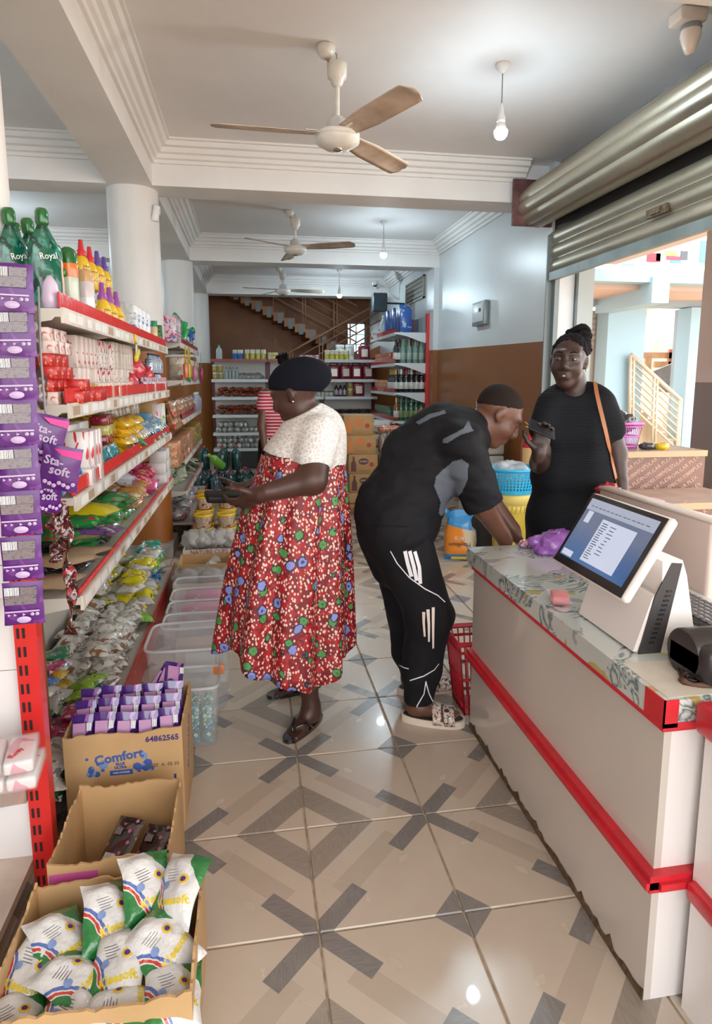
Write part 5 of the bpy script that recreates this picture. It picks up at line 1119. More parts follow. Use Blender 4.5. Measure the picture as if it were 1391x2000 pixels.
row(208, 246, -.65, T, kbox(.05, .09, .122, printed('santex_box', (.66, .58, .50), [(.45, .03, .03), (.58, .5, .44)], 24, .4, .35, coat=.1), 'santex'), .052, 'soap_carton', 'taller beige and red soap carton in the middle of the second shelf', 'box', 'beige and red cartons', 2, .1225)
row(186, 250, -.58, T, kbox(.045, .05, .062, printed('mixed_box', (.70, .62, .54), [(.55, .06, .06), (.66, .46, .06)], 40, .35, .4), 'mixb'), .048, 'soap_box', 'small mixed-colour box behind the red guard', 'box', 'small mixed boxes', 1, .06)
redf = mat('red_film', (.58, .035, .05), .15, alpha=.9, coat=.8, bump=.5, bs=40)
for px, s_, dz in ((262, .07, .07), (252, .06, .0), (276, .065, .0), (284, .06, .05), (268, .06, .0)): tag(blob('red_film_bundle', s_, (.9, 1.1, 1.0), redf, None, XF(-.62, yfor(px, -.62, T), T+s_*.75+dz), int(px), .18, 2.6, 3, -s_*.74), 'shiny red film-wrapped bundle on the second shelf', 'pack', 'red film bundles')
bluebt = printed('clear_blue_bottle', (.32, .38, .45), [(.05, .10, .20), (.60, .64, .66)], 45, .15, .6, coat=.8)
row(294, 327, -.60, T, kbottle(.027, .115, bluebt, gl('navy_cap', (.03, .05, .15)), 'cbb'), .057, 'mini_bottle', 'small clear blue bottle stacked on the second shelf', 'bottle', 'small clear blue bottles', 2, .1155)
row(280, 330, -.568, T, kbox(.05, .03, .085, printed('pink_white_pack', (.66, .56, .54), [(.50, .08, .15), (.2, .1, .3)], 40, .3, .45), 'pwp'), .056, 'cream_box', 'small pink and violet box at the far end of the second shelf', 'box', 'pink and violet boxes', 1)
row(246, 330, -.74, T, kbox(.10, .12, .16, wbox, 'rearw2'), .105, 'rear_box', 'large white box in the rear row of the second shelf', 'box', 'rear boxes on the second shelf', 1)
def sieve(M, col, label):
    o = thing('hanging_brush', label, 'brush', M)
    MB().rbox((0, 0, -.105), (.018, .10, .030), .007).build('handle', [col], o)
    MB().tube([(0, -.004, 0), (0, -.012, -.03), (0, .0, -.045)], .007, 6).build('hook', [mat('amber_hook', (.68, .42, .02), .4)], o)
    for k in range(9): MB().tube([(0, 0, -.04), (0, -.042+k*.0105, -.094)], .0012, 4).build('string', [mat('net_string', (.6, .6, .55), .4)], o)
    return o
sieve(XF(XF1+.022, yfor(263, XF1+.022, Z1[0]), Z1[0]-.0, R(25), 0, 0), gl('lime_yellow', (.66, .62, .03)), 'lime yellow brush in a net bag hanging from the top shelf edge')
# ---------------- third shelf: wipes, wafers, sachets
T = Z1[2]
row(108, 150, -.68, T, kbox(.13, .12, .10, wbox, 'wbb2'), .132, 'tea_box', 'large plain white box under the barcode boxes', 'box', 'large white boxes', 1)
row(108, 150, -.67, T+.1005, kbox(.13, .10, .052, printed('white_barcode_box', (.68, .62, .58), [(.45, .08, .1)], 22, .4, .2, coat=.1), 'wbb'), .132, 'tea_box', 'flat white barcode box near the top of the shelf-end stack', 'box', 'white barcode boxes', 2, .0525)
rst = printed('red_stripe_pack', (.72, .68, .66), [(.52, .03, .04)], 55, .3, .42, (1, 3.0, .3))
row(146, 172, -.60, T+.06, kbox(.03, .10, .125, rst, 'rst'), .031, 'toothpaste_box', 'white box with red stripes in the upper tier of the third shelf', 'box', 'upper red-striped boxes', 1); row(146, 178, -.595, T, kbox(.055, .10, .06, rst, 'rst2'), .057, 'toothpaste_box', 'white box with red stripes in the lower tier of the third shelf', 'box', 'lower red-striped boxes', 1)
bwp = printed('blue_wipe_pack', (.07, .22, .45), [(.5, .6, .68), (.03, .08, .3)], 30, .15, .5, coat=.8); teal2 = printed('teal_wipe', (.010, .20, .21), [(.58, .64, .64), (.01, .1, .16)], 26, .2, .55)
row(120, 148, -.572, T+.07, kpouch(.11, .13, .035, bwp, 'bwp', 3), .05, 'wipes_pack', 'blue pillow pack of wipes leaning at the shelf end', 'pack', 'blue wipes packs', 1, rz=.3, tl=78); row(178, 228, -.578, T+.05, kpouch(.09, .10, .03, teal2, 'tealp', 5), .05, 'wipes_pack', 'teal and white pillow pack leaning on the shelf guard', 'pack', 'teal wipes packs', 1, rz=.3, tl=72)
wafr = printed('maroon_wafer', (.25, .015, .025), [(.68, .64, .58), (.45, .05, .06)], 34, .2, .4); wafg = printed('yellow_green_wafer', (.52, .47, .10), [(.22, .35, .05), (.66, .62, .46)], 34, .2, .5)
for i, (m_, ky) in enumerate(((wafr, 'wafr'), (wafg, 'wafg'), (wafr, 'wafr'), (wafg, 'wafg'), (wafr, 'wafr'))): row(178, 224, -.64, T+.042*i, kbox(.20, .07, .041, m_, ky), .24, 'wafer_pack', ('maroon' if i % 2 == 0 else 'yellow-green')+' wafer packet lying in the third-shelf stack', 'packet', ('maroon' if i % 2 == 0 else 'yellow-green')+' wafers', 1)
yel = printed('yellow_noodle', (.70, .42, .01), [(.5, .22, .01), (.58, .08, .02)], 24, .2, .3, coat=.7)
row(150, 215, -.76, T+.16, kpouch(.12, .12, .07, yel, 'yel', 7, .1), .10, 'noodle_pack', 'yellow noodle packet in the rear of the third shelf', 'packet', 'rear yellow noodle packets', 1, rz=.3, tl=35)
for q in range(4): row(228, 262, -.615, T+.03+.042*q, kpouch(.12, .10, .06, yel, 'yel2', 9, .1), .085, 'noodle_pack', 'yellow noodle packet stacked at the third shelf front', 'packet', 'front yellow noodle packets', 1, rz=.4, tl=12, seed=q)
inst(kpouch(.13, .11, .06, printed('green_pack', (.03, .25, .08), [(.5, .55, .45)], 25, .2, .3), 'grp', 2), 'noodle_pack', XF(-.59, yfor(262, -.59, T), T+.06, 0, R(30), .4), 'green packet beside the yellow noodle packets', 'packet')
snk = printed('red_white_snack', (.58, .51, .46), [(.42, .02, .03), (.3, .28, .1), (.66, .64, .56)], 36, .15, .6, coat=.8)
row(196, 280, -.74, T+.13, kbox(.075, .06, .10, snk, 'snk'), .078, 'snack_pack', 'red and white snack pack in the upper rear row', 'packet', 'red and white snack packs', 1); row(196, 280, -.75, T, kbox(.10, .14, .128, printed('wrapped_tins', (.42, .39, .37), [(.58, .54, .5), (.35, .08, .08)], 50, .2, .5), 'wtin'), .103, 'wrapped_pack', 'film-wrapped multi pack below the snack packs', 'packet', 'film-wrapped multi packs', 1)
silv = printed('silver_sachets', (.48, .46, .43), [(.33, .28, .26), (.6, .56, .54)], 40, .2, .5, coat=.8)
for q in range(2): row(240, 284, -.60, T+.05+.04*q, kpouch(.11, .11, .03, silv, 'silv', 11), .06, 'sachet', 'silver printed sachet on the third shelf', 'sachet', 'silver sachets on the third shelf', 1, rz=.3, tl=40, seed=q)
blp = printed('blue_milk', (.08, .22, .45), [(.56, .62, .66), (.5, .55, .02)], 30, .2, .5)
row(282, 312, -.595, T+.04, kpouch(.12, .13, .04, blp, 'blm', 13), .08, 'milk_sachet', 'blue milk powder sachet near the end of the third shelf', 'sachet', 'blue milk sachets', 2, .05, rz=.4, tl=35)
inst(kbox(.09, .08, .15, gl('sky_blue_box', (.08, .28, .52)), 'skyb'), 'blue_box', XF(-.66, yfor(283, -.66, T), T), 'sky blue upright box on the third shelf', 'box')
crd = mat('plain_card', (.46, .28, .11), .6)
row(286, 306, -.68, T, kbox(.15, .1, .07, crd, 'crd'), .155, 'small_carton', 'small plain brown carton on the third shelf', 'carton', 'small brown cartons', 3, .0705)
row(304, 318, -.62, T, kbox(.06, .06, .2, printed('pink_stripe', (.68, .58, .56), [(.56, .05, .12)], 40, .3, .4, (1, 2.5, .4)), 'pkw'), .063, 'biscuit_box', 'tall pink-striped biscuit packet', 'packet', 'tall pink packets', 1); row(318, 331, -.60, T, kbox(.06, .06, .2, printed('white_green_box', (.64, .66, .58), [(.2, .42, .08)], 30, .3, .3), 'wgb'), .063, 'biscuit_box', 'tall white and green box at the shelf end', 'packet', 'tall green-white boxes', 1)
dk = printed('dark_sachet', (.05, .05, .08), [(.25, .3, .08), (.35, .3, .05)], 26, .2, .5)
for j in range(9): inst(kpouch(.16, .14, .08, (dk, printed('olive_pack', (.20, .22, .03), [(.05, .1, .06)], 20, .25, .4), printed('leaf_pack', (.05, .18, .06), [(.33, .36, .12)], 20, .25, .4))[j % 3], 'dk%d' % (j % 3), j, .1), 'snack_pack', XF(-.86, 2.3+j*.2, T+.18, R(10), R(50), rnd.uniform(-.6, .6)), ('dark', 'olive', 'leaf green')[j % 3]+' packet piled high at the back of the third shelf', 'packet', ('dark', 'olive', 'leaf green')[j % 3]+' rear packets')
# ---------------- fourth shelf
T = Z1[3]
def heap(kinds, n, p0, p1, x0, x1, z0, zh, name, cat, seed):
    """loose pile: packets lie in staggered layers, fewer towards the front as it rises"""
    r_ = random.Random(seed); y0, y1 = yfor(p0, -.62, z0), min(4.42, yfor(p1, -.62, z0)); xs = [v.co for v in kinds[0][0][0][1].vertices]
    cw = (max(v.x for v in xs)-min(v.x for v in xs))*.80; th = (max(v.z for v in xs)-min(v.z for v in xs))*.62; cx_, cy_ = max(1, round((x1-x0)/cw)), max(1, round((y1-y0)/cw)); put_ = 0; lay = 0
    while put_ < n and lay*th < zh+.02:
        for i in range(cx_):
            if lay and i >= cx_-max(0, lay-1) and r_.random() < .75: continue
            for j in range(cy_):
                if put_ >= n or r_.random() < .06: continue
                kd, lab, g_ = kinds[r_.randrange(len(kinds))]; q = .5 if lay % 2 == 0 else .25
                inst(kd, name, XF(x0+(i+.5)*(x1-x0)/cx_+r_.uniform(-.015, .015), y0+(j+q+r_.uniform(-.12, .12))*(y1-y0)/cy_, z0+th*.62+lay*th, R(r_.uniform(-13, 13)), R(r_.uniform(-6, 14)), r_.choice((0, 1.57, 3.14, -1.57))+r_.uniform(-.5, .5)), lab, cat, g_); put_ += 1
        lay += 1
pinkb = gl('pink_candy_bag', (.55, .06, .20), rough=.15); blackp = printed('black_pouch', (.014, .014, .018), [(.08, .10, .15), (.22, .22, .2)], 22, .15, .3, coat=.8)
grb = printed('green_candy', (.012, .22, .05), [(.18, .38, .12), (.45, .03, .03)], 22, .15, .35, coat=.8); kraft = mat('kraft_paper', (.42, .29, .17), .65, bump=.2, bs=20)
kb2, kk2 = kpouch(.20, .15, .06, blackp, 'blkp', 3, .12), kpouch(.24, .17, .035, kraft, 'krf2', 5, .15)
for j in range(12): inst(kb2 if j % 2 else kk2, 'coffee_pouch' if j % 2 else 'paper_bag', XF(-.66-.1*(j % 2)*(j % 3), 2.11+.062*j, T+.035+.018*(j % 3), 0, R(5), R(90)+rnd.uniform(-.5, .5)), 'shiny black pouch lying at the near end of the fourth shelf' if j % 2 else 'flattened brown paper bag at the near end of the fourth shelf', 'pouch' if j % 2 else 'bag', 'black pouches' if j % 2 else 'brown paper bags')
inst(kpouch(.18, .28, .06, printed('purple_pack', (.16, .06, .25), [(.5, .44, .55), (.05, .03, .1)], 24, .2, .45), 'ppk', 3, .08), 'purple_pack', XF(-.665, 2.60, T+.085, 0, R(4), R(85)), 'purple printed soft pack under the bright yellow one', 'pack')
inst(kpouch(.20, .28, .10, gl('yellow_towel', (.66, .54, .01), rough=.4), 'yt', 2, .12), 'yellow_pack', XF(-.70, 2.68, T+.15, R(3), R(5), R(80)), 'bright yellow soft pack in clear wrap on the fourth shelf', 'pack')
heap([(kpouch(.17, .14, .09, grb, 'grb', 3, .14), 'glossy green sweet bag piled on the fourth shelf', 'green sweet bags'), (kpouch(.15, .16, .08, grb, 'grb2', 8, .16), 'glossy green sweet bag piled on the fourth shelf', 'green sweet bags')], 34, 184, 254, -.86, -.61, T, .14, 'sweet_bag', 'bag', 5)
bun_ = printed('bun_wrap', (.55, .28, .06), [(.58, .10, .02), (.62, .46, .18)], 22, .2, .4, coat=.7)
heap([(kpouch(.15, .13, .09, bun_, 'bun', 6, .1), 'orange-brown wrapped bun on the fourth shelf', 'wrapped buns'), (kpouch(.14, .13, .07, printed('peach_wrap', (.56, .36, .16), [(.56, .12, .03), (.62, .54, .46)], 24, .2, .5), 'bun2', 7, .1), 'peach printed cake packet on the fourth shelf', 'cake packets')], 26, 250, 296, -.86, -.60, T, .15, 'cake_pack', 'packet', 7)
inst(kpouch(.17, .12, .09, printed('blue_white_bun', (.5, .53, .6), [(.1, .2, .5), (.56, .1, .1)], 20, .2, .4), 'bwb', 4), 'bread_pack', XF(-.68, yfor(238, -.68, T), T+.17, 0, R(12), .5), 'blue and white wrapped roll on top of the buns', 'packet')
heap([(kpouch(.20, .17, .12, pinkb, 'pkb', 4, .16), 'shiny pink sweet bag piled on the fourth shelf', 'pink sweet bags'), (kpouch(.15, .14, .09, printed('pink_red_bag', (.48, .03, .10), [(.62, .26, .36), (.66, .38, .05)], 26, .15, .4, coat=.8), 'pkb2', 5, .16), 'magenta patterned sweet bag piled on the fourth shelf', 'magenta sweet bags')], 24, 284, 322, -.86, -.61, T, .18, 'sweet_bag', 'bag', 6)
row(308, 332, -.60, T, kbox(.13, .10, .075, printed('white_soap_carton', (.64, .62, .6), [(.33, .23, .26)], 30, .4, .3, coat=.1), 'wsc'), .133, 'cream_box', 'white boxed soap stacked at the far end of the fourth shelf', 'box', 'white boxed soaps stack', 3, .0755)
# ---------------- bottom deck: heaps of packets
T = ZBASE
ylp = printed('yellow_black_packet', (.66, .56, .01), [(.06, .05, .01), (.52, .40, .01)], 34, .15, .22, coat=.8); whp = printed('white_brown_packet', (.58, .56, .51), [(.26, .13, .06), (.36, .35, .31)], 26, .15, .38, coat=.8); clp = printed('silver_white_packet', (.50, .49, .45), [(.40, .24, .08), (.62, .6, .56)], 24, .15, .4, coat=.8)
HZ = dict(x0=-.88, x1=-.60)
def heap2(kinds, n, p0, p1, zh, name, seed, cat='packet'): heap(kinds, n, p0, p1, -.88, -.61, T, zh, name, cat, seed)
heap2([(kpouch(.13, .11, .075, ylp, 'ylp', 2, .12), 'bright yellow packet heaped on the bottom deck', 'yellow packets'), (kpouch(.12, .10, .08, ylp, 'ylp2', 5, .14), 'bright yellow packet heaped on the bottom deck', 'yellow packets'), (kpouch(.14, .12, .07, clp, 'clp', 3, .16), 'silvery white packet heaped among the yellow ones', 'silvery packets')], 80, 272, 305, .20, 'snack_packet', 11)
heap2([(kpouch(.12, .10, .075, whp, 'whp', 6, .16), 'white and brown twist-wrapped packet heaped on the bottom deck', 'white-brown packets'), (kpouch(.11, .10, .08, whp, 'whp2', 9, .18), 'white and brown twist-wrapped packet heaped on the bottom deck', 'white-brown packets')], 80, 212, 274, .20, 'sweet_packet', 12)
misc = [((.50, .05, .15), 'magenta'), ((.04, .12, .30), 'navy blue'), ((.03, .20, .09), 'dark green'), ((.45, .43, .4), 'grey'), ((.6, .38, .02), 'amber'), ((.25, .45, .03), 'lime')]
heap2([(kpouch(.14, .12, .06, printed('misc_'+n_.replace(' ', '_'), c_, [tuple(.4*q for q in c_), (.62, .58, .54)], 24, .15, .35, coat=.8), 'ms'+n_, i, .14), n_+' packet in the mixed heap behind the purple sachets', n_+' packets in the mixed heap') for i, (c_, n_) in enumerate(misc)], 60, 120, 214, .17, 'soap_packet', 13)
heap2([(kpouch(.15, .12, .07, printed('bluepk', (.01, .17, .46), [(.45, .55, .65)], 24, .15, .3, coat=.8), 'bpk', 3, .14), 'bright blue packet heaped near the column', 'bright blue packets'), (kpouch(.14, .12, .065, printed('tealpk', (.03, .32, .24), [(.45, .55, .45)], 24, .15, .3, coat=.8), 'tpk', 4, .14), 'turquoise packet heaped near the column', 'turquoise packets'), (kpouch(.14, .12, .07, printed('limepk', (.21, .42, .05), [(.45, .55, .28)], 24, .15, .3, coat=.8), 'lpk', 5, .14), 'leaf green packet heaped near the column', 'leaf green heap packets'), (kpouch(.14, .12, .07, clp, 'clp', 3, .16), 'silvery white packet heaped near the column', 'silvery packets by the column')], 44, 305, 334, .18, 'snack_packet', 14)
inst(kpouch(.13, .12, .05, printed('lime_wipes', (.22, .47, .02), [(.08, .28, .02)], 16, .15, .4, coat=.8), 'lw', 3, .08), 'wipes_pack', XF(-.605, yfor(278, -.6, T), T+.06, 0, R(12), .3), 'lime green pack with oval marks lying at the deck edge', 'pack')
# ================================================================== END CAP, CARTONS AND BINS ON THE FLOOR
ec = thing('end_cap_unit', 'white end-cap shelf unit with red slotted upright facing the shop front', 'shelving', XF(0, 0, 0))
YE_ = 1.72
wpan = mat('white_panel', (.74, .71, .70), .35)
for k in range(6): MB().bb((-1.5, YE_, .1+k*.29), (-.628, YE_+.02, .388+k*.29)).build('back_panel', [wpan], ec)
up_ = MB().bb((-.628, YE_-.02, 0), (-.572, YE_+.02, 1.62)).build('upright', [redpost], ec)
sl = mat('slot_dark', (.02, .004, .004), .8)
sme = MB().bb((-.0035, -.0008, -.014), (.0035, .0008, .014)).mesh('slot', [sl])
for k in range(28):
    for xo in (-.618, -.604): obj('slot', sme, up_, XF(xo, YE_-.0202, .06+k*.052))
MB().bb((-1.5, 1.40, .10), (-.63, YE_, .125)).build('base_shelf', [mat('dirty_cream', (.60, .50, .42), .5, var=.2, vs=7)], ec)
MB().bb((-1.5, 1.40, 0), (-.63, 1.415, .10)).build('kick_plate', [wpan], ec)
s_ = MB().bb((-1.5, 1.46, .455), (-.632, YE_, .475)).build('shelf', [mat('dirty_cream', (.6, .5, .42), .5)], ec)
MB().prism([(1.46, .455), (1.72, .455), (1.72, .30), (1.70, .30)], 0, .004, 0, Matrix(((0, 0, 1, -.637), (1, 0, 0, 0), (0, 1, 0, 0), (0, 0, 0, 1)))).build('bracket', [mat('dirty_cream', (.6, .5, .42), .5)], s_)
MB().bb((-1.5, 1.46, .86), (-.655, YE_, .88)).build('shelf', [wpan], ec); MB().bb((-1.5, 1.46, 1.50), (-.66, YE_, 1.52)).build('shelf', [wpan], ec)
for k in range(3): 
    o = inst(kpouch(.15, .11, .05, printed('dark_laundry', (.03, .03, .06), [(.25, .2, .3)], 20, .2, .4), 'dl', k), 'laundry_pack', XF(-.74, 1.56, .89+.05*k, 0, 0, .4*k), 'dark laundry packet on the end-cap shelf behind the purple strips', 'packet', 'dark laundry packets')
# tissue packs
tiss = printed('tissue_print', (.72, .58, .58), [(.62, .22, .30), (.66, .62, .62)], 22, .25, .4, coat=.5)
for k, (x_, y_, z_, rz) in enumerate(((-.605, 1.545, .476, .12), (-.755, 1.54, .476, .1), (-.615, 1.55, .514, .2))):
    o = thing('tissue_pack', 'clear-wrapped pack of pink and white tissues on the end-cap shelf', 'tissues', XF(x_, y_, z_, 0, 0, rz, 1.35), 'tissue packs on the end cap')
    for q in range(2): MB().rbox((-.026+.052*q, 0, .0135), (.048, .095, .024), .005).build('tissue_block', [tiss], o)
    MB().rbox((0, 0, .0136), (.106, .102, .027), .006).build('film', [filmy], o)
    text('lettering', 'Rosy', .016, redp, o, XF(.02, -.02, .028, 0, 0, R(60)))
tag(MB().rbox((0, 0, .02), (.06, .03, .04), .004).build('small_box', [gl('dark_blue_card', (.03, .05, .25))], None, XF(-.655, 1.475, .54)), 'small dark blue box on the tissue packs', 'box')
# purple sachet strips
pur = printed('purple_back', (.085, .008, .15), [(.14, .03, .21), (.06, .006, .11)], 30, .35, .35, coat=.12); purf = gl('purple_front', (.085, .006, .155), rough=.3, coat=.2); greyp = printed('grey_smallprint', (.17, .14, .15), [(.05, .03, .05)], 120, .35, .5, (1, 1, 6)); blilac = mat('lilac_ink', (.48, .36, .55), .4); hot = mat('hot_pink_ink', (.65, .02, .25), .4)
barm, g = newmat('barcode', .5); x, y, z = g.xyz(g.obj()); g.col(g.mix(g.m('GREATER_THAN', g.noise(g.map(g.obj(), (1, .001, .001)), 900, 0)['Fac'], .52), (.75, .75, .75), (.03, .03, .04)))
SW, SH = .084, .101
def purple_back(M, last=False):
    o = thing('fabric_softener_sachet', 'purple fabric softener sachet, printed side back, in the long hanging strip', 'sachet', M, 'purple softener sachets in the hanging strip')
    MB().pillow(SW, SH, .014, 0, FRONT, 9, 9, .07, .08, 3).build('sachet', [pur], o)
    f = lambda x0, z0, x1, z1, m, nm: MB().bb((x0, -.0092, z0), (x1, -.0084, z1)).build(nm, [m], o)
    f(-.036, .022, -.006, .041, barm, 'barcode'); f(-.036, .0, .028, .0215, greyp, 'small_print'); f(-.004, .022, .030, .041, greyp, 'small_print'); f(-.037, -.018, .033, -.0145, blilac, 'line')
    for q, x_ in enumerate((-.03, -.018, .0, .018, .028)): MB().lathe([(.0042, 0), (.0034, .0008), (0, .001)], 3 if q < 3 else 10, 0, XF(x_, -.0085, -.024) @ FRONT).build('symbol', [blilac], o)
    MB().lathe([(.0115, 0), (.0105, .0008), (0, .001)], 12, 0, XF(.0, -.0085, -.036) @ FRONT @ Matrix.Diagonal((1.3, .7, 1, 1))).build('cloud_mark', [blilac], o)
    return o
s0_ = None
for k in range(8):
    px = 24+k*3.2; py = 562+k*88.0; p_ = aty(px, py, 1.47)
    M_ = Matrix.Translation(p_) @ Euler((R(rnd.uniform(-3, 3)), R(rnd.uniform(-2, 2)), R(rnd.uniform(-6, 6)+10))).to_matrix().to_4x4()
    if s0_ is None: s0_ = purple_back(M_)
    else: copy_tree(s0_, M_)
def purple_front(M, label, group):
    o = thing('fabric_softener_sachet', label, 'sachet', M, group)
    MB().pillow(.095, .115, .018, 0, FRONT, 9, 9, .07, .1, 5).build('sachet', [purf], o)
    MB()._add([(-.02, -.0108, .05), (.046, -.0100, .05), (.046, -.0104, .03), (.0, -.0112, .035)], [(3, 2, 1, 0)], 0, False).build('pink_flash', [hot], o)
    text('lettering', 'Sta-', .030, blilac, o, XF(-.016, -.0112, .018) @ FRONT @ Matrix.Rotation(R(-6), 4, 'Z'), bold=.0008); text('lettering', 'soft', .032, blilac, o, XF(.0, -.0112, -.006) @ FRONT @ Matrix.Rotation(R(-6), 4, 'Z'), bold=.0008)
    for q in range(7): MB().lathe([(.006, 0), (.002, .0008), (0, .001)], 5, 0, XF(-.03+.011*q, -.0098, -.036-.004*(q % 3)) @ FRONT).build('flower_print', [blilac], o)
    return o
for k, (px, py, Y_, ry, rz, sc) in enumerate(((118, 915, 1.70, 12, 8, 1.0), (92, 852, 1.72, 14, 25, .95), (82, 930, 1.74, 6, 55, .9), (92, 965, 1.76, 6, 50, .9))):
    purple_front(Matrix.Translation(aty(px, py, Y_)) @ Euler((0, R(ry), R(rz))).to_matrix().to_4x4() @ Matrix.Scale(sc, 4), ('purple softener sachet with large lilac lettering facing the aisle' if k == 0 else 'purple softener sachet twisted in the second hanging strip'), None if k == 0 else 'twisted purple sachets')
tag(MB().tube([aty(75, 560, 1.74), aty(80, 700, 1.74), aty(88, 800, 1.74), aty(105, 870, 1.72)], .003, 5).build('string', [cable]), 'thin grey string holding the purple softener sachets', 'string')
choc = printed('choc_sachet', (.055, .008, .008), [(.35, .02, .04), (.02, .004, .004), (.45, .3, .28)], 40, .12, .4, coat=.9)
def strip(px, wd, label, Y_, m, n=30):
    P = [aty(x_, y_, Y_) for x_, y_ in px]; b = MB()
    def S(u, v):
        t = v*(len(P)-1); i = min(int(t), len(P)-2); p_ = P[i].lerp(P[i+1], t-i); tw = 1.2*math.sin(5*v*len(P)*.5); w_ = wd*(.45+.55*abs(math.sin(v*len(P)*1.57)))
        return p_+V((math.cos(tw)*(u-.5)*w_, math.sin(tw)*(u-.5)*w_+.004*math.sin(40*v), 0))
    o = b.surf(S, 4, n).build('sachet_strip', [m]); _s = o.modifiers.new('t', 'SOLIDIFY'); _s.thickness = .004
    return tag(o, label, 'sachet strip')
strip([(112, 978), (105, 1030), (112, 1075), (108, 1100)], .045, 'short dark maroon sachet strip hanging from the purple sachet', 1.8, choc)
strip([(122, 978), (130, 1050), (134, 1110), (142, 1170), (138, 1240)], .04, 'long dark maroon sachet strip hanging down to the bottom deck', 1.82, choc, 44)
strip([(64, 590), (72, 680), (80, 740), (84, 800)], .035, 'brown backed sachet strip hanging beside the soap boxes', 2.022, printed('brown_back', (.10, .06, .05), [(.3, .25, .22)], 30, .2, .3))
# ---------------- open cartons
card = mat('carton_brown', (.50, .31, .14), .65, var=.10, vs=5, bump=.1, bs=30); cardin = mat('carton_inside', (.42, .27, .15), .7, var=.1, vs=6)
def carton(name, label, x0, x1, y0, y1, h, ragged=.012, seed=0, m=None, bot=0.0, th=.006, mi=None):
    o = thing(name, label, 'carton', XF(x0, y0, bot)); W2, D2 = x1-x0, y1-y0; r_ = random.Random(seed)
    MB().bb((th, th, 0), (W2-th, D2-th, th)).build('bottom', [mi or cardin], o)
    def wall(ax, at_, ln, nm):
        n = 26; b = MB()
        tops = [h-(r_.random()*ragged*.7 if 0 < k < n else 0)-(ragged*.35*math.sin(k*.37+seed)) for k in range(n+1)]
        for k in range(n):
            a0, a1 = ln*k/n, ln*(k+1)/n; z0, z1 = tops[k], tops[k+1]
            pts = [(a0, 0), (a1, 0), (a1, z1), (a0, z0)]
            if ax == 'x': f_ = [(p, at_, q) for p, q in pts]+[(p, at_+th, q) for p, q in pts]
            else: f_ = [(at_, p, q) for p, q in pts]+[(at_+th, p, q) for p, q in pts]
            b._add(f_, [(0, 1, 2, 3), (7, 6, 5, 4), (3, 2, 6, 7)], 0, False)
        return b.build(nm, [m or card], o)
    wall('x', 0, W2, 'front_wall'); wall('x', D2-th, W2, 'back_wall'); wall('y', 0, D2, 'side_wall'); wall('y', W2-th, D2, 'side_wall')
    return o
cf = carton('open_carton', 'brown carton with blue floral printing, full of purple sachets', -.605, -.243, 1.945, 2.25, .345, .01, 2)
bi = mat('blue_print', (.045, .10, .34), .5); bi2 = mat('pale_blue_print', (.18, .26, .48), .5); navy = mat('navy_print', (.05, .03, .16), .5)
text('lettering', '64862565', .026, navy, cf, XF(.30, -.001, .313) @ FRONT, bold=.0006)
text('lettering', 'Comfort', .042, bi, cf, XF(.165, -.001, .262) @ FRONT @ Matrix.Rotation(R(6), 4, 'Z'), bold=.0012); text('lettering', 'BLUE', .012, bi, cf, XF(.168, -.001, .238) @ FRONT, bold=.0005); text('lettering', 'ULTRA', .012, bi, cf, XF(.168, -.001, .226) @ FRONT, bold=.0005)
text('lettering', '20825  A  05 03', .016, mat('faint_ink', (.13, .09, .06), .6), cf, XF(.297, -.001, .222) @ FRONT)
bb_ = MB().bb((.135, -.0012, .20), (.205, -.0004, .217)).build('blue_band', [bi], cf); text('lettering', 'FABRIC SOFTENER', .006, wink, bb_, XF(.170, -.0016, .2085) @ FRONT)
r_ = random.Random(9)
for k in range(24):
    sd = -1 if k % 2 else 1; x_ = .168+sd*(.045+.055*r_.random()); z_ = .208+.055*r_.random(); s__ = .005+.014*r_.random()*(1 if abs(x_-.168) < .085 else .5)
    MB().lathe([(s__, 0), (s__*.6, .0008), (0, .001)], 6 if k % 3 else 5, 0, XF(x_, -.0002, z_, 0, 0, 0) @ FRONT @ Matrix.Rotation(k*.7, 4, 'Z')).build('flower_print', [bi if k % 3 else bi2], cf)
text('lettering', '1', .05, navy, cf, XF(.335, -.001, .165) @ FRONT, bold=.001); text('lettering', 'Comfort', .05, bi, cf, XF(.3625, .16, .20) @ RIGHTF @ Matrix.Rotation(R(70), 4, 'Z'))
sach = printed('purple_comfort', (.05, .012, .15), [(.28, .13, .34), (.035, .006, .11)], 22, .15, .4, coat=.9); pinkw = mat('pale_pink_print', (.40, .20, .37), .4)
def comfort(M):
    o = thing('softener_refill', 'purple and pink softener sachet standing upright in the brown carton', 'sachet', M, 'purple softener refills in the brown carton')
    MB().pillow(.068, .105, .022, 0, FRONT, 9, 9, .1, .12, 2).build('sachet', [sach], o); MB().bb((-.026, -.0135, -.03), (.012, -.0125, .028)).build('pink_panel', [pinkw], o); MB().bb((.015, -.0132, .004), (.029, -.0122, .028)).build('barcode', [barm], o); MB().lathe([(.013, 0), (.011, .0008), (0, .001)], 12, 0, XF(-.014, -.0136, -.034) @ FRONT).build('dark_emblem', [navy], o)
    return o
c0 = None
for rw, (yy, zz, tl) in enumerate(((1.985, .335, -18), (2.045, .355, -14), (2.105, .365, -10))):
    for k in range(5):
        M_ = XF(-.555+k*.067, yy, zz+rnd.uniform(-.006, .006), R(tl), R(rnd.uniform(-4, 4)), 0)
        if c0 is None: c0 = comfort(M_)
        else: copy_tree(c0, M_)
for k in range(3): copy_tree(c0, XF(-.33+.02*k, 2.17, .395+.01*k, R(-55), R(20), R(-25+20*k)), 'purple softener sachet lying loose on top of the carton contents', 'loose purple softener refills')
c2 = carton('open_carton', 'brown carton with torn pink tape, holding black pouches', -.53, -.235, 1.515, 1.83, .25, .012, 5)
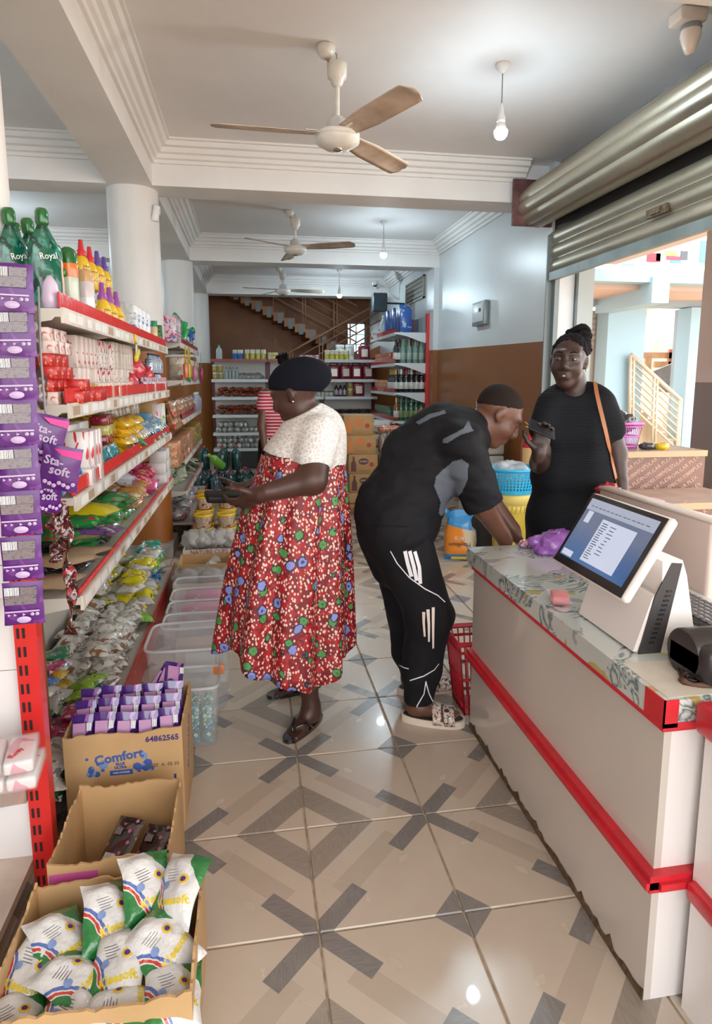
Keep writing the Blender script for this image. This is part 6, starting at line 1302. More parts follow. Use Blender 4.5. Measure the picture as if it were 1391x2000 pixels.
pkt = mat('pink_tape', (.58, .10, .33), .35)
for x0_, x1_ in ((.004, .12), (.20, .29)): MB().bb((x0_, -.0015, .185), (x1_, -.0003, .222)).build('pink_tape', [pkt], c2)
bpo = printed('black_floral_pouch', (.022, .016, .018), [(.10, .08, .08), (.42, .12, .22)], 26, .15, .3, coat=.9)
for k, (x_, y_, rz, z_, tl) in enumerate(((-.40, 1.71, -25, .13, 28), (-.31, 1.68, -20, .12, 24), (-.45, 1.62, -30, .09, 14))):
    o = thing('hair_food_pouch', 'black pouch with pink flowers lying in the carton', 'pouch', XF(x_, y_, z_, R(tl), 0, R(rz)), 'black floral pouches')
    MB().pillow(.085, .16, .022, 0, None, 9, 11, .06, .1, k).build('pouch', [bpo], o); MB().bb((-.025, -.05, .012), (.008, -.025, .0128)).build('barcode', [barm], o); MB().bb((-.03, .025, .011), (-.008, .045, .0118)).build('label', [greyp], o)
    for q in range(4): MB().lathe([(.006, 0), (.003, .0006), (0, .0008)], 5, 0, XF(.014+.010*(q % 2), -.02+.03*q, .0105)).build('pink_flower', [mat('flower_pink', (.45, .16, .26), .4)], o)
c3 = carton('open_carton', 'brown carton full of white, green and red soap powder bags', -.545, -.145, 1.13, 1.475, .235, .014, 8)
kle, g = newmat('soap_powder_print', .2, coat=.6); x, y, z = g.xyz(g.obj()); d_ = g.m('ADD', x, g.m('MULTIPLY', y, .75)); n_ = g.m('MULTIPLY', g.m('SUBTRACT', g.noise(g.obj(), 12)['Fac'], .5), .05); d_ = g.m('ADD', d_, n_)
g.col(g.ramp(g.m('ADD', g.m('MULTIPLY', d_, 5), .5), [(0, (.02, .17, .04)), (.22, (.02, .17, .04)), (.225, (.60, .60, .56)), (.24, (.48, .04, .03)), (.275, (.60, .60, .58)), (.29, (.07, .12, .36)), (.325, (.60, .59, .57)), (.80, (.60, .59, .57)), (.805, (.02, .17, .04))], True))
g.bump(g.noise(g.obj(), 22, 4)['Fac'], .6, .02)
def soap(M, lab):
    o = thing('soap_powder_bag', lab, 'bag', M, 'soap powder bags in the front carton')
    bg = MB().pillow(.125, .15, .06, 0, None, 17, 17, .05, .2, 7).build('bag', [kle], o)
    for q in range(5): conform(MB().bb((-.028+.002*q, .034-.006*q, 0), (.0+.004*(q % 3), .0355-.006*q, .0001)).build('print_line', [mat('grey_print', (.28, .27, .3), .5)], o, XF(0, 0, 0, 0, 0, R(10))), bg.data)
    conform(text('lettering', 'Kleesoft', .023, mat('yellow_ink', (.60, .45, .02), .4), o, XF(.012, -.030, 0, 0, 0, R(14)), 0.0, bold=.0008), bg.data)
    for nm, m_, x_, y_, r0 in (('sun_emblem', mat('sun_ink', (.66, .42, .03), .4), .022, .016, .011), ('dark_emblem', navy, .022, .016, .006), ('blue_swirl', bi2, -.022, -.002, .009)):
        conform(MB()._add([(0, 0, 0)]+[(r0*math.cos(a), r0*math.sin(a), 0) for a in [k*math.pi/7 for k in range(14)]], [(0, k+1, (k+1) % 14+1) for k in range(14)], 0, False).build(nm, [m_], o, XF(x_, y_, 0)), bg.data, 2, .0012 if nm == 'dark_emblem' else .0007)
    return o
so0 = None
for k, (x_, y_, z_, rx, ry, rz) in enumerate(((-.27, 1.40, .29, 40, 12, 25), (-.195, 1.37, .30, 35, -15, -35), (-.35, 1.36, .26, 30, 15, 20), (-.45, 1.33, .235, 25, 8, 35), (-.50, 1.28, .22, 20, 10, -30), (-.40, 1.24, .225, 18, 5, 60), (-.31, 1.25, .235, 22, -8, -10), (-.22, 1.27, .25, 26, -12, 40), (-.19, 1.18, .215, 12, 6, 5), (-.29, 1.17, .215, 10, 0, 80), (-.40, 1.16, .21, 8, 5, -40), (-.5, 1.18, .20, 10, 0, 15))):
    M_ = XF(x_, y_, z_-.035, R(rx), R(ry), R(rz))
    if so0 is None: so0 = soap(M_, 'white and green soap powder bag with yellow lettering in the front carton')
    else: copy_tree(so0, M_)
# ---------------- clear plastic bins
bin_m = mat('frosted_bin', (.74, .75, .76), .15, alpha=.24, coat=.3); bin_r = mat('bin_rim', (.72, .73, .73), .2, alpha=.5, coat=.4)
def pbin(label, x0, x1, y0, y1, h, bot=0.0):
    o = thing('storage_bin', label, 'bin', XF((x0+x1)/2, (y0+y1)/2, bot)); wx, wy = (x1-x0)/2, (y1-y0)/2; t_ = .90; N2 = 32
    def ring(sc, z):
        out = []
        for k in range(N2):
            a = 2*math.pi*(k+.5)/N2; c_, s_ = math.cos(a), math.sin(a); out.append((wx*sc*math.copysign(abs(c_)**.3, c_), wy*sc*math.copysign(abs(s_)**.3, s_), z))
        return out
    b = MB(); R_ = [ring(t_*.96, 0), ring(t_, .01), ring(1.0, h)]
    for a_, c_ in zip(R_, R_[1:]):
        for k in range(N2): b.quad(a_[k], a_[(k+1) % N2], c_[(k+1) % N2], c_[k])
    b._add(R_[0], [list(range(N2))[::-1]], 0, False)
    for k in range(len(b.sm)): b.sm[k] = True
    b.build('tub', [bin_m], o); MB().tube(ring(1.015, h), .007, 6, closed=True).build('rim', [bin_r], o); return o
pbin('small clear bin with green boxes, nearest the brown carton', -.335, -.155, 2.38, 2.58, .25)
for k in range(4): inst(kbox(.05, .035, .15, printed('green_blue_box', (.03, .20, .22), [(.2, .6, .35), (.02, .06, .25), (.6, .65, .4)], 40, .2, .5), 'gbb'), 'gel_box', XF(-.20-.05*(k % 2), 2.43+.08*(k//2), .012), 'tall teal and green box inside the small clear bin', 'box', 'teal boxes in the clear bin')
pbin('largest clear bin, in front of the row of nested bins', -.475, -.115, 2.64, 2.96, .30)
orng = tag(MB().rbox((0, 0, 0), (.045, .006, .04), .002).build('orange_tag', [mat('orange_card', (.75, .18, .02), .4)], None, XF(-.16, 2.575, .235, R(-8), 0, 0)), 'orange sticker tag clipped to the small clear bin', 'tag')
for k, (y0, h_, x0, x1) in enumerate(((2.985, .26, -.45, -.14), (3.20, .25, -.455, -.15), (3.41, .25, -.46, -.15), (3.62, .25, -.465, -.15))):
    pbin(('second', 'third', 'fourth', 'fifth')[k]+' clear bin in the row behind the largest one', x0, x1, y0, y0+.205, h_)
    inst(kbox(.14, .004, .10, paperw, 'sheet'), 'paper_sheet', XF((x0+x1)/2+.02, y0+.03, .02, 0, 0, R(-90)), 'paper sheet inside the %s clear bin' % ('second', 'third', 'fourth', 'fifth')[k], 'paper')
    inst(kbox(.20, .11, .13 if k < 2 else .17, (mat('peach_goods', (.6, .45, .4), .5), mat('mauve_goods', (.5, .42, .45), .5), printed('pink_goods', (.62, .16, .30), [(.7, .5, .55)], 16, .3, .4), printed('pink_goods', (.62, .16, .30), [], 16))[k], 'goods%d' % k), 'goods_stack', XF((x0+x1)/2, y0+.11, .02, 0, 0, R(90)), 'pale goods inside the %s clear bin' % ('second', 'third', 'fourth', 'fifth')[k], 'goods')
# ---------------- carton of bags, cup cartons
gbag = mat('grey_clear_bag', (.45, .43, .43), .12, alpha=.55, coat=.8, bump=.4, bs=50)
cc1 = carton('open_carton', 'low white-sided carton of grey plastic bags behind the clear bins', -.50, -.15, 3.86, 4.10, .20, .004, 3, mat('white_card', (.62, .56, .48), .6))
for k in range(4): tag(blob('plastic_bag_bundle', .085, (1.0, .8, .7), gbag, None, XF(-.42+.075*k, 3.97+.03*(k % 2), .20), 20+k, .25, 2.4, 3), 'grey clear plastic bag bundle in the low white-sided carton', 'bag', 'grey bag bundles')
cc2 = carton('open_carton', 'open brown carton of clear plastic cups', -.50, -.13, 4.12, 4.38, .245, .004, 4)
cup = klathe([('cup', [(.028, 0), (.03, .003), (.04, .10), (.042, .103)], mat('clear_cup', (.7, .68, .66), .15, alpha=.4, coat=.6))], 'cup')
for k in range(8): inst(cup, 'plastic_cup', XF(-.43+.036*k, 4.22+.05*(k % 2), .17, R(70+20*(k % 3)), 0, k*.8), 'clear plastic cup lying in the open brown carton', 'cup', 'clear cups in the brown carton')
cc3 = carton('open_carton', 'open carton with red lettering, filled with clear plastic bags', -.49, -.12, 4.40, 4.66, .27, .004, 6, mat('white_card', (.62, .56, .48), .6))
text('lettering', 'NATURE CUPS', .04, mat('dark_red_ink', (.35, .02, .02), .5), cc3, XF(.18, -.001, .25) @ FRONT)
for k in range(5): tag(blob('plastic_bag_bundle', .08, (.9, .8, .8), mat('clear_bag2', (.62, .60, .58), .12, alpha=.5, coat=.8, bump=.4, bs=50), None, XF(-.43+.065*k, 4.53, .31), 30+k, .3, 2.6, 3), 'clear plastic bag bundle standing out of the lettered carton', 'bag', 'clear bag bundles')
# ---------------- stacks of yellow-lidded tubs
tubb = printed('biscuit_tub', (.55, .42, .30), [(.35, .05, .03), (.66, .6, .55)], 30, .25, .5, coat=.5); ylid = gl('yellow_lid_plastic', (.72, .45, .01))
tub = klathe([('tub', [(.055, 0), (.06, .003), (.072, .095), (.074, .098)], tubb), ('lid', [(.078, .094), (.08, .096), (.08, .112), (.076, .115), (.07, .112), (0, .112)], ylid)], 'ytub', 24)
base_ = carton('display_carton', 'low brown carton under the yellow-lidded tubs', -.50, -.04, 5.12, 5.75, .14, .004, 9, None); 
for i, (x_, y_, n) in enumerate(((-.40, 5.22, 3), (-.22, 5.23, 3), (-.40, 5.42, 4), (-.22, 5.43, 4), (-.41, 5.63, 4), (-.23, 5.64, 4))):
    for k in range(n): inst(tub, 'biscuit_tub', XF(x_+rnd.uniform(-.008, .008), y_, .008+k*.1155, R(rnd.uniform(-1, 1)), 0, rnd.uniform(0, 6)), 'brown biscuit tub with yellow lid in the stacks by the dress wearer', 'tub', 'yellow-lidded biscuit tubs')
# ---------------- big jugs of green detergent
jm = mat('teal_detergent', (.018, .075, .072), .18, coat=.6, var=.25, vs=9); jm2 = mat('blue_grey_detergent', (.07, .12, .17), .18, coat=.6); redc = gl('dark_red_cap', (.28, .02, .03)); limej = gl('lime_bottle', (.22, .55, .06))
def kjug(m, capm, key):
    if key in KC: return KC[key]
    b = MB().lathe([(.068, 0), (.075, .008), (.077, .2), (.06, .235), (.03, .26), (.02, .275), (.02, .285)], 22, 0, None, True, 1.0, .8)
    b2_ = MB().tube([(.0, -.015, .275), (.035, -.03, .27), (.058, -.03, .24), (.066, -.02, .2)], .010, 7)
    KC[key] = [('jug', b.mesh(key, [m])), ('handle', b2_.mesh(key+'h', [m])), ('cap', MB().lathe([(.024, .28), (.024, .305), (0, .307)], 14).mesh(key+'c', [capm]))]; return KC[key]
for i, (x_, y_, q) in enumerate(((-.62, 7.95, 0), (-.44, 7.9, 1), (-.27, 7.92, 0), (-.10, 7.95, 0), (-.70, 8.15, 1), (-.53, 8.1, 0), (-.35, 8.12, 0), (-.18, 8.14, 0), (-.02, 8.12, 0), (-.62, 8.33, 0), (-.44, 8.32, 0), (-.27, 8.34, 0), (-.09, 8.33, 0))):
    inst(kjug(jm if q == 0 else jm2, redc, 'jug%d' % q), 'detergent_jug', XF(x_, y_, 0, 0, 0, rnd.uniform(-1, 1)), 'dark green detergent jug with handle on the floor' if q == 0 else 'blue-grey detergent jug standing among the green ones', 'jug', 'green detergent jugs' if q == 0 else 'blue-grey jugs')
for i, (x_, y_) in enumerate(((-.60, 8.1), (-.36, 7.98), (-.2, 8.05))): inst(kjug(jm if i else jm2, redc, 'jug%d' % (1-i if i < 2 else 0)) if False else kjug(jm, redc, 'jug0'), 'detergent_jug', XF(x_, y_+.03, .31, 0, 0, i), 'dark green detergent jug stacked on top of the others', 'jug', 'stacked green jugs')
inst(kbottle(.055, .27, limej, gl('lime_cap', (.3, .6, .1)), 'limeb'), 'lime_bottle', XF(-.36, 7.92, .375, R(52), 0, R(-50)), 'lime green bottle lying tilted on the detergent jugs', 'bottle')
# ================================================================== GOODS BEYOND THE COLUMN, BACK WALL AND RIGHT WALL
T = Z2[0]; YMAX = 7.58
pkp = printed('pink_stripe_pack2', (.62, .50, .52), [(.55, .06, .2), (.06, .12, .4)], 26, .25, .5); grbr = gl('vivid_green_plastic', (.02, .38, .08)); nylon = mat('black_bristle', (.03, .03, .03), .7)
row(333, 346, -.63, T, kbox(.10, .10, .21, pkp, 'pkp'), .105, 'nappy_pack', 'tall pink and blue pack at the near end of the second unit', 'pack', 'tall pink and blue packs')
def brush(M, col, label, g_):
    o = thing('scrub_brush', label, 'brush', M, g_); MB().rbox((0, 0, .11), (.035, .06, .22), .012).build('handle', [col], o); MB().rbox((.02, 0, .16), (.03, .055, .09), .004).build('bristles', [nylon if col is grbr else col], o); return o
b0 = None
for j in range(12):
    M_ = XF(-.66-.05*(j % 3), 5.9+.12*j, T+.03+.04*(j % 3), R(rnd.uniform(-50, 50)), R(rnd.uniform(-30, 30)), rnd.uniform(0, 3))
    b0 = copy_tree(b0, M_) if b0 else brush(M_, grbr, 'vivid green scrubbing brush heaped on the top of the second unit', 'vivid green brushes')
brush(XF(-.62, 7.2, T), gl('royal_blue_plastic', (.02, .10, .42)), 'upright royal blue brush at the far end of the second unit', None)
for j in range(6): inst(kpouch(.18, .16, .09, printed('beige_clear_pack', (.45, .42, .34), [(.1, .1, .08), (.3, .36, .2)], 20, .2, .5), 'bcp', j, .15), 'cleaning_pack', XF(-.68, 5.95+.24*j, T+.05, 0, R(10), j), 'mixed beige film pack under the green brushes', 'pack', 'beige film packs')
def ring(M, c1, c2, label):
    o = thing('hanging_mirror', label, 'mirror', M); MB().lathe([(.0, -.01), (.075, -.012), (.085, 0), (.075, .012), (0, .01)], 22, 0, Euler((0, R(90), 0)).to_matrix().to_4x4()).build('frame', [c1], o); MB().lathe([(.0, 0), (.06, 0), (.06, .003), (0, .003)], 20, 0, XF(.012, 0, 0) @ Euler((0, R(90), 0)).to_matrix().to_4x4()).build('face', [c2], o); MB().tube([(0, 0, .08), (0, 0, .24)], .003, 5).build('loop', [cable], o)
for px, py, c1, c2, lb in ((369, 712, grbr, printed('melon', (.55, .62, .5), [(.2, .4, .2)], 30, .3, .4), 'round green-rimmed melon mirror hanging from the second unit'), (380, 708, gl('pink_plastic', (.62, .2, .32)), gl('pale_pink', (.66, .42, .46)), 'round pale pink mirror hanging from the second unit'), (393, 715, gl('magenta_plastic', (.5, .02, .2)), gl('orange_plastic', (.66, .2, .02)), 'magenta ring hanging beside the pink mirror')):
    ring(XF(XF2+.03, max(5.68, atx(px, py, XF2+.03).y), 1.50), c1, c2, lb)
for px, py, c_, lb in ((338, 712, (.72, .2, .08), 'coral orange brush'), (351, 705, (.62, .58, .03), 'acid yellow brush'), (372, 725, (.6, .16, .06), 'brick orange brush')):
    o = thing('hanging_brush', lb+' in a net bag on the second unit', 'brush', XF(XF2+.035, max(5.68+.22*(px > 345), atx(px, py, XF2+.035).y), 1.52)); MB().rbox((0, 0, 0), (.04, .12, .13), .02).build('sponge', [gl('hb_'+lb.split()[0], c_)], o); MB().tube([(0, 0, .06), (0, -.02, .13), (0, 0, .2)], .006, 5).build('hook', [mat('amber_hook', (.68, .42, .02), .4)], o)
crm = printed('cream_packs', (.58, .52, .40), [(.35, .28, .18), (.5, .12, .08)], 30, .3, .4)
for (z, kd, w_, nm, lb, g_, lv, h_, p0, p1) in ((Z2[1], kbox(.12, .12, .10, crm, 'crm'), .125, 'soap_pack', 'cream printed pack on the second unit', 'cream packs', 2, .1005, 345, 398), (Z2[2], kpouch(.16, .15, .1, printed('brown_snack', (.35, .16, .08), [(.5, .04, .03), (.56, .42, .26)], 22, .2, .5), 'bsn', 4, .14), .12, 'snack_bag', 'brown and red snack bag standing on the second unit', 'brown snack bags', 2, .1, 334, 382), (Z2[3], kbox(.14, .12, .065, printed('red_check_box', (.58, .26, .12), [(.5, .04, .02), (.6, .5, .34)], 55, .3, .55), 'rck'), .145, 'biscuit_box', 'orange-red checked box on the second unit', 'checked boxes', 3, .0655, 333, 368), (Z2[3], kbox(.14, .12, .05, printed('gold_box', (.45, .30, .05), [(.3, .18, .03)], 30, .3, .4), 'gld'), .145, 'gold_box', 'flat golden box on the second unit', 'golden boxes', 4, .0505, 369, 398)):
    row(p0, p1, -.64, z, kd, w_, nm, lb, 'pack', g_, lv, h_, rz=.15, tl=0 if len(kd[0][1].vertices) < 60 else 75)
lil = gl('lilac_bottle', (.42, .42, .55)); lime2 = gl('lime_pack', (.3, .62, .04))
row(380, 393, -.60, Z2[2], kbottle(.045, .2, lil, gl('white_cap', (.75, .76, .77)), 'lilb'), .1, 'lotion_bottle', 'lilac bottle on the second unit', 'bottle', 'lilac bottles'); inst(kbox(.08, .05, .2, lime2, 'limep'), 'sponge_pack', XF(-.61, 7.5, Z2[2]), 'upright lime pack at the far end of the second unit', 'pack')
gws = printed('green_white_sachet', (.52, .54, .40), [(.2, .38, .1), (.62, .6, .5)], 26, .2, .4)
r_ = random.Random(31)
for j in range(44): inst(kpouch(.11, .13, .03, gws, 'gws', 3, .12), 'tea_sachet', XF(r_.uniform(-.86, -.62), 5.7+1.8*r_.random(), .50+.09*r_.random(), R(r_.uniform(-50, 50)), R(r_.uniform(-40, 40)), r_.uniform(0, 6)), 'pale green and white sachet heaped on the low shelf', 'sachet', 'pale green sachets')
for j in range(7): tag(blob('bagged_goods', .085, (1, 1.2, .7), printed('pink_grey_bag', (.36, .32, .32), [(.5, .12, .18), (.52, .5, .5)], 14, .15, .5, coat=.8), None, XF(-.66-.12*(j % 2), 5.75+.2*j, .245), j, .2, 2.2, 3, -.05), 'clear bag of pink goods on the base of the second unit', 'bag', 'bagged pink goods')
# ---------------- back shelving
YB = 10.3; ZBK = (1.745, 1.43, 1.15, .867, .582, .327); XBK = (-.61, .295, 1.19, 2.08)
mar = mat('maroon_upright', (.14, .012, .022), .4); wsh = mat('white_shelf', (.64, .68, .70), .4); wpn = mat('white_back_panel', (.68, .67, .63), .5)
for b in range(3):
    G = thing('back_shelf', ('white metal back shelf with snack bags, left of the striped shirt', 'white metal back shelf behind the black cap', 'white metal back shelf with maroon jugs')[b], 'shelving', XF(XBK[b], YB, 0)); w_ = XBK[b+1]-XBK[b]
    MB().bb((.02, .38, .1), (w_-.02, .4, 1.74)).build('back_panel', [wpn], G)
    for xx_ in (0, w_-.04): MB().bb((xx_, .36, 0), (xx_+.04, .42, 1.78)).build('upright', [mar], G)
    for i, z in enumerate(ZBK):
        MB().bb((.01, 0, z-.025), (w_-.01, .38, z)).build('shelf', [wsh], G); MB().bb((.01, -.012, z-.035), (w_-.01, -.002, z+.012)).build('price_strip', [mat('dusty_red_strip', (.30, .06, .06), .4) if (i == 0 and b < 2) else wsh], G)
    MB().bb((.01, .02, 0), (w_-.01, .36, .3)).build('plinth', [mat('dark_plinth', (.03, .03, .03), .6)], G)
def brow(px0, px1, z, kind, w_, name, lab, cat, g_=None, lev=1, h_=.1, dy=.12, tl=0, rz=.1):
    x0, x1 = aty(px0, 700, YB+dy).x, aty(px1, 700, YB+dy).x; n = max(1, int((x1-x0)/w_+.45)); r_ = random.Random(int(px0))
    for i in range(lev):
        for j in range(n): inst(kind, name, XF(x0+(j+.5)*(x1-x0)/n, YB+dy+r_.uniform(-.02, .02), z+i*h_, R(tl), 0, R(-90)+r_.uniform(-rz, rz)), lab, cat, g_)
ycan = gl('lemon_tin', (.50, .44, .05)); wlid = gl('white_lid', (.68, .66, .55)); scan_ = gl('silver_blue_tin', (.45, .52, .56)); gtin = gl('gold_tin', (.38, .30, .06))
kyt = kjar(.05, .16, wlid, ycan, 'kyt0'); kyt = kjar(.042, .165, wlid, wlid, 'kyt', ycan)
brow(423, 434, ZBK[0], kbottle(.05, .24, mat('clear_pet', (.6, .68, .72), .1, alpha=.6, coat=.6), gl('teal_cap', (.01, .22, .11)), 'pet'), .1, 'water_bottle', 'clear water bottle alone on top of the back shelf', 'bottle', None)
brow(455, 475, ZBK[0], kjar(.045, .16, scan_, wlid, 'sct', gl('blue_label', (.2, .3, .42))), .085, 'milk_tin', 'silver and blue tin on top of the back shelf', 'tin', 'silver-blue tins'); brow(478, 520, ZBK[0], kyt, .087, 'milk_tin', 'lemon-labelled tin beside the silver-blue tins', 'tin', 'lemon tins on the left back shelf')
brow(522, 545, ZBK[0], kbox(.16, .1, .06, printed('butter_tub', (.62, .58, .44), [(.5, .42, .05)], 20, .3, .4), 'btub'), .165, 'margarine_tub', 'flat cream tub stacked on top of the back shelf', 'tub', 'cream tubs', 2, .0605); brow(585, 622, ZBK[0], kbox(.14, .1, .04, printed('pink_white_flat', (.66, .6, .6), [(.5, .12, .15)], 20, .3, .4), 'pwf'), .145, 'biscuit_pack', 'flat pink and white pack above the black cap', 'pack', 'flat pink and white packs', 2, .0405)
brow(634, 682, ZBK[0], kyt, .087, 'milk_tin', 'lemon-labelled tin before the white jars', 'tin', 'lemon tins on the right back shelf'); wj = gl('white_jar', (.66, .68, .66))
brow(655, 692, ZBK[0], kjar(.075, .26, wj, wj, 'wjar'), .15, 'big_jar', 'large plain white jar behind the lemon tins', 'jar', 'large white jars', 1, .1, .27)
mj = mat('maroon_plastic', (.20, .008, .035), .3, coat=.3)
def kmj():
    if 'mj' not in KC: KC['mj'] = [('jug', MB().rbox((0, 0, .12), (.17, .185, .24), .03).mesh('mj', [mj])), ('handle', MB().tube([(0, -.06, .235), (0, -.05, .28), (0, .05, .28), (0, .06, .235)], .012, 7).mesh('mjh', [mj])), ('label', MB().bb((.0855, -.05, .06), (.087, .05, .18)).mesh('mjl', [wlid]))]
    return KC['mj']
brow(640, 730, ZBK[1], kmj(), .2, 'oil_jug', 'maroon jug in the full row of the back shelf', 'jug', 'maroon jugs in a row'); brow(690, 710, ZBK[2], kmj(), .2, 'oil_jug', 'maroon jug beside the dark bottles', 'jug'); brow(700, 722, ZBK[0], kmj(), .2, 'oil_jug', 'maroon jug on top of the back shelf', 'jug')
brow(414, 436, ZBK[1], kjar(.04, .12, gtin, wlid, 'gtin'), .085, 'gold_tin', 'gold tin stacked two high on the back shelf', 'tin', 'gold tins', 2, .1205); brow(438, 466, ZBK[1], kbottle(.028, .2, gl('clear_green', (.35, .42, .40)), gl('teal_dark_cap', (.01, .10, .09)), 'cgb'), .058, 'mini_water', 'small clear bottle with dark teal cap', 'bottle', 'small teal-capped bottles')
gbl = mat('grey_film_bundle', (.26, .26, .25), .2, coat=.8, bump=.5, bs=40)
for j in range(4): tag(blob('film_bundle', .09, (1.3, .9, .7), gbl, None, XF(.02+.08*j-.15, YB+.15, ZBK[1]+.045), j+40, .2, 2.4, 3, -.043), 'grey film-wrapped bundle beside the teal-capped bottles', 'bundle', 'grey film bundles')
rsn = printed('red_brown_snack', (.30, .05, .02), [(.45, .12, .04), (.5, .4, .34), (.16, .02, .01)], 16, .15, .5, coat=.8)
r_ = random.Random(77)
for z in (ZBK[2], ZBK[3]):
    for j in range(11): inst(kpouch(.17, .19, .09, rsn, 'rsn%d' % (j % 2), j % 2, .2), 'snack_bag', XF(-.49+.135*(j % 6)+.06*(j//6), YB+.13+.02*r_.random(), z+.055+.072*(j//6), R(r_.uniform(-14, 14)), R(r_.uniform(-10, 10)), r_.uniform(-.4, .4)), 'red-brown snack bag heaped on the back shelf', 'bag', 'red-brown snack bags')
foil = gl('foil_silver', (.42, .43, .41), rough=.25, metal=.6)
krl = klathe([('roll', [(.02, -.11), (.05, -.1), (.05, .1), (.02, .11)], foil)], 'roll', 12)
for z, n in ((ZBK[4], 16), (ZBK[5], 30)):
    for j in range(n): inst(krl, 'foil_roll', XF(-.50+.075*(j % 10)+.03*(j//10 % 2), YB+.12+.03*(j % 2), z+.05+.085*(j//10), R(90), 0, R(r_.uniform(-25, 25))), 'silver wrapped roll stacked on the lower back shelves', 'roll', 'silver wrapped rolls')
brow(618, 650, ZBK[2], kjar(.036, .1, gl('white_green_jar', (.5, .56, .48)), gl('dark_lid', (.1, .14, .1)), 'wgj'), .075, 'cream_jar', 'small white and green jar on the back shelf', 'jar', 'small white-green jars'); brow(653, 677, ZBK[2], kbottle(.029, .23, mat('dark_wine_bottle', (.03, .006, .02), .12, coat=.8), gl('silver_cap2', (.5, .5, .5)), 'dwb', gl('pale_violet_label', (.4, .36, .45))), .06, 'syrup_bottle', 'dark purple bottle beside the white-green jars', 'bottle', 'dark purple bottles'); brow(678, 690, ZBK[2], kjar(.05, .14, gtin, wlid, 'gtin2'), .105, 'gold_jar', 'gold jar stacked beside the maroon jug', 'jar', 'gold jars', 2, .1405)
for j in range(6): inst(kpouch(.22, .2, .1, printed('dark_brown_bag', (.05, .025, .02), [(.12, .06, .04)], 16, .2, .4, coat=.6), 'dbb', 2), 'dark_bag', XF(1.35+.11*j, YB+.12, ZBK[3]+.05, 0, 0, j), 'dark brown bag on the shelf above the white packs', 'bag', 'dark brown bags')
# ---------------- cartons and drink packs in the aisle
ctn = mat('tan_carton', (.46, .27, .11), .6, var=.08, vs=6); oi = mat('orange_print', (.62, .20, .04), .6); di = mat('dark_brown_print', (.13, .045, .03), .6); ri = mat('brick_red_print', (.42, .06, .03), .6)
botp = [(-.028, -.08), (.028, -.08), (.028, .01), (.012, .04), (.010, .085), (-.010, .085), (-.012, .04), (-.028, .01)]
z_ = 0
for k, (p0, p1) in enumerate(((672, 712), (683, 735), (681, 738), (676, 735), (672, 730))):
    x0, x1 = aty(p0, 900, 6.7).x, aty(p1, 900, 6.7).x; h_ = .212
    o = thing('drink_carton', ('tan drink carton with red bar at the foot of the stack', 'tan drink carton with dark bottle print, second from the floor', 'tan drink carton with dark bottle print, third from the floor', 'tan drink carton with orange bottle print under the top one', 'tan drink carton with orange bottle print topping the stack')[k], 'carton', XF(x0, 6.7+.01*(k % 2), z_))
    MB().rbox(((x1-x0)/2, .17, h_/2), (x1-x0, .34, h_-.001), .004, seg=1).build('box', [ctn], o); w_ = x1-x0
    if k == 0: MB().bb((.05, -.002, .09), (.17, -.0005, .105)).build('red_bar', [ri], o); text('lettering', 'Z-FRESH', .03, ri, o, XF(.12, -.001, .04) @ FRONT)
    else:
        m_ = di if k < 3 else oi
        MB().prism([(p_[0]*1.0, p_[1]) for p_ in botp], 0, .0015, 0, XF(.055, -.0002, h_/2) @ FRONT).build('bottle_print', [m_], o)
        MB().prism([(.055*math.cos(a), (.036 if k < 3 else .045)*math.sin(a)) for a in [q*math.pi/9 for q in range(18)]], 0, .0015, 0, XF(.165, -.0002, .135) @ FRONT).build('badge', [m_], o)
        text('lettering', 'Z-FRESH', .022, wink if k < 3 else ctn, o, XF(.165, -.002, .135) @ FRONT)
        MB().lathe([(.026, 0), (.026, .001)], 16, 0, XF(.255, -.0002, .10) @ FRONT).build('round_seal', [ri], o); text('lettering', 'Z-FRESH FOODS', .016, ri if k > 2 else di, o, XF(.18, -.001, .03) @ FRONT)
    z_ += h_
wpk = printed('white_pasta_pack', (.60, .60, .58), [(.36, .22, .08)], 14, .3, .35, (1, 1, 1.5))
for k, (x_, zz) in enumerate(((1.02, .0), (1.36, .0), (1.02, .16), (1.36, .16), (1.02, .32), (1.36, .32), (1.02, .48), (1.36, .48), (1.02, .64), (1.36, .64), (1.02, .80), (1.36, .80))):
    o = inst(kbox(.33, .3, .158, wpk, 'wpk'), 'pasta_bale', XF(x_+.1, 7.45, zz, 0, 0, R(90)), 'white pasta bale stacked behind the tan cartons', 'bale', 'white pasta bales')
    if zz > .6: text('lettering', 'KUFIYA', .07, mat('brown_ink', (.2, .1, .04), .6), o, XF(-.151, 0, .08) @ LEFTF)
amb = mat('amber_cola', (.16, .045, .012), .1, coat=.8); film2 = mat('pack_film', (.6, .56, .54), .1, alpha=.25, coat=.8)
kcola = [('bottle', MB().lathe([(.03, 0), (.033, .01), (.033, .13), (.028, .16), (.012, .2), (.012, .215)], 12).mesh('cola', [amb]))]
def sixpack(M, label, bk, g_, film=film2):
    o = thing('drink_pack', label, 'drink pack', M, g_)
    for i in range(3):
        for j in range(2): obj('bottle', bk[0][1], o, XF(-.067+.067*i, -.034+.068*j, 0))
    MB().rbox((0, 0, .105), (.205, .14, .2), .03).build('film', [film], o); return o
s0 = None
for k in range(12):
    M_ = XF(1.47+.22*(k % 2), 6.72+.16*(k//8), .218*(k//2 % 4))
    s0 = copy_tree(s0, M_) if s0 else sixpack(M_, 'film-wrapped amber drink pack beside the tan cartons', kcola, 'amber drink packs')
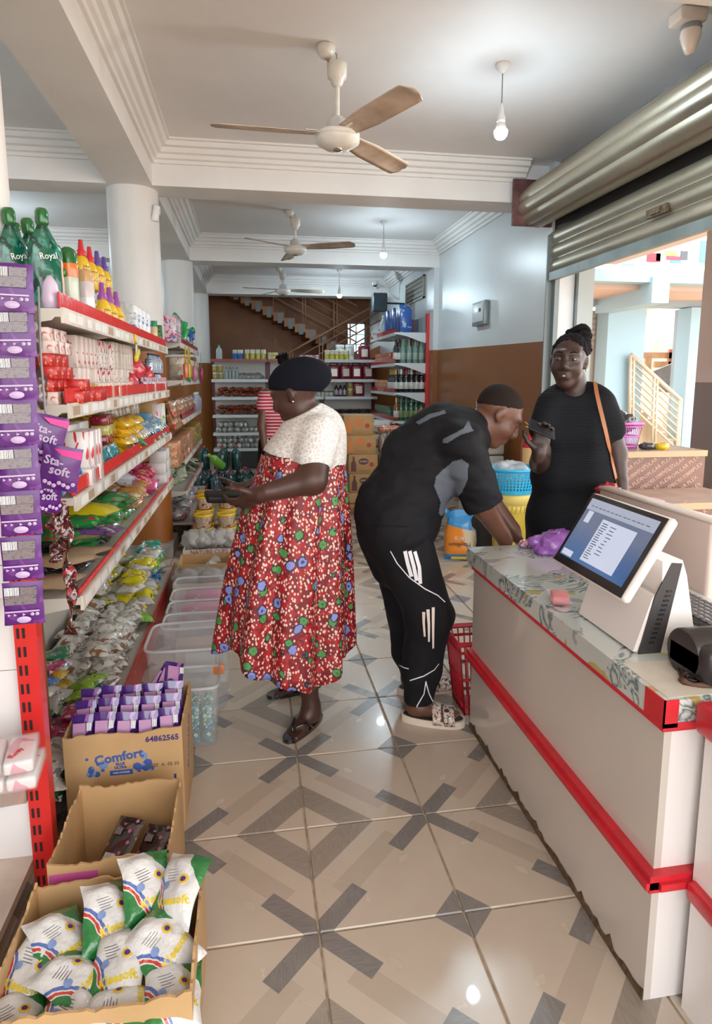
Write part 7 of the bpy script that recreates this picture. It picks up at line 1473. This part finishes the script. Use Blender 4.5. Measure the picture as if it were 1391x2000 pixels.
pnk = mat('coral_pack_film', (.55, .22, .15), .2, coat=.8); inst([('pack', MB().rbox((0, 0, .035), (.24, .13, .07), .03).mesh('coral', [printed('coral_bottles', (.50, .18, .10), [(.62, .42, .34), (.35, .06, .03)], 30, .15, .5, coat=.8)]))], 'biscuit_roll_pack', XF(1.49, 6.78, .873), 'coral roll pack lying on the amber drink packs', 'pack')
org = mat('orange_soda', (.66, .10, .005), .12, coat=.8); kor = [('bottle', MB().lathe([(.03, 0), (.033, .01), (.033, .13), (.028, .16), (.012, .2), (.012, .215)], 12).mesh('osoda', [org]))]
s0 = None
for k in range(5):
    M_ = XF(2.13, 7.55, .218*k); s0 = copy_tree(s0, M_) if s0 else sixpack(M_, 'bright orange soda pack stacked by the red shelf post', kor, 'orange soda packs', mat('orange_film', (.66, .14, .03), .15, alpha=.5, coat=.8))
    text('lettering', 'Mirinda' if False else 'Ajwa', .05, wink, s0, XF(.03, -.0715, .13) @ FRONT) if k == 4 else None
# ---------------- bottle shelf on the right wall
ZR = (2.07, 1.66, 1.26, .87, .45); XRF, XRB, YR0, YR1 = 1.96, 2.42, 8.5, 10.25
G = thing('bottle_shelf', 'white shelf unit with tall red end post on the right wall', 'shelving', XF(0, 0, 0))
for yy in (YR0, (YR0+YR1)/2, YR1): MB().bb((XRB-.04, yy-.03, 0), (XRB, yy+.03, 2.32)).build('upright', [redpost], G)
MB().bb((XRB-.01, YR0, .1), (XRB+.005, YR1, 2.3)).build('back_panel', [wsh], G)
for z in ZR:
    for q in range(2):
        a, b = YR0+.01+q*(YR1-YR0)/2, YR0-.01+(q+1)*(YR1-YR0)/2; sh_ = MB().bb((XRF, a, z-.025), (XRB-.04, b, z)).build('shelf', [wsh], G)
        MB().prism([(XRF+.02, z-.025), (XRB-.04, z-.025), (XRB-.04, z-.14), (XRB-.08, z-.13), (XRF+.15, z-.05)], 0, .004, 0, XF(0, a+.004, 0) @ FRONT).build('bracket', [wsh], sh_); MB().bb((XRF-.012, a, z-.04), (XRF-.002, b, z+.0)).build('price_strip', [wsh], sh_); MB().bb((XRF-.008, a, z+.0), (XRF-.004, b, z+.06)).build('guard', [fence], sh_)
def rrow(y0, y1, X_, z, kind, w_, name, lab, cat, g_, lev=1, h_=.1):
    n = max(1, int((y1-y0)/w_))
    for i in range(lev):
        for j in range(n): inst(kind, name, XF(X_, y0+(j+.5)*(y1-y0)/n, z+i*h_, 0, 0, math.pi), lab, cat, g_)
def kwine(key, body, neck, lab): return klathe([('bottle', [(.036, 0), (.04, .006), (.04, .19), (.03, .225), (.0145, .25)], body), ('neck_foil', [(.015, .24), (.0155, .25), (.0155, .318), (.012, .322), (0, .322)], neck), ('label', [(.0403, .05), (.0408, .051), (.0408, .14), (.0403, .142)], lab)], key, 14)
dkg = mat('dark_bottle_glass', (.008, .012, .010), .08, coat=1.0); clg = mat('pale_green_glass', (.16, .27, .22), .08, coat=1.0); gng = mat('green_bottle_glass', (.03, .11, .06), .08, coat=1.0); goldf = gl('gold_foil', (.5, .34, .08)); redfo = gl('red_foil', (.35, .02, .04)); whl = gl('white_bottle_label', (.6, .6, .56)); wf = gl('white_foil', (.62, .64, .56))
bluebx = printed('blue_cereal', (.02, .10, .38), [(.55, .28, .06), (.4, .5, .6)], 9, .3, .32)
for k in range(5): inst(kbox(.2, .16, .38, bluebx, 'cer'), 'cereal_box', XF(2.13+.02*(k % 2), 8.72+.21*k, ZR[0]), 'tall royal blue cereal box on the top right shelf', 'box', 'blue cereal boxes')
rrow(9.8, 10.1, 2.1, ZR[0], kbottle(.07, .36, mat('clear_pet', (.6, .68, .72), .1, alpha=.6), wlid, 'pet2'), .15, 'water_bottle', 'tall clear bottle beyond the blue cereal boxes', 'bottle', 'tall clear bottles')
o = thing('round_price_sign', 'round white hand-lettered sign hanging at the top right shelf', 'sign', XF(XRF-.03, 9.75, 2.13)); MB().lathe([(.075, -.003), (.075, .003)], 22, 0, Euler((0, R(90), R(55))).to_matrix().to_4x4()).build('disc', [wink], o); text('lettering', 'frog', .06, blueink, o, Euler((0, 0, R(55))).to_matrix().to_4x4() @ XF(-.005, 0, 0) @ LEFTF)
def cross(z, kinds, y_, x0=1.99, x1=2.34, n=5):
    for k in range(n):
        kd, nm, lb, g_ = kinds[k % len(kinds)]; inst(kd, nm, XF(x0+(x1-x0)*k/(n-1), y_, z), lb, 'bottle', g_)
kc = kwine('wclear', clg, clg, mat('faint_label', (.3, .4, .34), .4)); kg_ = kwine('wgreen', gng, gng, mat('gold_green_label', (.2, .3, .12), .4)); kw1 = kwine('wgold', dkg, goldf, whl); kw2 = kwine('wwhite', dkg, wf, whl); kw3 = kwine('wred', dkg, redfo, whl)
for y_ in (8.58, 8.7): cross(ZR[1], [(kc, 'glass_bottle', 'pale green glass bottle on the second right shelf', 'pale green bottles')], y_, 2.08, 2.34, 4)
cross(ZR[1], [(kwine('wdark', dkg, dkg, whl), 'wine_bottle', 'black bottle before the pale green ones', 'black bottles')], 8.62, 1.99, 2.04, 2)
for y_ in (8.58, 8.7): cross(ZR[2], [(kw2, 'wine_bottle', 'dark bottle with white neck foil on the third right shelf', 'white-foiled bottles'), (kw3, 'wine_bottle', 'dark bottle with red neck foil on the third right shelf', 'red-foiled bottles')], y_, 2.06, 2.35, 5)
for j in range(5): inst(kw1, 'wine_bottle', XF(1.99, 8.6+.085*j, ZR[2]), 'dark bottle with gold neck foil on the third right shelf', 'bottle', 'gold-foiled bottles')
for y_ in (8.58, 8.7): cross(ZR[3], [(kg_, 'glass_bottle', 'green glass bottle on the fourth right shelf', 'green glass bottles')], y_, 2.06, 2.35, 5)
inst(kwine('wamb', mat('amber_glass', (.25, .07, .02), .1, coat=1), goldf, whl), 'glass_bottle', XF(1.99, 8.56, ZR[3]), 'amber bottle at the edge of the fourth right shelf', 'bottle')
for z, c_, c2, lb in ((ZR[1], (.50, .10, .05), (.55, .5, .3), 'orange and cream'), (ZR[2], (.62, .28, .08), (.55, .5, .45), 'apricot'), (ZR[3], (.03, .22, .08), (.4, .4, .38), 'green and grey')):
    rrow(9.15, 10.2, 2.05, z, kbox(.10, .08, .17, printed('rs_'+lb.split()[0], c_, [c2, (.5, .04, .05)], 20, .25, .5), 'rs'+lb), .105, 'juice_carton', lb+' carton in the far bay of the right shelves', 'carton', lb+' cartons', 1)
# ================================================================== OUTSIDE, SEEN THROUGH THE SIDE OPENING
def prect(name, px0, py0, px1, py1, Y, dep, m, parent=None):
    a = aty(px0, py0, Y); b = aty(px1, py1, Y); c_ = aty(px0, py1, Y); x0, x1 = min(a.x, c_.x), b.x; z0, z1 = b.z, a.z
    return MB().bb((x0, Y, z0), (x1, Y+dep, z1)).build(name, [m], parent)
sand = mat('sandy_ground', (.46, .33, .22), .9, var=.2, vs=3); bluew = mat('pale_blue_paint', (.30, .46, .55), .6); greyb = mat('grey_blue_paint', (.27, .34, .39), .6); tanw = mat('tan_render', (.40, .31, .22), .8, var=.12, vs=4); creamp = mat('cream_paint', (.66, .60, .50), .6); pinkc = mat('pinkish_soffit', (.50, .37, .31), .7)
struct(MB().bb((XR+.06, -6, -.3), (16, 16, -.02)).build('ground', [sand])); struct(MB().bb((XL, -8, -.3), (XR+.06, -1.5, -.02)).build('street', [sand]))
struct(MB().bb((2.72, 5.05, 0), (2.86, 5.45, 2.9)).build('wall_end_pillar', [mat('pale_aqua_paint', (.42, .48, .48), .6)]))
YF = 9.2
struct(MB().bb((2.71, -3.0, 2.9), (4.68, 7.75, 3.2)).build('eave_slab', [mat('eave_plaster', (.46, .40, .38), .7)]))
B = thing('stair_building', 'pale blue two-storey building with open staircase across the yard', 'building', XF(0, 0, 0))
prect('upper_beam', 1120, 524, 1480, 557, 7.9, .25, bluew, B)
s_ = aty(1120, 557, 7.9); e_ = aty(1480, 557, 7.9); MB().bb((s_.x, 8.15, s_.z), (e_.x+1, 10.2, s_.z+.12)).build('soffit', [pinkc], B)
prect('cross_beam', 1276, 540, 1306, 592, 7.85, 1.4, bluew, B)
prect('lower_beam', 1120, 566, 1480, 602, YF, .3, greyb, B)
prect('pillar', 1190, 600, 1236, 1010, YF-.05, .32, bluew, B); prect('pillar', 1352, 600, 1382, 1010, YF-.05, .32, bluew, B); prect('pillar', 1345, 602, 1354, 1010, YF+.15, .32, greyb, B)
dr = prect('roller_door', 1120, 606, 1190, 1000, YF+.35, .04, mat('cream_roller_door', (.48, .46, .42), .5), B)
for k in range(6): prect('door_slat', 1120, 612+k*11, 1190, 620+k*11, YF+.33, .02, mat('cream_roller_slat', (.50, .47, .41), .5), dr)
prect('rear_wall', 1225, 560, 1480, 1000, 11.8, .2, tanw, B)
for k in range(7):
    a = aty(1232+k*11, 690-k*15, 11.2); MB().bb((a.x, 10.7+.004*k, a.z-1.6+k*.1), (a.x+.32, 11.75, a.z)).build('upper_step', [mat('white_steps', (.50, .47, .41), .6)], B)
rl = mat('cream_rail', (.56, .49, .38), .4); r0_, r1_ = aty(1232, 692, 9.05), aty(1331, 782, 9.05); q0, q1 = aty(1232, 792, 9.05), aty(1326, 880, 9.05)
for k in range(8):
    t = k/7; MB().tube([r0_.lerp(q0, t), r1_.lerp(q1, t)], .035 if k == 0 else .018, 6).build('handrail' if k == 0 else 'rail', [rl], B)
for t in (0, .06, .46, .52, .96, 1): MB().tube([r0_.lerp(r1_, t), q0.lerp(q1, t)-V((0, 0, .25))], .026, 6).build('rail_post', [rl], B)
for k in range(8):
    a = aty(1228+k*13, 792+k*13, 9.3); MB().bb((a.x-.2, 9.2+.004*k, 0.001*k), (a.x+.16, 10.6, max(.05, a.z-.0))).build('lower_step', [mat('cream_steps', (.48, .37, .24), .7)], B)
wd = mat('raw_wood', (.46, .27, .14), .7, var=.2, vs=8)
for k, (p, m_) in enumerate((((1246, 688, 1318, 700), wd), ((1262, 700, 1272, 725), wd), ((1308, 682, 1318, 722), wd), ((1280, 706, 1310, 718), wd))):
    tag(prect('timber_board', *p, 10.2, .05, m_), ('long raw timber board leaning in the stairwell', 'short upright timber beside the stair rail', 'upright timber post beside the red cloth', 'small timber panel among the boards')[k], 'timber')
a = [aty(x_, y_, 9.9) for x_, y_ in ((1274, 726), (1338, 700), (1316, 768), (1290, 765))]
tag(MB()._add([p for p in a]+[p+V((0, .03, 0)) for p in a], [(0, 1, 2, 3), (7, 6, 5, 4), (0, 4, 5, 1), (1, 5, 6, 2), (2, 6, 7, 3), (3, 7, 4, 0)], 0, False).build('grey_board', [mat('weathered_board', (.22, .19, .17), .7, var=.2, vs=6)]), 'weathered grey board leaning behind the stair rail', 'board')
tag(blob('red_cloth_bundle', .12, (.8, .5, 1.6), mat('pink_red_cloth', (.55, .06, .12), .6), None, Matrix.Translation(aty(1326, 690, 10.1)), 51, .2, 2, 3), 'pinkish red cloth hung on the timber post', 'cloth')
sg = thing('shop_sign', 'white sign with pictures of goods above the blue beam', 'sign', XF(0, 0, 0)); prect('board', 1190, 462, 1480, 522, 8.1, .05, printed('sign_print', (.52, .53, .56), [(.50, .44, .46)], 1.2, .4, .4), sg)
for p, c_ in (((1265, 494, 1290, 512), (.45, .03, .05)), ((1283, 488, 1292, 510), (.70, .70, .70)), ((1300, 490, 1322, 500), (.25, .5, .1)), ((1303, 500, 1330, 508), (.5, .05, .08)), ((1310, 508, 1330, 514), (.1, .25, .55)), ((1331, 490, 1343, 508), (.08, .09, .1)), ((1370, 470, 1391, 514), (.12, .3, .62)), ((1215, 514, 1240, 521), (.2, .45, .7))):
    prect('picture', *p, 8.09, .01, mat('ink_%d_%d' % (p[0], p[1]), c_, .4), sg)
npil, g = newmat('two_tone_pillar', .6); g.col(g.mix(g.m('LESS_THAN', g.xyz(g.obj())[2], 1.42), (.42, .34, .31), (.15, .13, .125)))
a = aty(1362, 700, 4.9); struct(MB().bb((a.x, 4.6, 0), (a.x+.4, 4.9, 2.9)).build('outer_pillar', [npil]))
# plywood display counters with printed film
ply = mat('film_plywood', (.22, .12, .10), .35, var=.12, vs=5); plyl = mat('plywood_lettering', (.52, .33, .24), .5); edge = mat('plywood_edge', (.50, .38, .23), .6); ptop = mat('plywood_top', (.38, .26, .20), .5, var=.12, vs=6)
def plycounter(label, x0, x1, y0, y1, zt, rows, txt, seed):
    o = thing('plywood_counter', label, 'counter', XF(x0, y0, 0)); W_ = x1-x0
    MB().bb((0, 0, 0), (W_, .018, zt-.03)).build('front_board', [ply], o); MB().bb((0, .018, 0), (.018, y1-y0, zt-.03)).build('side_board', [ply], o); MB().bb((-.02, -.02, zt-.03), (W_, y1-y0, zt-.002)).build('top_board', [ptop], o); MB().bb((-.02, -.0225, zt-.045), (W_, -.02, zt)).build('edge_strip', [edge], o)
    tm_ = None
    for k in range(rows):
        for q in range(4):
            M_ = XF(.0+.23*q+.035*(k % 3), -.0015, zt-.08-.052*k+.0*q) @ FRONT @ Matrix.Rotation(R(36), 4, 'Z')
            if .23*q+.035*(k % 3) > W_-.06: continue
            if tm_ is None: tm_ = text('lettering', txt, .042, plyl, o, M_, bold=.0006).data
            else: obj('lettering', tm_, o, M_)
a = aty(1222, 882, 4.3); b = aty(1356, 882, 4.3)
plycounter('film-faced plywood counter with slanted lettering, carrying the pink basket', a.x, b.x+.1, 4.3, 4.85, a.z, 10, 'POPULAR PLEX', 1)
PZ = a.z; a2 = aty(1245, 985, 3.72); plycounter('lower film-faced plywood counter nearer the worktop', max(2.52, a2.x), 3.4, 3.72, 4.25, a2.z, 8, 'POPULAR PLEX', 2)
p = aty(1292, 868, 4.42)
tape = thing('tape_roll', 'yellow adhesive tape roll on the plywood counter', 'tape', XF(p.x, 4.42, PZ-.002)); MB().lathe([(.036, 0), (.058, 0), (.058, .048), (.036, .048), (.036, 0)], 28, 0, None, True, 1, 1, False).build('tape', [mat('amber_tape', (.75, .50, .02), .2, coat=.5)], tape); MB().lathe([(.034, .001), (.036, .001), (.036, .047), (.034, .047), (.034, .001)], 24, 0, None, True, 1, 1, False).build('core', [edge], tape)
pbk = mat('pink_basket_plastic', (.62, .18, .50), .35); p = aty(1219, 860, 4.5)
bk_ = basket('display_basket', 'pink plastic basket full of dark bags on the plywood counter', XF(p.x, 4.52, PZ-.002), .2, .2, .2, pbk, .72)
MB().bb((-.07, -.07, .004), (.07, .07, .012)).build('floor', [pbk], bk_)
for s_ in ((-1, 0), (1, 0), (0, -1), (0, 1)): pass
tag(blob('dark_bags', .085, (1, 1, .8), mat('grey_black_film', (.05, .05, .055), .15, coat=.8, bump=.5, bs=40), None, XF(p.x, 4.52, PZ+.2), 60, .3, 2.6, 4), 'crumpled dark plastic bags filling the pink basket', 'bag')
tag(blob('black_bag', .05, (1.1, .8, .6), mat('grey_black_film', (.05, .05, .055), .15), None, XF(p.x+.15, 4.42, PZ+.025), 61, .3, 2.6, 3, -.026), 'small crumpled dark bag beside the pink basket', 'bag')
tag(MB().rbox((0, 0, 0), (.22, .12, .012), .003).build('price_tool', [mat('pink_comb', (.62, .32, .36), .4)], None, XF(max(2.6, a2.x+.12), 3.82, a2.z+.005)), 'pink flat comb-like tray on the lower plywood counter', 'tray')
